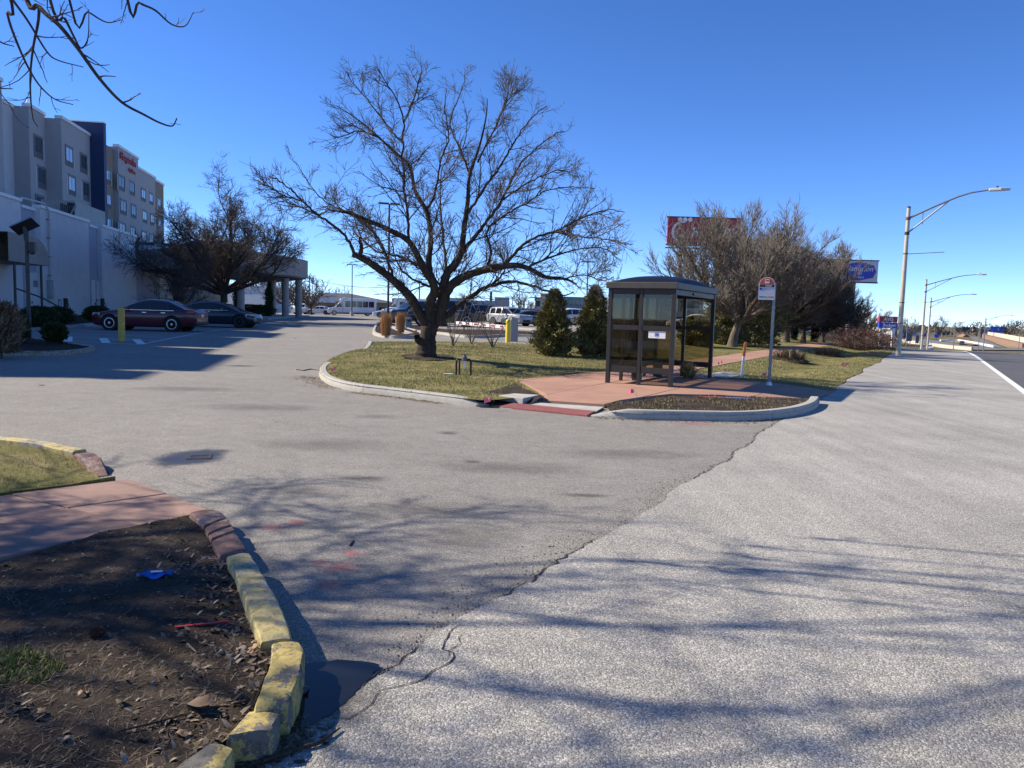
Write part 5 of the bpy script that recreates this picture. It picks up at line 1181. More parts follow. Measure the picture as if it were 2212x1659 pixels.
bay(HF.lx(-60, DA), HF.lx(6, DA)-.003, DA-.25, HF.z(6, 240, DA), NAVY, cop=False, name='navy_wall')
bay(xB0, xB1-.003, DB, zB, STUCCO2); bay(xB1, xC1-.003, DC, zC, STUCCO2)
zF = HF.z(227.4, 270, 26.8); fin = bay(xC1, xC1+.75, 26.7, zF, NAVY, back=6.0, cop=False, name='fin_wall')
obj('coping', MB().box(xC1-.03, xC1+.78, HF.ly(26.7)-.05, 6.0, zF+.002, zF+.12), COPING, fin)
xT1 = HF.lx(252, 28.2); xE1 = HF.lx(303.8, 27.75); xF1 = HF.lx(339.4, 28); xG1 = HF.lx(357, 28.2)
bay(xC1+.753, xT1-.003, 28.2, HF.z(233, 315, 28.2), TANST, cop=False)
zE = HF.z(254.3, 317, 27.75); wE = bay(xT1, xE1-.003, 27.75, zE, STUCCO2); bay(xE1, xF1-.003, 28.0, HF.z(303.8, 368, 28), STUCCO2); bay(xF1, xG1, 28.2, HF.z(340, 394, 28.2), TANST)
obj('roof_hatch', MB().tube([(HF.lx(148), 3, zC+.2), (HF.lx(148), 3, zC+1.3), (HF.lx(149.5), 3, zC+1.6), (HF.lx(156), 3, zC+1.6), (HF.lx(158), 3, zC+1.2), (HF.lx(158), 3, zC)], .05, 6), WHITEP, ho)
def window(u0, u1, v0, v1, D, bright, trim, rows, alt=0.0, dz=2.55, wmat=None):
    x0, x1 = HF.lx(u0, D), HF.lx(u1, D); zt, zb = HF.z(u0, v0, D), HF.z(u0, v1, D); y = HF.ly(D)
    for r in range(rows):
        sh = alt*(r % 2); a, b, t, bo = x0+sh, x1+sh, zt-dz*r, zb-dz*r
        if bo < .3: break
        fr = obj('window', MB().box(a, a+.16, y-.07, y-.001, bo, t).box(b-.16, b, y-.07, y-.001, bo, t).box(a+.161, b-.161, y-.069, y-.001, t-.22, t).box(a+.161, b-.161, y-.069, y-.001, bo, bo+.06), WFRAME, ho)
        hb_ = bo + .06 + (t-bo)*.2
        obj('pane', MB().box(a+.162, b-.162, y-.03, y-.0015, hb_+.04, t-.222), WGL2 if bright else WGL, fr)
        obj('mullion', MB().box((a+b)/2-.02, (a+b)/2+.02, y-.045, y-.031, hb_+.04, t-.222), WFRAME, fr); obj('grille', MB().box(a+.162, b-.162, y-.05, y-.0015, bo+.062, hb_), GRILLE, fr)
        tx = (b+.002, b+.28) if trim*(1 if r % 2 == 0 else -1) > 0 else (a-.28, a-.002)
        obj('trim', MB().box(tx[0], tx[1], y-.035, y-.001, bo-.1, t-.1), STUCLT, fr)
Z1 = lambda x, y: (x*.1736, 208.5 + y*.1736)
def zwin(x0, x1, y0, y1, D, *a, **k): u0, v0 = Z1(x0, y0); u1, v1 = Z1(x1, y1); window(u0, u1, v0, v1, D, *a, **k)
zwin(480, 587, 490, 768, DB, False, 1, 6, alt=.5); zwin(860, 955, 615, 868, DC, True, 1, 6, alt=.45); zwin(1040, 1125, 712, 955, DC, False, 1, 6, alt=.45)
zwin(1348, 1412, 900, 1085, 28.2, True, 1, 6); zwin(1500, 1580, 972, 1165, 27.75, False, -1, 6, alt=.5); zwin(1635, 1700, 1048, 1225, 27.75, False, -1, 6, alt=.5)
zwin(1778, 1835, 1140, 1300, 28, True, 1, 6, alt=.4); zwin(1875, 1925, 1195, 1340, 28, True, -1, 6, alt=.4); zwin(1980, 2020, 1260, 1400, 28.2, True, -1, 6)
LETR = M('red_letters', (.45, .03, .05), .5, .05, 2)
u_, v_ = Z1(1617, 838); tx_ = HF.lx(u_, 27.75); tz_ = HF.z(u_, v_, 27.75)
text('Hampton Inn', 1.15, LETR, wE, (tx_-.1, HF.ly(27.75)-.12, tz_+.25), (R_(90), 0, 0), depth=.06, shear=.35, spacing=.92); text('by Hilton', .62, LETR, wE, (tx_+1.4, HF.ly(27.75)-.12, tz_-.75), (R_(90), 0, 0), depth=.05)

WF = Facade(22.0, 48.0, .4)
wi = thing('hotel_wing', 'long white single storey hotel wing with white coping and service doors', 'building', WF.o, WA)
zW = WF.z(109.7, 456, 22)
def seg(u0, u1, D, zt, mat, back=5.0, cop=True, z0=-.3, name='wall', par=wi):
    x0, x1 = WF.lx(u0, D), WF.lx(u1, D); y = WF.ly(D); o = obj(name, MB().box(x0+.002, x1-.002, y, back, z0, zt), mat, par)
    if cop: obj('coping', MB().box(x0-.02, x1+.02, y-.1, y+.45, zt+.002, zt+.2), COPING, o)
    return o
seg(-90, 52, 22, zW, STUCCO); seg(93, 196, 22, zW, STUCCO); seg(223, 296, 22, zW, STUCCO)
r1 = seg(52, 93, 22.35, zW-.25, LILAC); r2 = seg(196, 223, 22.35, zW-.2, LILAC)
low = seg(296, 346, 22.2, WF.z(300, 571, 22.2), LILAC); seg(346, 374, 22.0, WF.z(350, 533, 22), STUCCO)
obj('dark_void_panel', MB().box(WF.lx(297, 24), WF.lx(348, 24), WF.ly(24), WF.ly(24)+.3, 2, WF.z(330, 530, 24)), NAVY, wi)  # navy panel stands in for the dark void, its shade put into the colour
def door(u0, u1, vt, D, par, mat=DOORW):
    x0, x1 = WF.lx(u0, D), WF.lx(u1, D); y = WF.ly(D); d = obj('door', MB().box(x0, x1, y-.06, y-.001, .1, WF.z(u0, vt, D)), mat, par); obj('handle', MB().box(x1-.2, x1-.14, y-.12, y-.061, 1.0, 1.15), DARKMET, d); return d
d1 = door(56, 70, 588, 22.35, r1); d2 = door(70.6, 86, 588.5, 22.35, r1); door(197.5, 206, 605, 22.35, r2); door(209, 221, 607, 22.35, r2)
obj('notice', MB().box(WF.lx(72, 22.35), WF.lx(81, 22.35), WF.ly(22.35)-.08, WF.ly(22.35)-.062, WF.z(75, 620, 22.35), WF.z(75, 606, 22.35)), M('notice_grey', (.22, .22, .24), .6), d2)
xp = WF.lx(107, 22); obj('downpipe', MB().tube([(xp-2.6, .9, zW+.1), (xp-2.2, .6, zW+.45), (xp-.5, -.1, zW+.35), (xp, -.16, zW-.1), (xp, -.16, 2.6)], .07, 8), STUCLT, wi, smooth=50)
for k in range(4): obj('pipe_bracket', MB().box(xp-.16, xp+.16, -.22, -.001, 2.9+k*1.25, 2.96+k*1.25), STEEL, wi)
eb = obj('electric_box', MB().box(xp-.35, xp+.1, -.28, -.001, 1.35, 2.62), M('meter_box_grey', (.3, .32, .35), .6), wi, bev=.02); obj('side_box', MB().box(xp+.12, xp+.62, -.18, -.001, 1.4, 2.1), STUCLT, eb)
sc_ = obj('roof_screen', MB().box(WF.lx(168, 24), WF.lx(232, 24), WF.ly(24), WF.ly(24)+2.5, zW-.5, WF.z(170, 437, 24)), M('concrete_panel', (.4, .4, .36), .85, .1, 1.5), wi)
obj('ladder', MB().box(WF.lx(166, 23.6), WF.lx(168, 23.6), WF.ly(23.6), WF.ly(23.6)+.5, zW, WF.z(168, 441, 23.6)).bar((WF.lx(150, 23.6), WF.ly(23.6), zW+.3), (WF.lx(166, 23.6), WF.ly(23.6), WF.z(166, 445, 23.6)), .25), DARKMET, wi)
for k in range(6): obj('roof_railing', MB().box(WF.lx(140+k*4, 23.6)-.05, WF.lx(140+k*4, 23.6)+.05, WF.ly(23.6), WF.ly(23.6)+.1, zW, zW+1.3), DARKMET, wi)
# arched entrance awning on the left
Ya = 47.0; c0 = at(45, 575, Ya); aw = thing('entrance_awning', 'arched grey entrance awning on thin posts at the left edge', 'awning', (c0.x, c0.y, H(c0.x, c0.y)), WA); kz = lambda v: at(20, v, Ya).z - aw.location.z
mb = MB(); n = 14
prof = [(-(1-math.cos(a))*3.4 + 0.0, kz(572) + math.sin(a)*(kz(516)-kz(572))) for a in [k*math.pi/2/n for k in range(n+1)]] + [(-9, kz(516))]
prof = prof[::1]
for x, z in prof: mb.v += [(0 + (0), x if False else -x*0, 0)] if False else [(x*.6, -1.6, z), (x*.6, 1.6, z)]
m = len(prof); mb.f = [(2*i, 2*i+1, 2*i+3, 2*i+2) for i in range(m-1)] + [tuple(2*i for i in range(m))[::-1] + (), tuple(2*i+1 for i in range(m))]
mb.v += [(-5.4, -1.6, kz(572)), (-5.4, 1.6, kz(572))]; mb.f[-2] = tuple(2*i for i in range(m)) + (2*m,); mb.f[-1] = tuple(2*i+1 for i in range(m))[::-1] + (2*m+1,); mb.f[-1] = mb.f[-1][::-1][::-1]
mb.f.append((0, 2*m, 2*m+1, 1)); obj('canvas', mb, FASCIA, aw)
for x in (-1.0, -4.5):
    for y in (-1.5, 1.5): obj('post', MB().tube([(x, y, -.1), (x, y, kz(573))], .07, 8), DARKMET, aw)
obj('handrail', MB().tube([(-4.5, -1.5, 1.9), (-1.0, -1.55, 1.4), (1.2, -1.6, .9), (2.6, -1.6, .75)], .045, 6), DARKMET, aw)

# lobby block and porte-cochere
lb_ = at(374, 650, 86); lo = thing('lobby_block', 'tan hotel lobby block with dark glazing behind the twisted bare tree', 'building', (lb_.x, lb_.y, H(lb_.x, lb_.y)), WA)
zl = at(374, 533, 86).z - lo.location.z
lw_ = obj('wall', MB().box(0.01, 30, 0, 16, -.3, zl), TANST, lo); obj('roof_edge', MB().box(-.1, 30.1, -.3, 16.3, zl+.003, zl+.35), ROOFD, lw_)
obj('dark_window', MB().box(.6, 3.6, -.05, -.001, zl-3.2, zl-.6), WGL, lw_); obj('brick_panel', MB().box(.6, 3.6, -.05, -.001, 2.4, zl-3.25), M('brown_panel', (.22, .12, .07), .8), lw_); obj('metal_awning', MB().prism([(0, 2.3), (-1.1, 1.6), (-1.1, 1.5), (0, 1.5)], .4, 9, Matrix(((0, 0, 1, 0), (1, 0, 0, 0), (0, 1, 0, 0), (0, 0, 0, 1)))), DARKMET, lw_)
P1, P2, P3 = at(452, 600, 66), at(637, 600, 79), at(665, 600, 84)
cz0 = .55; ca = thing('entrance_canopy', 'wide taupe hotel entrance canopy on thick round columns', 'canopy', (P2.x, P2.y, H(P2.x, P2.y))); O = ca.location
zb = at(620, 597, 80).z - O.z; zt = at(637, 556, 79).z - O.z
plan = [(P1.x-O.x, P1.y-O.y), (P2.x-O.x, P2.y-O.y), (P3.x-O.x, P3.y-O.y), (P3.x-O.x-9, P3.y-O.y+16), (P1.x-O.x-12, P1.y-O.y+10)]
ro = obj('roof_slab', MB().prism(plan, zb, zt), FASCIA, ca, bev=.05)
cxm = sum(p[0] for p in plan)/5; cym = sum(p[1] for p in plan)/5
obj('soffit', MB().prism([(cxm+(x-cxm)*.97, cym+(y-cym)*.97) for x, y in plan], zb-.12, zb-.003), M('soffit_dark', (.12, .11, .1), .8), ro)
hr = MB(); pk = at(470, 521, 86); n = 8; bx, by, bz = pk.x-O.x, pk.y-O.y, pk.z-O.z
hr.v = [(bx-5.5, by-5, zt+.01), (bx+5.5, by-5, zt+.01), (bx+5.5, by+5, zt+.01), (bx-5.5, by+5, zt+.01), (bx-2, by-1, bz), (bx+2, by-1, bz), (bx+2, by+1, bz), (bx-2, by+1, bz)]; hr.f = [(0, 1, 5, 4), (1, 2, 6, 5), (2, 3, 7, 6), (3, 0, 4, 7), (4, 5, 6, 7)]
obj('hipped_roof', hr, ROOFD, ro)
COLM = M('column_stucco', (.40, .35, .30), .85, .08, 2)
for u, Y in ((589, 88), (616.5, 80), (645, 84.5)):
    p = at(u, 683, Y); obj('column', MB().lathe([(.36, -.3), (.36, zb-.2)], 20, Matrix.Translation((p.x-O.x, p.y-O.y, H(p.x, p.y)-O.z))), COLM, ca, smooth=40)
for u, Y in ((520, 72),): p = at(u, 683, Y); obj('column', MB().lathe([(.36, -.3), (.36, zb-.2)], 20, Matrix.Translation((p.x-O.x, p.y-O.y, H(p.x, p.y)-O.z))), COLM, ca, smooth=40)
# small potted cypresses and kerbed walk at the entrance
for k, (u, h) in enumerate([(512, 2.9), (581, 2.9)]):
    b = at(u, 677, 80-k*2); b.z = H(b.x, b.y) + .1; t = shrub('potted_cypress', ['dark slim cypress in a pot behind the black car\'s bonnet', 'dark slim cypress in a pot beside the canopy column'][k], 'potted plant', b, h, .42, 3500, BOX, 120+k, lambda q: .45+.5*math.sin(min(1, q*1.05)*math.pi)**.6 if q < .5 else max(.03, .95*(1-(q-.5)/.52)), .16, .03, .8, 'potted cypresses'); t.location.z += .55
    obj('pot', MB().lathe([(.28, -.55), (.36, -.1), (.40, 0), (.34, .01)], 14), DARKMET, t, smooth=40)

# ---- parking edge: beds, kerbs, paint, chargers, bushes
K3 = [(-80, 768), (0, 768), (92, 769), (150, 767), (186, 763), (206, 758), (207, 755), (174, 750), (123, 743), (67, 735), (30, 733), (-80, 730)]
k3 = smooth_line([g2(u, v) for u, v in K3], 2); kerb(kl, k3, 1, .13, .15, 3.0, kerb_mat('tan_worn_kerb', (.3, .25, .15), (.36, .34, .3), .5))
struct(sheet('mulch_island', [tuple(p) for p in k3[2:-2]], lambda x, y: H(x, y) + .1 + .05*noise.noise(Vector((x*2, y*2, 0))), MULCH, .5, edge=.5))
K4 = [(-60, 727), (30, 719), (67, 715.5), (162, 707), (214, 700), (300, 692), (372, 686)]
k4 = [g2(u, v) for u, v in K4]; kerb(kl, k4, 1, .13, .16, 3.0, KERB)
wb_ = [tuple(p) for p in k4] + [tuple(wp(372, 690, 22)[:2]), tuple(wp(111, 690, 22)[:2]), tuple(wp(-80, 690, 22)[:2])]
struct(sheet('mulch_bed', wb_, lambda x, y: H(x, y) + .12, MULCH, .9, edge=.9))
pk = struct(bpy.data.objects.new('parking_markings', None)); COL.objects.link(pk)
def pline(a, b, wd=.11, mat=PAINTW):
    A, B = gp(*a), gp(*b); d = (B-A).to_2d().normalized(); n = Vector((-d.y, d.x))*wd/2
    sheet('paint_line', [(A.x+n.x, A.y+n.y), (B.x+n.x, B.y+n.y), (B.x-n.x, B.y-n.y), (A.x-n.x, A.y-n.y)], lambda x, y: H(x, y) + .007, mat, .8, parent=pk)
for a, b in (((46, 734), (303, 744.6)), ((131, 728), (336, 736.5)), ((139, 720), (330, 727)), ((160, 713), (360, 719.5)), ((330, 712), (450, 715)), ((440, 703), (520, 707)), ((470, 699), (560, 701.5)), ((505, 694), (590, 696))): pline(a, b)
pline((303, 744.6), (348.5, 735.6)); pline((348.5, 735.6), (480, 712)); pline((480, 712), (600, 694))
for a, b in (((148, 727.5), (147, 738)), ((222, 730.5), (230, 741)), ((294, 733), (306, 744))): pline(a, b, .28, PAINT)
for u, v, lab in ((120, 714, 'pale concrete wheel stop at the head of the hatched bay'), (195, 706, 'pale concrete wheel stop left of the red car')):
    p = gp(u, v); q = gp(u+60, v-4); tag(obj('wheel_stop', MB().box(-.95, .95, -.09, .09, 0, .13), CONC, loc=p, rz=math.atan2(q.y-p.y, q.x-p.x), bev=.03), lab, 'wheel stop', 'wheel stops')
def charger(label, u, v, Y):
    p = at(u, v, Y); p.z = H(p.x, p.y) + .1; t = thing('ev_charger', label, 'charger', p, -.2, 'car chargers on the hotel wall')
    obj('pedestal', MB().box(-.11, .11, -.09, .09, -.05, 1.3), BLACKP, t, bev=.01); obj('cap', MB().box(-.22, .22, -.13, .13, 1.302, 1.36), WHITEP, t, bev=.01); obj('charge_unit', MB().box(-.33, -.112, -.16, .1, .62, 1.25), GREYW, t, bev=.04)
    cb = [(-.2, -.1, .75)] + [(-.42-.05*math.sin(a), -.12, .95+.28*math.cos(a)) for a in [k*.5 for k in range(0, 9)]]
    obj('cable', MB().tube(cb, .022, 6), BLACKP, t, smooth=60); obj('cable', MB().tube([(.12, -.08, 1.1), (.25, -.1, 1.0), (.42, -.12, .7), (.62, -.14, .35), (.7, -.15, .02), (.55, -.15, .0), (.4, -.13, .25), (.3, -.1, .6), (.2, -.1, .85)], .022, 6), BLACKP, t, smooth=60); obj('plug', MB().box(.3, .62, -.17, -.1, .42, .5), BLACKP, t, bev=.02)
charger('black car charger with looped cable below the downpipe', 143, 686, 52); charger('black car charger behind the red car\'s bonnet', 222, 682, 60)
BUSH = [(118, 741, .6, .33, 'round clipped bush on the mulch island beside the solar post', 0), (35, 740, .95, .34, 'dark clipped bush left of the solar post', 0), (85, 706, .9, .8, 'low dark bush against the white wing, left', 1), (125, 702, .85, .75, 'low dark bush at the foot of the first charger', 1), (210, 697, .9, .7, 'low dark bush before the second charger', 1)]
for k, (u, v, h, r, lab, far) in enumerate(BUSH):
    b = gp(u, v, .1); shrub('clipped_bush', lab, 'bush', b, h, r, 5000, BOX, 130+k, ball, .1, .025, .5, 'dark clipped bushes by the hotel', lump=.12)
b = gp(3, 766, .1); shrub('dry_bush', 'sunlit dry brown bush cut by the left edge', 'bush', b, 1.3, .45, 6000, DRY, 140, bushp, .16, .018, .6)
for k, (u, Y) in enumerate([(540, 76), (566, 77), (455, 74)]):
    b = at(u, 690, Y); b.z = H(b.x, b.y); shrub('low_hedge', ['rounded dark hedge left of the canopy columns', 'rounded dark hedge touching the canopy column', 'rounded dark hedge behind the black car'][k], 'bush', b, 1.15, 1.2, 3500, BOX, 150+k, ball, .14, .04, .5, 'hedges at the hotel entrance')
K5 = [(548, 690), (580, 691), (640, 685), (668, 682)]
kerb(kl, [g2(u, v) for u, v in K5], 1, .12, .16, 3.5, KERB)
struct(sheet('entrance_walk', [g2(u, v) for u, v in ((548, 689), (580, 690), (640, 684.5), (668, 681.5), (640, 680), (560, 683))], lambda x, y: H(x, y) + .115, CONC, 1.5, edge=1.5))
# far islands at the car park gate
K6 = [(905, 731), (870, 732), (833, 730.5), (809, 726), (803, 720), (808, 708), (815, 700)]
k6 = smooth_line([g2(u, v) for u, v in K6], 2); kerb(kl, k6, -1, .15, .17, 3.0, KERB)
e6 = [g2(u, v) for u, v in ((830, 698), (850, 703), (905, 722))]
struct(sheet('gate_island', [tuple(p) for p in k6] + e6, lambda x, y: H(x, y) + .12, MULCH, .6, edge=.6))
struct(sheet('island_walk', [g2(u, v) for u, v in ((848, 707), (895, 725), (875, 727), (836, 709))], lambda x, y: H(x, y) + .135, CONC, .8))
K7 = [(1150, 729), (1098, 727), (1040, 731), (990, 729), (950, 722), (885, 717), (868, 704)]
k7 = smooth_line([g2(u, v) for u, v in K7], 1); kerb(kl, k7, -1, .14, .17, 3.0, KERB)
struct(sheet('gate_island', [tuple(p) for p in k7] + [g2(u, v) for u, v in ((875, 703), (960, 715), (1060, 716), (1150, 720))], lambda x, y: H(x, y) + .12, MULCH, .9, edge=.9))
kerb(kl, [g2(u, v) for u, v in ((1180, 716), (1120, 711), (1040, 706))], 1, .13, .16, 3, KERB)
# parking pay machines by the rust grasses
for k, (u, v0, v1) in enumerate([(862, 712, 684), (882, 708, 686)]):
    p = gp(u, v0, .12); t = thing('pay_machine', ['blue grey parking pay machine between the rust grasses', 'second grey parking pay machine behind the rust grasses'][k], 'machine', p, .3); h = (v0-v1)*p.y/F
    obj('cabinet', MB().box(-.2, .2, -.2, .2, 0, h), M('machine_bluegrey_%d' % k, (.2, .24, .3), .5), t, bev=.03); obj('screen', MB().box(-.12, .12, -.212, -.201, h*.6, h*.85), BLACKP, t)
# ================================================================== vehicles
def paint(name, c, rough=.28): return M(name, c, rough, .06, 2.0, spec=.5, coat=.6)
CGL = M('car_glass', (.012, .015, .018), .05, .1, 2, spec=.7); TYRE = M('tyre_rubber', (.018, .018, .018), .85, .2, 8); RIM = M('alloy_rim', (.5, .5, .52), .35, .08, 6, metal=.8); RIMC = M('grey_rim_disc', (.2, .2, .21), .5, .1, 6, metal=.5); RIMD = M('dark_rim', (.05, .05, .055), .4, .1, 6, metal=.5)  # RIMC is the mid grey metal of the disc behind the spokes
CHROME = M('chrome_trim', (.6, .6, .62), .2, .05, 5, metal=.9); TAIL = M('tail_light', (.45, .015, .02), .15, .1, 8); HEAD = M('head_light', (.55, .56, .55), .12, .1, 8); PLASTIC = M('black_plastic', (.02, .02, .021), .6, .1, 8); PLATE = M('number_plate', (.6, .6, .62), .4, .05, 8)
WELL = M('wheel_well', (.006, .006, .006), .95, .1, 4)
# stations: (x from the nose, z under, z belt, z roof, width factor, kind of the panel up to the next station)
ST_SEDAN = [(0, .36, .60, .61, .70, 'b'), (.07, .24, .70, .72, .84, 'b'), (.3, .19, .78, .80, .94, 'b'), (.85, .18, .88, .91, .99, 'b'), (1.35, .18, .945, .98, 1, 'w'), (2.1, .18, .95, 1.36, 1, 's'), (2.45, .18, .95, 1.45, 1, 's'), (2.72, .18, .955, 1.475, 1, 'b'), (2.80, .18, .955, 1.477, 1, 's'), (3.2, .18, .96, 1.455, 1, 's'), (3.55, .19, .97, 1.405, 1, 'b'), (3.62, .19, .975, 1.39, 1, 'r'), (4.3, .22, 1.0, 1.07, .97, 'b'), (4.72, .28, .99, 1.02, .88, 'b'), (4.87, .40, .86, .87, .74, 'b')]
ST_HATCH = [(0, .34, .58, .60, .70, 'b'), (.08, .22, .68, .70, .86, 'b'), (.35, .19, .76, .79, .95, 'b'), (.9, .18, .88, .92, 1, 'w'), (1.75, .18, .93, 1.33, 1, 's'), (2.2, .18, .94, 1.42, 1, 's'), (2.5, .18, .945, 1.44, 1, 'b'), (2.57, .18, .945, 1.44, 1, 's'), (3.1, .19, .96, 1.41, 1, 's'), (3.5, .19, .98, 1.33, 1, 'b'), (3.56, .2, .98, 1.31, 1, 'r'), (4.35, .24, 1.02, 1.06, .95, 'b'), (4.62, .3, .98, 1.0, .86, 'b'), (4.70, .42, .86, .87, .75, 'b')]
ST_SUV = [(0, .42, .80, .82, .78, 'b'), (.08, .3, .94, .96, .9, 'b'), (.35, .25, 1.02, 1.05, .97, 'b'), (1.1, .24, 1.08, 1.12, 1, 'b'), (1.3, .24, 1.09, 1.14, 1, 'w'), (1.85, .24, 1.10, 1.62, 1, 's'), (2.1, .24, 1.1, 1.74, 1, 's'), (2.6, .24, 1.1, 1.78, 1, 'b'), (2.68, .24, 1.1, 1.78, 1, 's'), (3.45, .24, 1.1, 1.77, 1, 'b'), (3.55, .24, 1.1, 1.765, 1, 's'), (4.25, .25, 1.11, 1.73, 1, 'b'), (4.4, .27, 1.11, 1.69, .99, 'r'), (4.72, .32, 1.1, 1.16, .96, 'b'), (4.82, .4, 1.0, 1.01, .9, 'b')]
def wheel(parent, x, y, r, side, rimm, wd=.22):
    Mx = Matrix.Translation((x, y, r)) @ Matrix.Rotation(R_(90 if side < 0 else -90), 4, 'X')       # local z points outwards
    w_ = obj('wheel', MB().lathe([(r*.66, -wd), (r*.94, -wd), (r, -wd+.03), (r, -.03), (r*.94, 0), (r*.68, .0), (r*.64, -.02)], 24, Mx, cap=True), TYRE, parent, smooth=45)
    rim = MB().lathe([(r*.70, .002), (r*.62, .004), (r*.57, -.012)], 24, Mx, cap=False)
    for k in range(7):
        a = 2*math.pi*k/7; c, s = math.cos(a), math.sin(a)
        for da in (-.1, .1):
            c2, s2 = math.cos(a+da), math.sin(a+da); n = Vector((-s2, c2, 0))*r*.075
            q = [Vector((c*r*.1, s*r*.1, -.012)) - n*.6, Vector((c*r*.1, s*r*.1, -.012)) + n*.6, Vector((c2*r*.6, s2*r*.6, -.008)) + n, Vector((c2*r*.6, s2*r*.6, -.008)) - n]
            rim.add([Mx @ p for p in q] + [Mx @ (p - Vector((0, 0, .03))) for p in q], [(0, 1, 2, 3), (0, 3, 7, 4), (1, 5, 6, 2), (3, 2, 6, 7)])
    rim.lathe([(r*.16, -.02), (r*.16, -.002), (.01, .002)], 12, Mx)
    obj('rim', rim, rimm, w_); obj('brake_disc', MB().lathe([(r*.6, -.016), (.01, -.016)], 20, Mx, cap=False), RIMC if rimm is RIM else RIMD, w_)
    return w_
def car(label, cat, stations, W, loc, rz, mat, wheels, r=.33, group=None, rimm=RIM, detail=True, sc=1.0, name='parked_car'):
    t = thing(name, label, cat, loc, rz, group); t.scale = (sc,)*3; L = stations[-1][0]; hw = W/2
    def ring(s):
        x, zb, zs, zr, wf, k = s; w_ = hw*wf; d = zr-zs; cab = d > .15; X = L/2 - x
        half = [(0, zb), (w_*.78, zb), (w_*.94, zb+.07), (w_*.985, zb+.3*(zs-zb)), (w_, zb+.62*(zs-zb)), (w_*.985, zs-.05), (w_*.945, zs)]
        half += [(w_*.93, zs+.012), (w_*.80, zs+d*.80), (w_*.74, zs+d*.92), (w_*.60, zs+d*.985), (0, zr+.012)] if cab else [(w_*.92, zs+d*.3+.002), (w_*.8, zs+d*.6+.004), (w_*.6, zs+d*.85+.006), (w_*.4, zs+d*.95+.008), (0, zr+.01)]
        return [(X, y, z) for y, z in half] + [(X, -y, z) for y, z in half[-2:0:-1]]
    rings = [ring(s) for s in stations]; m = len(rings[0]); groups = {'body': MB(), 'windscreen': MB(), 'rear_window': MB()}
    hn = 12                                                                             # points on one half
    for g in groups.values(): g.v = [p for rg in rings for p in rg]
    for i in range(len(stations)-1):
        k = stations[i][5]
        for j in range(m):
            jj = min(j, m-1-j); j2 = (j+1) % m; f = (i*m+j, i*m+j2, (i+1)*m+j2, (i+1)*m+j); g = 'body'
            if jj == 7 and k in 'swr':
                g = 'side_window_%d_%d' % (j < m//2, sum(1 for q in range(i) if stations[q][5] == 'b')); groups.setdefault(g, MB()).v = groups['body'].v
            if jj >= 9 and k == 'w' and j >= 9 and j <= m-10: g = 'windscreen'
            if jj >= 9 and k == 'r' and j >= 9 and j <= m-10: g = 'rear_window'
            groups[g].f.append(f[::-1])
    groups['body'].f.append(tuple(range(m))); groups['body'].f.append(tuple(range((len(stations)-1)*m, len(stations)*m))[::-1])
    for g, mb in groups.items():
        if not mb.f: continue
        if g.startswith('side'): g = 'side_window'
        used = sorted({i for f in mb.f for i in f}); mp = {q: n for n, q in enumerate(used)}; mb.v = [mb.v[q] for q in used]; mb.f = [tuple(mp[q] for q in f) for f in mb.f]
        me = mb.mesh(g); bm = bmesh.new(); bm.from_mesh(me); bmesh.ops.recalc_face_normals(bm, faces=bm.faces) if g == 'body' else None; bm.to_mesh(me); bm.free()
        obj(g, me, mat if g == 'body' else CGL, t, smooth=38)
    body = [c for c in t.children if c.name.startswith('body')][0]
    for wx in wheels:
        X = L/2 - wx
        for s in (1, -1):
            y = s*(hw-.01); Mx = Matrix.Translation((X, s*(hw+.004), r+.03)) @ Matrix.Rotation(R_(-90*s), 4, 'X')
            obj('wheel_arch', MB().lathe([(r*1.16, -.35), (r*1.16, 0), (.01, 0)], 24, Mx, cap=False), WELL, body); wheel(t, X, s*(hw+.012), r, s, rimm)
    if detail:
        zs0 = stations[2][2]; zr0 = stations[-3][2]
        for s in (1, -1):
            obj('head_light', MB().prism([(L/2-.10, s*hw*.55), (L/2-.12, s*hw*.84), (L/2-.5, s*hw*.965), (L/2-.42, s*hw*.62)], zs0-.12, zs0+.005), HEAD, t)
            obj('tail_light', MB().box(-L/2+.06, -L/2+.42, min(s*hw*.62, s*hw*.95), max(s*hw*.62, s*hw*.95), zr0-.16, zr0-.03), TAIL, t, bev=.03)
            obj('mirror', MB().box(L/2-1.85, L/2-1.68, min(s*hw*.98, s*(hw+.16)), max(s*hw*.98, s*(hw+.16)), .97, 1.09), mat, t, bev=.03)
            for dx in (2.55, 3.42): obj('door_handle', MB().box(L/2-dx-.1, L/2-dx+.1, min(s*hw*.985, s*(hw+.02)), max(s*hw*.985, s*(hw+.02)), .84, .87), CHROME, body)
            obj('window_trim', MB().box(L/2-3.9, L/2-1.5, min(s*hw*.93, s*(hw*.965)), max(s*hw*.93, s*(hw*.965)), stations[7][2]+.0, stations[7][2]+.018), CHROME, body)
        obj('number_plate', MB().box(-L/2-.006, -L/2+.03, -.16, .16, .68, .82), PLATE, t); obj('rear_bumper', MB().box(-L/2-.02, -L/2+.3, -hw*.8, hw*.8, .33, .5), PLASTIC, t, bev=.05); obj('grille', MB().box(L/2-.09, L/2+.006, -hw*.5, hw*.5, .36, .58), PLASTIC, t, bev=.02)
    return t
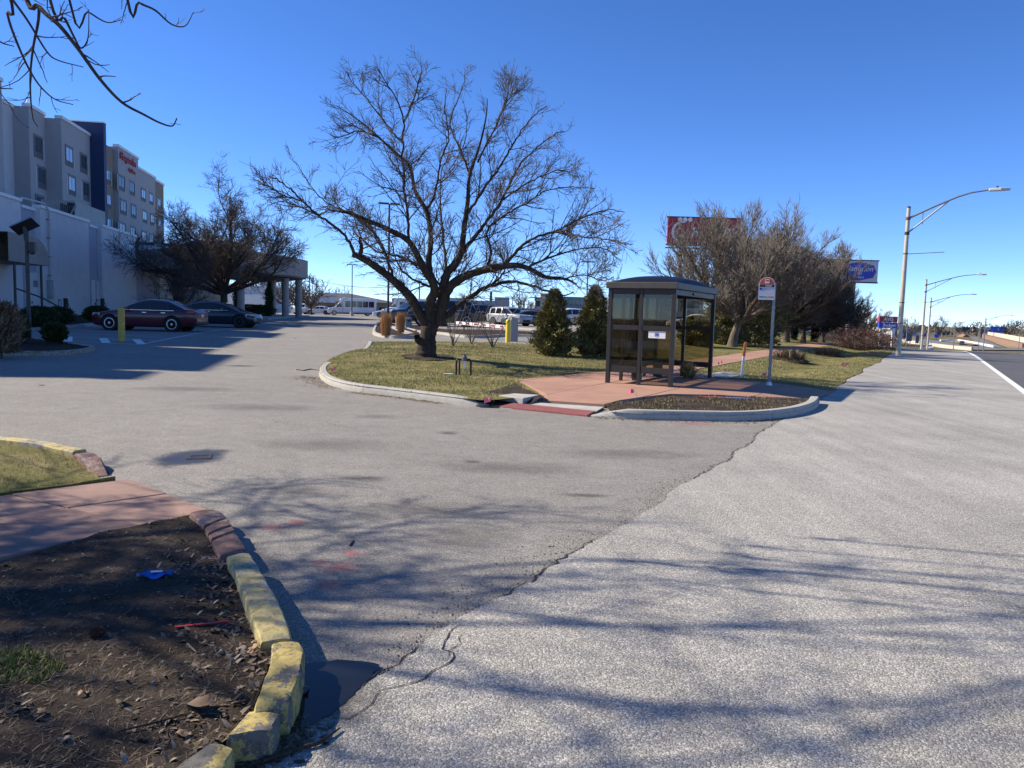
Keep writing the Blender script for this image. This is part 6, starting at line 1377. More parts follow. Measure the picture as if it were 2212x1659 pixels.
# red saloon and black hatchback by the chargers
DKRED = paint('dark_red_paint', (.075, .005, .014)); BLK = paint('black_blue_paint', (.012, .016, .028)); WHT = paint('white_car_paint', (.72, .72, .73)); SILV = paint('silver_car_paint', (.3, .32, .36)); DKG = paint('dark_grey_car_paint', (.05, .055, .065)); REDP = paint('red_car_paint', (.3, .02, .02))
c = at(326, 709, 37.5); c.z = H(c.x, c.y); hd_ = R_(181)
car('dark red saloon parked nose in at the chargers behind the worn bollard', 'car', ST_SEDAN, 1.85, c, hd_, DKRED, (.95, 3.80), .335, sc=1.03)
c2 = at(470, 697, 45.5); c2.z = H(c2.x, c2.y)
car('black fastback car parked tail in beyond the dark red saloon', 'car', ST_HATCH, 1.86, c2, R_(2), BLK, (.85, 3.72), .345, rimm=RIMD, sc=1.04)
def vat(u, v, Y=None):
    p = gp(u, v) if Y is None else at(u, v, Y)
    p.z = H(p.x, p.y); return p
FV = [  # (u, v, Y, heading deg, stations, width, paint, wheels, r, label, cat)
 (650, 686, 128, -80, ST_SUV, 1.95, WHT, (.95, 3.85), .37, 'white car facing the camera between the canopy columns', 'car', 1.0),
 (690, 687, 135, 175, ST_SEDAN, 1.85, WHT, (.95, 3.8), .33, 'white car left of the white shuttle bus', 'car', 1.0),
 (955, 716, 60, 186, ST_SUV, 2.05, BLK, (1.0, 4.05), .41, 'big black SUV behind the large tree trunk', 'SUV', 1.12),
 (893, 712, 66, 215, ST_SUV, 2.0, DKG, (.95, 3.85), .38, 'dark pickup-sized SUV whose bonnet shows left of the tree trunk', 'SUV', 1.08),
 (1100, 711, 68, -48, ST_SUV, 1.9, SILV, (.95, 3.75), .36, 'silver SUV parked above the striped barrier', 'SUV', .92),
 (1050, 708, 72, 10, ST_SUV, 1.9, BLK, (.95, 3.75), .36, 'black SUV left of the silver SUV', 'SUV', 1.0),
 (1136, 711, 68, 200, ST_HATCH, 1.85, DKG, (.85, 3.7), .36, 'small dark car right of the silver SUV', 'car', .95),
 (1222, 710, 82, 205, ST_SUV, 2.0, WHT, (.95, 3.85), .39, 'white SUV behind the left conical evergreen', 'SUV', 1.0),
 (1495, 720, 72, 170, ST_SEDAN, 1.85, WHT, (.95, 3.8), .33, 'white saloon seen through the right of the shelter', 'car', 1.0),
 (1415, 716, 74, 10, ST_SUV, 1.9, DKG, (.95, 3.75), .36, 'dark SUV seen through the shelter glass', 'SUV', 1.0),
 (1655, 732, 84, -80, ST_SUV, 1.95, REDP, (.95, 3.8), .37, 'red SUV behind the tree row left of the stop post', 'SUV', 1.05),
 (1684, 733, 82, 20, ST_SUV, 1.9, SILV, (.95, 3.8), .36, 'silver car behind the tree row right of the stop post', 'car', 1.0),
 (1740, 733, 84, 10, ST_SEDAN, 1.85, WHT, (.95, 3.8), .33, 'white car glimpsed between the tree trunks of the row', 'car', 1.0),
 (842, 690, 110, 190, ST_SEDAN, 1.85, WHT, (.95, 3.8), .33, 'white car before the second white bus', 'car', 1.0),
 (1010, 704, 92, 185, ST_SEDAN, 1.85, DKG, (.95, 3.8), .33, 'dark saloon far behind the black SUV', 'car', 1.0),
 (2008, 752, 290, -110, ST_SUV, 2.0, WHT, (.95, 3.8), .4, 'white off-road car on the far slip road', 'car', 1.0),
 (2078, 752, 330, 55, ST_SUV, 1.95, DKG, (.95, 3.8), .38, 'dark car on the far road in the dip', 'car', 1.0),
 (2157, 758, 185, 58, ST_SUV, 1.95, WHT, (.95, 3.8), .38, 'white car driving away over the road crest', 'car', 1.0),
 (2015-97, 750, 175, 100, ST_SEDAN, 1.85, DKG, (.95, 3.8), .33, 'dark blue car on the far ramp behind the near pole', 'car', 1.0),
 (1972-14, 752, 150, 10, ST_SEDAN, 1.85, WHT, (.95, 3.8), .33, 'white saloon low beside the foot of the near pole', 'car', 1.0),
 (2100, 724, 520, 58, ST_SUV, 2.4, WHT, (.95, 3.8), .5, 'white van under the far dark gantry', 'van', 1.6)]
for u, v, Y, hdg, S_, W_, mt_, wh, r_, lab, cat, sc in FV:
    car(lab, cat, S_, W_, vat(u, v, Y), R_(hdg), mt_, wh, r_, detail=Y < 140, sc=sc, name='parked_car' if u < 1900 else 'driving_car')
# white shuttle buses
def bus(label, p, rz, sc=1.0):
    t = thing('shuttle_bus', label, 'bus', p, rz, 'white shuttle buses'); t.scale = (sc,)*3
    bd = obj('body', MB().box(-3.9, 1.55, -1.15, 1.15, .45, 2.85), WHT, t, bev=.12); cbp = [(1.56, .45), (3.9, .45), (3.95, .95), (3.7, 1.2), (2.75, 1.35), (2.1, 2.1), (1.56, 2.2)]
    Mc = Matrix(((1, 0, 0, 0), (0, 0, -1, 0), (0, 1, 0, 0), (0, 0, 0, 1)))
    cabn = obj('cab', MB().prism(cbp, -1.0, 1.0, Mc), WHT, t, bev=.06); obj('cap', MB().prism([(1.0, 2.2), (2.0, 2.22), (1.9, 2.75), (1.2, 2.98), (1.0, 2.98)], -1.1, 1.1, Mc), WHT, t, bev=.06)
    obj('windscreen', MB().prism([(2.68, 1.42), (2.72, 1.42), (2.2, 2.03), (2.14, 2.03)], -.88, .88, Mc), CGL, cabn); obj('destination_panel', MB().prism([(1.98, 2.35), (2.02, 2.35), (1.97, 2.62), (1.93, 2.62)], -.7, .7, Mc), CGL, t)
    for s in (1, -1):
        for k in range(5): obj('window', MB().box(-3.5+k*.95, -2.65+k*.95, min(s*1.13, s*1.165), max(s*1.13, s*1.165), 1.4, 2.35), CGL, bd)
        obj('door_window', MB().prism([(1.7, 1.4), (2.55, 1.4), (2.1, 1.98), (1.7, 1.98)], min(s*.98, s*1.012), max(s*.98, s*1.012), Mc), CGL, cabn); obj('head_light', MB().box(3.88, 3.965, min(s*.6, s*.9), max(s*.6, s*.9), .75, 1.0), HEAD, cabn); obj('mirror', MB().box(2.35, 2.5, min(s*1.02, s*1.3), max(s*1.02, s*1.3), 1.35, 1.75), PLASTIC, cabn)
        for x in (2.9, -2.5): wheel(t, x, s*1.06, .4, s, RIM, .25)
    obj('grille', MB().box(3.9, 3.97, -.55, .55, .65, 1.02), PLASTIC, cabn); obj('skirt', MB().box(-3.85, 1.5, -1.155, 1.155, .35, .446), DKG, t); return t
bus('white shuttle bus with dark windows facing left before the dark roofed canopy', vat(760, 686, 128), R_(196)); bus('second white shuttle bus half hidden by the big tree\'s left limb', vat(880, 690, 118), R_(186))
# ================================================================== background: buildings, poles, far road
def block(name, label, u0, v0, u1, v1, Y, mat, depth=12, cat='building', z0=None):
    a, c = at(u0, v1, Y), at(u1, v0, Y); bx = (a.x+c.x)/2; gz = H(bx, Y); t = thing(name, label, cat, (bx, Y, gz)); W_ = c.x-a.x; h = c.z-gz
    return t, W_, h, obj('wall', MB().box(-W_/2, W_/2, 0, depth, -.5 if z0 is None else z0, h), mat, t)
def zrel(t, u, v, Y): p = at(u, v, Y); return p.x - t.location.x, p.z - t.location.z
def wins(par, x0, x1, z0, z1, n, gap=.25, mat=None, y=-.06):
    w_ = (x1-x0)/n
    for k in range(n): obj('window', MB().box(x0+k*w_+w_*gap/2, x0+(k+1)*w_-w_*gap/2, y, -.001, z0, z1), mat or WGL, par)
CREAM = M('cream_wall', (.52, .47, .38), .85, .08, .5); GREYB = M('grey_building', (.36, .37, .38), .85, .08, .5); WHITEB = M('white_building', (.6, .61, .62), .8, .06, .5); BLUEGL = M('blue_grey_curtain_wall', (.17, .24, .27), .35, .15, .4); TANB = M('tan_building', (.42, .37, .31), .85, .08, .5); BRICKB = M('brown_brick_building', (.25, .15, .1), .85, .12, .5); DKROOF = M('slate_roof', (.08, .085, .1), .7, .12, .4)
t, W_, h, w_ = block('low_building', 'white flat roofed building seen under the hotel canopy', 488, 619, 590, 684, 150, WHITEB)
x, z = zrel(t, 535, 657, 150); obj('corrugated_fascia', MB().box(-W_/2+1.5, W_/2, -.6, -.001, z, z+1.9), COPING, w_); wins(w_, -W_/2+2, W_/2-1, z-2.4, z-.5, 6); obj('roof_unit', MB().box(W_*.2, W_*.2+2.2, .5, 2.5, h, h+1.4), GREYB, w_)
# dark hipped canopy with posts
t, W_, h, w_ = block('covered_drive', 'long dark hip roofed drive-through canopy behind the shuttle bus', 655, 655, 845, 690, 172, TANB, 10); w_.scale = (1, 1, 1)
rm = MB(); x1, z1 = zrel(t, 690, 637, 172); x2, _ = zrel(t, 745, 637, 172); zr = h
rm.v = [(-W_/2-1, -3, h+.01), (W_/2+1, -3, h+.01), (W_/2+1, 13, h+.01), (-W_/2-1, 13, h+.01), (x1, 5, z1+.6), (x2, 5, z1+.6)]; rm.f = [(0, 1, 5, 4), (1, 2, 5), (2, 3, 4, 5), (3, 0, 4), (3, 2, 1, 0)]
obj('roof', rm, DKROOF, t); wins(w_, -W_/2+1, W_/2-1, h-2.6, h-1.0, 9, .3)
obj('white_sign', MB().box(-W_*.38, -W_*.1, -3.3, -3.02, h-.3, h+1.0), WHITEB, t)
for k in range(6): obj('post', MB().box(-W_/2+k*W_/5-.15, -W_/2+k*W_/5+.15, -2.8, -2.5, -.5, h), GREYB, t)
t, W_, h, w_ = block('terminal_building', 'long low grey office building with window strip behind the big tree', 846, 651, 1100, 690, 240, GREYB, 20)
x, z = zrel(t, 1020, 657, 240); wins(w_, W_*.1, W_*.5-2, z-1.6, z+.2, 9, .15); wins(w_, -W_/2+2, W_*.05, z-1.6, z+.2, 12, .2)
x0, z0 = zrel(t, 868, 645, 240); x1, _ = zrel(t, 925, 645, 240); obj('penthouse', MB().box(x0, x1, 3, 12, h, z0), CREAM, w_); x0, z0 = zrel(t, 955, 642, 240); x1, _ = zrel(t, 1000, 642, 240); obj('roof_plant', MB().box(x0, x1, 4, 12, h, z0), GREYB, w_)
x0, z0 = zrel(t, 1004, 645, 240); obj('stair_tower', MB().box(W_/2-4.5, W_/2, -.4, 8, -.5, h+1.2), GREYB, w_); obj('roof_stack', MB().tube([(x0+8, 4, h), (x0+8, 4, h+3)], .4, 8), DARKMET, w_)
# covered car park roof
for u0, u1, vt, vb, Y, lab in ((1012, 1175, 667, 672, 118, 'long flat grey carport roof behind the parked cars'), (1225, 1300, 669.5, 674.5, 112, 'flat grey carport roof between the conical evergreens'), (1330, 1560, 676, 681, 104, 'flat carport roof seen through the shelter glass'), (1560, 1800, 690, 694, 120, 'flat carport roof glimpsed behind the right tree row')):
    a, c = at(u0, vb, Y), at(u1, vt, Y); bx = (a.x+c.x)/2; t = thing('carport', lab, 'carport', (bx, Y, H(bx, Y))); W_ = c.x-a.x; zt_, zb_ = c.z-t.location.z, a.z-t.location.z
    obj('roof', MB().box(-W_/2, W_/2, -4, 4, zb_, zt_), GREYB, t); obj('beam', MB().box(-W_/2, W_/2, -3.6, 3.6, zb_-.35, zb_-.002), DARKMET, t)
    for k in range(7): obj('post', MB().box(-W_/2+.5+k*(W_-1)/6-.1, -W_/2+.5+k*(W_-1)/6+.1, -.1, .1, -.5, zb_-.352), GREYB, t)
t, W_, h, w_ = block('far_hotel', 'far grey green curtain walled hotel behind the conical evergreens', 1187, 643, 1300, 690, 330, BLUEGL, 25); 
for r in range(6): wins(w_, -W_/2+1, W_/2-1, h-3.2-r*3.3, h-1.2-r*3.3, 12, .3)
t, W_, h, w_ = block('stair_tower', 'far cream stair tower with stacked balconies right of the utility pole', 1166, 634, 1189, 690, 320, CREAM, 12)
for r in range(5): obj('balcony', MB().box(-W_/2-2.5, -W_/2+1.2, -1.2, -.01, h-3.2-r*3.3, h-2.2-r*3.3), GREYB, w_)
obj('dark_shaft', MB().box(-W_/2-1.8, -W_/2-.002, .1, 4, -.5, h-2), DARKMET, w_)
t, W_, h, w_ = block('garage', 'pale low parking structure behind the shelter and tree row', 1330, 645, 1520, 700, 190, WHITEB, 20)
for r in range(3): obj('opening', MB().box(-W_/2+1, W_/2-1, -.08, -.001, h-2.4-r*3.0, h-.9-r*3.0), WGL, w_)
t, W_, h, w_ = block('glass_pavilion', 'pale glass fronted building behind the bus stop post', 1630, 655, 1700, 735, 150, WHITEB, 12)
for r in range(2): wins(w_, -W_/2+.3, W_/2-.3, h-3.4-r*3.4, h-.7-r*3.4, 5, .12, WGL2)
t, W_, h, w_ = block('distribution_shed', 'long pale shed on the horizon left of the far road', 1930, 709, 1985, 727, 420, WHITEB, 30)
t, W_, h, w_ = block('office_block', 'grey stepped office block on the horizon between the light poles', 2086-0, 702, 2107-0, 727, 560, GREYB, 20) if False else block('office_block', 'grey stepped office block on the horizon between the light poles', 1985, 702, 1999, 728, 560, GREYB, 20)
wins(w_, -W_/2+.5, W_/2-.5, h-6, h-2, 4)
# fence panels beyond the car park
for k, (u0, u1) in enumerate([(1120, 1165), (1225, 1262), (1290, 1330)]):
    a, c = at(u0, 690, 108), at(u1, 681, 108); t = thing('timber_fence', ['brown timber fence left of the first conical evergreen', 'brown timber fence between the conical evergreens', 'brown timber fence left of the shelter'][k], 'fence', ((a.x+c.x)/2, 108, H(a.x, 108)), 0, 'timber fences behind the car park'); W_ = c.x-a.x; n = 14
    for q in range(n): obj('board', MB().box(-W_/2+q*W_/n+.01, -W_/2+(q+1)*W_/n-.01, 0, .05, -.1, 1.75), BRICKB, t)

# ---- car park lamp posts, utility poles, wires
def lot_lamp(label, u, vb, vt, Y, heads=2, r=.09, hl=.75):
    b = at(u, vb, Y); b.z = H(b.x, b.y); h = at(u, vt, Y).z - b.z; t = thing('lot_lamp', label, 'lamp post', b, .3, 'dark car park lamp posts')
    obj('pole', MB().tube([(0, 0, -.3), (0, 0, h)], [r, r*.75], 10), DARKMET, t, smooth=40); obj('base', MB().lathe([(.3, -.2), (.3, .6), (.27, .65)], 14), CONC, t)
    for k in range(heads): s = 1 if k == 0 else -1; a_ = obj('head', MB().box(min(0, s*hl)+s*.05, max(0, s*hl)+s*.05, -.18, .18, h-.02, h+.09), DARKMET, t)
    return t
lot_lamp('tall dark lamp post behind the left side of the big tree', 838, 690, 441, 60); lot_lamp('dark lamp post before the white shuttle bus', 760, 686, 572, 118); lot_lamp('dark lamp post rising between the conical evergreens', 1266, 690, 566, 92)
lot_lamp('small twin headed lamp post above the carport roof', 1106, 690, 642, 150, hl=1.4); lot_lamp('slim lamp post left of the silver SUV', 1040-40, 700, 640, 120, 1)
WOOD = M('utility_pole_wood', (.10, .08, .065), .9, .2, 3); poles = []
for u, vt, Y, lab in ((1156, 637, 150, 'wooden utility pole left of the cream stair tower'), (1398, 640, 150, 'wooden utility pole hidden behind the shelter'), (905, 606, 165, 'wooden utility pole behind the big tree\'s trunk'), (668, 596, 175, 'wooden utility pole right of the hotel canopy')):
    b = at(u, 690, Y); b.z = H(b.x, b.y); h = at(u, vt, Y).z-b.z; t = thing('utility_pole', lab, 'utility pole', b, 0, 'wooden utility poles'); obj('pole', MB().tube([(0, 0, -.5), (0, 0, h)], [.17, .11], 8), WOOD, t, smooth=40); obj('crossarm', MB().box(-1.1, 1.1, -.06, .06, h-.6, h-.46), WOOD, t); poles.append((b, h))
WIRE = M('wire_black', (.03, .03, .035), .6, .1, 2); order = [poles[3], poles[2], poles[0], poles[1]]
for (a, ha), (b, hb) in zip(order[:-1], order[1:]):
    for k in (-1, 0, 1):
        A, B = Vector((a.x+k, a.y, a.z+ha-.4)), Vector((b.x+k, b.y, b.z+hb-.4)); pts = [A.lerp(B, i/14) - Vector((0, 0, 1.6*(1-(2*i/14-1)**2))) for i in range(15)]
        tag(obj('power_line', MB().tube(pts, .02, 4), WIRE), ['thin power line strung between the wooden utility poles'][0], 'power line', 'power lines between the wooden poles')
# ---- far bare trees and woods
fp = make_tree('far_tree', 'x', Vector((0, 0, 0)), 8.5, 4.5, 10, 200, [(1.6, .8, 2.2, .7, .06, .12, 5, .1), (2.2, .5, 1.3, .65, .06, .1, 3, .1)], BARK3, TWIG, fork=.22, tr=.03, rise=.6, group='distant bare trees', tmin=.035)
FT = [(745, 678, 190, .8, 'round distant bare tree above the dark canopy roof, right one'), (705, 676, 200, .75, 'distant bare tree above the dark canopy roof, left one'), (672, 684, 120, .75, 'bare tree right of the canopy columns'), (618, 684, 135, .9, 'bare tree between the canopy columns'), (640, 684, 150, .8, 'bare tree behind the right canopy column'), (1128, 690, 230, .95, 'distant bare tree right of the grey office building'), (1010, 690, 200, .8, 'distant bare tree above the carport, left'), (1330, 690, 170, 1.0, 'distant bare tree behind the shelter'), (1440, 690, 160, 1.1, 'bare tree above the right half of the shelter'), (1940, 735, 330, 1.2, 'distant bare tree right of the rental sign'), (1968, 733, 380, 1.3, 'distant bare tree beside the pale shed'), (2030, 730, 430, 1.3, 'distant bare tree right of the grey office block'), (2180, 738, 420, 1.2, 'distant bare tree behind the blue gantry'), (2068, 730, 470, 1.0, 'distant bare tree left of the dark gantry'), (560, 686, 170, 1.2, 'distant bare tree over the white flat roofed building')]
for k, (u, v, Y, s, lab) in enumerate(FT):
    b = at(u, v, Y); b.z = H(b.x, b.y)
    if k == 0: fp.location = b; fp.scale = (s,)*3; fp['label'] = lab; fp.rotation_euler.z = .4
    else: dup(fp, b, k*1.3, lab, s)
rngw = np.random.default_rng(300); n = 16000
ua = rngw.uniform(430, 2300, n); Yw = rngw.uniform(430, 560, n); Xw = (ua-1106)/1661*Yw; gz = np.array([H(x, y) for x, y in zip(Xw, Yw)]); hh = 5.5 + 3*np.sin(ua*.021) + 2*np.sin(ua*.063+1)
C = np.stack([Xw, Yw, gz + rngw.beta(1.1, 1.6, n)*hh], 1); D = rngw.normal(0, .5, (n, 3)) + np.array([0, 0, 1.0])
Vw, Fw = leaves(rngw, C, D, rngw.uniform(1.2, 2.8, n), rngw.uniform(.12, .4, n))
tag(put(bpy.data.objects.new('far_wood', np_mesh('far_wood', Vw, Fw, leaf_mat('far_wood_twigs', [(.13, .1, .08), (.2, .16, .13), (.16, .14, .11), (.1, .1, .07), (.07, .085, .055)])))), 'brown leafless wood along the whole horizon', 'wood', kind='stuff')

# ---- the road beyond the crest
def fsheet(name, px, mat, dz, step=8): return struct(sheet(name, [g2(u, v) for u, v in px], lambda x, y: H(x, y) + dz, mat, step, edge=step))
fsheet('far_highway', [(1955, 736), (2010, 743), (2060, 750), (2105, 756), (2215, 757), (2230, 751), (2160, 753), (2105, 748), (2040, 738), (1955, 727)], FARROAD, .12)
fsheet('far_ramp', [(2094, 727.5), (2107, 727.5), (2172, 752.5), (2118, 751)], FARROAD, .16)
fsheet('far_slope', [(2030, 738), (2070, 737), (2120, 746), (2096, 746), (2040, 738.5)], M('dead_grass_slope', (.26, .19, .1), .9, .2, .1, world=True), .3)
fsheet('far_verge', [(2108, 727.5), (2125, 730), (2220, 752), (2176, 752)], M('dead_grass_far', (.28, .21, .12), .9, .2, .1, world=True), .14)
def fwall(name, label, cat, px, h, th, mat, dz=0):
    P = [gp(u, v) for u, v in px]; t = thing(name, label, cat, P[0]); 
    for a, b in zip(P[:-1], P[1:]):
        mb = MB(); d = (b-a).to_2d().normalized(); n_ = Vector((-d.y, d.x, 0))*th; A, B = a-P[0], b-P[0]
        mb.add([A-n_-Vector((0, 0, 1)), B-n_-Vector((0, 0, 1)), B+n_-Vector((0, 0, 1)), A+n_-Vector((0, 0, 1)), A-n_+Vector((0, 0, h)), B-n_+Vector((0, 0, h)), B+n_+Vector((0, 0, h)), A+n_+Vector((0, 0, h))], [(0, 3, 2, 1), (4, 5, 6, 7), (0, 1, 5, 4), (1, 2, 6, 5), (2, 3, 7, 6), (3, 0, 4, 7)]); obj('section', mb, mat, t)
fwall('ramp_barrier', 'white curved concrete barrier beside the far ramp', 'barrier', [(2031, 738), (2050, 737), (2070, 737.5), (2095, 741.5), (2120, 746), (2147, 751.5)], 1.0, .35, COPING)
fwall('tan_barrier', 'tan concrete barrier between the far roads', 'barrier', [(1948, 738), (2000, 745), (2050, 751.5), (2100, 756)], 1.1, .35, CREAM)
fwall('hedge_bank', 'brown hedge bank rising right of the far ramp', 'hedge', [(2122, 729), (2150, 736), (2180, 743.5), (2215, 752)], 1.8, 1.2, BRICKB)
fwall('far_fence', 'pale retaining wall at the right edge beyond the hedge bank', 'wall', [(2135, 729), (2170, 735), (2215, 744)], 3.0, .5, CREAM)
t, W_, h, w_ = block('roadside_hut', 'small cream roadside building with brown roof in the far dip', 2076, 731, 2094, 738, 420, CREAM, 8)
obj('roof', MB().prism([(-W_/2-.8, h-.2), (W_/2+.8, h-.2), (0, h+2.4)], -8.5, .8, Matrix(((1, 0, 0, 0), (0, 0, -1, 0), (0, 1, 0, 0), (0, 0, 0, 1)))), BRICKB, w_); wins(w_, -1, 1, .5, 2.5, 1)
def gantry(label, u0, u1, vt, vb, Y, sig, mat):
    a, c = at(u0, vb, Y), at(u1, vt, Y); bx = (a.x+c.x)/2; t = thing('sign_gantry', label, 'sign gantry', (bx, Y, H(bx, Y))); W_ = c.x-a.x; z0, z1 = a.z-t.location.z, c.z-t.location.z
    for x in (-W_/2, W_/2): obj('post', MB().box(x-.3, x+.3, -.3, .3, -1, z1), DARKMET, t)
    for z in (z0+.2, z1-.5): obj('beam', MB().box(-W_/2+.31, W_/2-.31, -.2, .2, z, z+.4), DARKMET, t)
    for x0, x1 in sig: obj('sign_panel', MB().box(-W_/2+W_*x0, -W_/2+W_*x1, -.6, -.45, z0-.3, z1+.3), mat, t)
DKSIGN = M('dark_sign_back', (.05, .07, .07), .6, .1, 2); BLSIGN = M('blue_guide_sign', (.02, .10, .55), .5, .08, 2)
gantry('dark gantry with two green black sign backs over the far ramp', 2066, 2111, 708, 717, 450, [(.24, .62), (.68, .92)], DKSIGN); gantry('blue guide sign gantry right of the dark one', 2120, 2172, 707.5, 716, 400, [(.34, .66), (.7, .9)], BLSIGN); gantry('small blue guide sign gantry behind the blue one', 2118, 2142, 712, 718, 470, [(.0, .45), (.5, .95)], BLSIGN)
for k, (u0, u1, vt, vb, Y, m_, lab) in enumerate([(2023, 2031, 716, 723, 420, DKSIGN, 'dark road sign panel left of the gantry, first'), (2035, 2043, 716.5, 724, 420, DKSIGN, 'dark road sign panel left of the gantry, second'), (2044, 2052, 716, 723, 425, DKSIGN, 'dark road sign panel nearest the gantry'), (1992, 2001, 720, 727, 380, BLSIGN, 'blue road sign between the second and third light poles'), (2018, 2029, 722, 729, 390, BLSIGN, 'blue road sign right of the third light pole'), (1951, 1958, 722, 730, 350, BLSIGN, 'blue road sign just right of the near light pole')]):
    a, c = at(u0, vb, Y), at(u1, vt, Y); bx = (a.x+c.x)/2; t = thing('road_sign', lab, 'sign', (bx, Y, H(bx, Y)), 0, 'far road signs'); W_ = c.x-a.x
    obj('panel', MB().box(-W_/2, W_/2, -.1, .1, a.z-t.location.z, c.z-t.location.z), m_, t); obj('post', MB().box(-.12, .12, .101, .3, -1, c.z-t.location.z), DARKMET, t)
# ================================================================== small things on the ground
def bedz(u, v): p = gp(u, v, 0, HB); return p
p = bedz(334, 1247); BLW = M('blue_wrapper', (.02, .13, .5), .35, .1, 20)
mb = MB(); n = 6
for i in range(n+1):
    for j in range(4): a, b = i/n, j/3; mb.v.append((-.09+.18*a, (-.035+.07*b)*math.sin(.25+2.6*a), .012+.014*math.sin(a*9+b*5)+.012*b))
mb.f = [(i*4+j, (i+1)*4+j, (i+1)*4+j+1, i*4+j+1) for i in range(n) for j in range(3)]
t = thing('wrapper', 'crumpled blue snack wrapper on the mud bed', 'litter', p, .25); o = obj('film', mb, BLW, t, smooth=50); s_ = o.modifiers.new('s', 'SOLIDIFY'); s_.thickness = .001; obj('print', MB().box(-.02, .04, -.012, .014, .032, .0335), WHITEP, t)
A, B = bedz(378, 1360), bedz(494, 1347); t = tag(obj('plastic_strip', MB().bar(Vector((0, 0, .012)), B-A+Vector((0, 0, .012)), .014, .006), M('red_plastic', (.5, .02, .02), .5, .1, 9)), 'thin red plastic strip lying on the bed', 'litter'); t.location = A
p = bedz(210, 1378); t = thing('seed_ball', 'brown spiky seed ball on the mud bed', 'seed ball', p + Vector((0, 0, .02)))
rngs = np.random.default_rng(5); Dn = rngs.normal(size=(420, 3)); Dn /= np.linalg.norm(Dn, axis=1, keepdims=True); V_, F_ = leaves(rngs, Dn*.02, Dn, np.full(420, .018), np.full(420, .003)); put(bpy.data.objects.new('spikes', np_mesh('spikes', V_, F_, M('seed_brown', (.10, .05, .03), .8))), t); obj('core', MB().lathe([(.004, -.022), (.018, -.012), (.022, 0), (.018, .012), (.004, .022)], 10), M('seed_core', (.06, .03, .02), .9), t, smooth=60)
LEAFM = [M('leaf_tan', (.28, .18, .10), .7, .25, 30), M('leaf_grey', (.2, .17, .14), .7, .25, 30), M('leaf_brown', (.13, .08, .05), .7, .25, 30)]
def leaf(label, u, v, L, zf, k, group='fallen leaves'):
    p = gp(u, v, .004, zf); mb = MB(); n = 6
    for i in range(n+1):
        a = i/n; w_ = .30*L*math.sin(math.pi*(a*.92+.06))*(1+.25*math.sin(a*17+k))
        for q in (-1, 0, 1): mb.v.append((L*(a-.5), q*w_, .006 + abs(q)*w_*.55 + .16*L*a*a*((k % 3)-.6) + .006*math.sin(a*8+k)))
    mb.f = [(i*3+q, (i+1)*3+q, (i+1)*3+q+1, i*3+q+1) for i in range(n) for q in (0, 1)]
    zmin = min(x[2] for x in mb.v); mb.v = [(x, y, z - zmin) for x, y, z in mb.v]
    t = thing('fallen_leaf', label, 'leaf', p, k*2.4, group); o = obj('blade', mb, LEAFM[k % 3], t, smooth=60); o.modifiers.new('s', 'SOLIDIFY').thickness = .0012; obj('stalk', MB().tube([(L*.48, 0, .004), (L*.7, .01, .006)], .0015, 4), LEAFM[2], t)
leaf('large curled brown leaf lying near the bed\'s lower kerb', 428, 1532, .13, HB, 5, None); leaf('pale tan oak leaf at the bottom of the bed', 397, 1590, .06, HB, 0, None); leaf('orange tan leaf floating in the puddle', 656, 1492, .055, lambda x, y: .012, 3, None)
for k, (u, v) in enumerate([(480, 1412), (497, 1408), (512, 1414), (523, 1405), (535, 1412), (545, 1418), (500, 1420), (520, 1395), (550, 1402), (472, 1405), (538, 1330), (530, 1300), (515, 1278), (545, 1350), (560, 1390), (480, 1330), (470, 1365), (440, 1392), (330, 1480), (260, 1520), (180, 1500), (140, 1600), (300, 1600), (90, 1540)]):
    leaf('dry fallen leaf drifted against the inside of the yellow kerb', u + rnd.uniform(-3, 3), v, rnd.uniform(.03, .06), HB, k + 4, 'dry leaves along the yellow kerb') if k < 17 else leaf('small dry leaf scattered on the lower mud bed', u, v, rnd.uniform(.03, .05), HB, k + 4, 'small leaves on the lower mud bed')
def stick(label, pts, r, zf, mat=BARK3, group=None):
    P = [gp(u, v, r, zf) for u, v in pts]; t = tag(obj('fallen_twig', MB().tube([q - P[0] for q in P], [r]*(len(P)-1) + [r*.4], 6), mat, smooth=60), label, 'twig', group); t.location = P[0]
HS_ = lambda x, y: H(x, y) + .012
stick('long thin twig leading to the large curled leaf', [(255, 1580), (320, 1564), (380, 1548), (412, 1541)], .004, lambda x, y: HB(x, y) + .008); stick('dark stick lying on the shoulder by the last kerb stone', [(568, 1643), (610, 1630), (650, 1615), (690, 1604), (735, 1572)], .008, HS_); stick('short grey twig on the bed above the seed ball', [(268, 1327), (282, 1318), (296, 1302)], .005, lambda x, y: HB(x, y) + .005, BARK2); stick('grey curved twig at the left edge of the bed', [(28, 1279), (50, 1268), (80, 1266)], .007, lambda x, y: HB(x, y) + .006, BARK2); stick('short pale twig right of the seed ball', [(405, 1390), (415, 1400), (424, 1408)], .004, lambda x, y: HB(x, y) + .006, TWIG2); stick('bent twig on the driveway before the island kerb', [(640, 798), (655, 800), (672, 797), (694, 801)], .012, H); stick('thin twig on the driveway near the kerb stones', [(756, 1178), (760, 1172), (765, 1166)], .006, H)
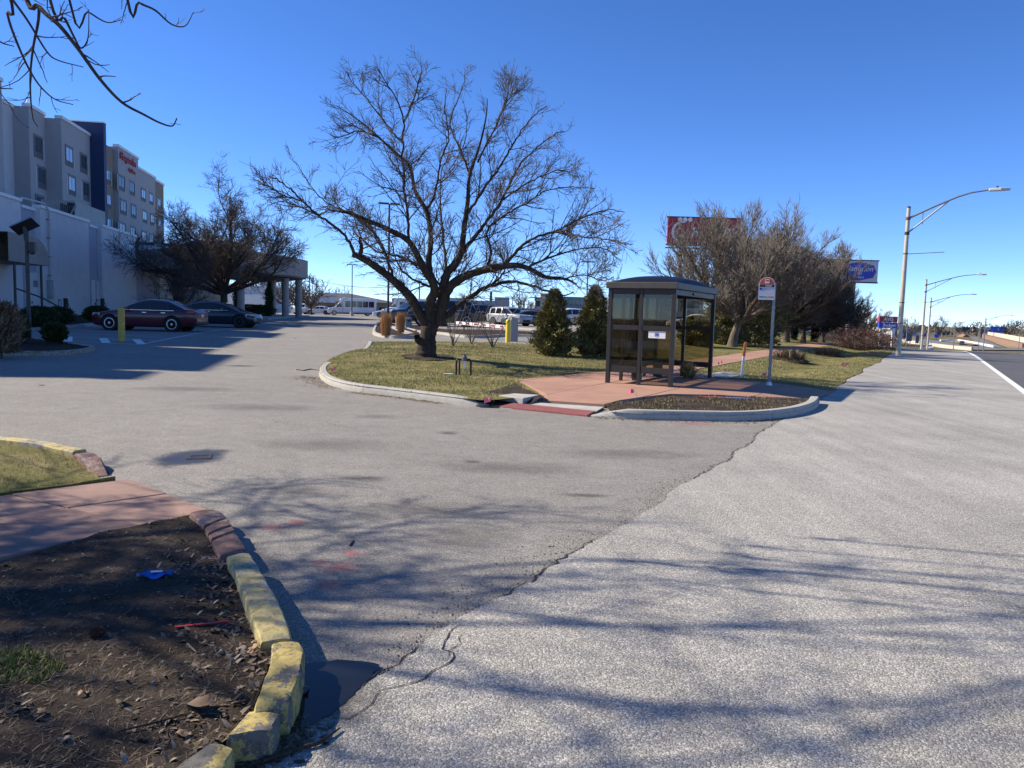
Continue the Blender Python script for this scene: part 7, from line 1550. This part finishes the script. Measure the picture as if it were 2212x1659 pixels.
# leaf litter and bark crumbs in the gutters
def litter(name, label, line, n, sd, spread=.18):
    r = random.Random(sd); v = []; f = []
    for i in range(n):
        k = r.random()*(len(line)-1); a, b = Vector(line[int(k)]), Vector(line[min(int(k)+1, len(line)-1)]); p = a.lerp(b, k-int(k)); x, y = p.x + r.gauss(0, spread), p.y + r.gauss(0, spread); z = H(x, y) + .006; L = r.uniform(.008, .03); q = r.uniform(0, 6.28); i0 = len(v)
        v += [(x+math.cos(q)*L, y+math.sin(q)*L, z+r.uniform(0, .012)), (x+math.cos(q+2)*L*.6, y+math.sin(q+2)*L*.6, z), (x+math.cos(q+3.3)*L, y+math.sin(q+3.3)*L, z+r.uniform(0, .01)), (x+math.cos(q+4.7)*L*.6, y+math.sin(q+4.7)*L*.6, z)]; f.append((i0, i0+1, i0+2, i0+3))
    tag(put(bpy.data.objects.new(name, np_mesh(name, v, f, STRAW))), label, 'leaf litter', kind='stuff')
litter('gutter_litter', 'crumbled leaf litter in the gutter left of the island kerb', [g2(u, v) for u, v in ((655, 815), (680, 818), (690, 828), (720, 840))], 700, 1, .2); litter('kerb_litter', 'thin line of leaf crumbs along the front of the island kerb', [g2(u, v) for u, v in ((760, 848), (850, 858), (960, 873))], 500, 2, .07); litter('ramp_litter', 'leaf crumbs below the kerb in front of the shelter', [g2(u, v) for u, v in ((1280, 902), (1400, 909), (1600, 914), (1700, 906))], 350, 3, .07); litter('stone_litter', 'dirt and leaf crumbs at the foot of the broken kerb stones', [g2(u, v) for u, v in ((640, 1580), (590, 1610), (540, 1640), (500, 1655))], 900, 4, .05)
CRUMBP = M('white_litter', (.7, .7, .7), .6)
for u, v, lab in ((1740, 905, 'small white paper scrap below the kerb end'), (638, 731, 'tiny white scrap on the far driveway'), (90, 832, 'tiny white scrap at the left of the driveway')):
    p = gp(u, v, .004); tag(obj('paper_scrap', MB().add([(-.09, 0, 0), (0, -.04, .012), (.09, 0, .004), (.01, .05, .0)], [(0, 1, 2, 3)]), CRUMBP, loc=p), lab, 'litter')
for u, v, a, b in ((1535, 857, 40, 2.2), (1590, 859, 34, 2)): mark(u, v, a, b, PINK if u < 1560 else BLUEP, 'spray_paint_mark', walk, .006, HPad)
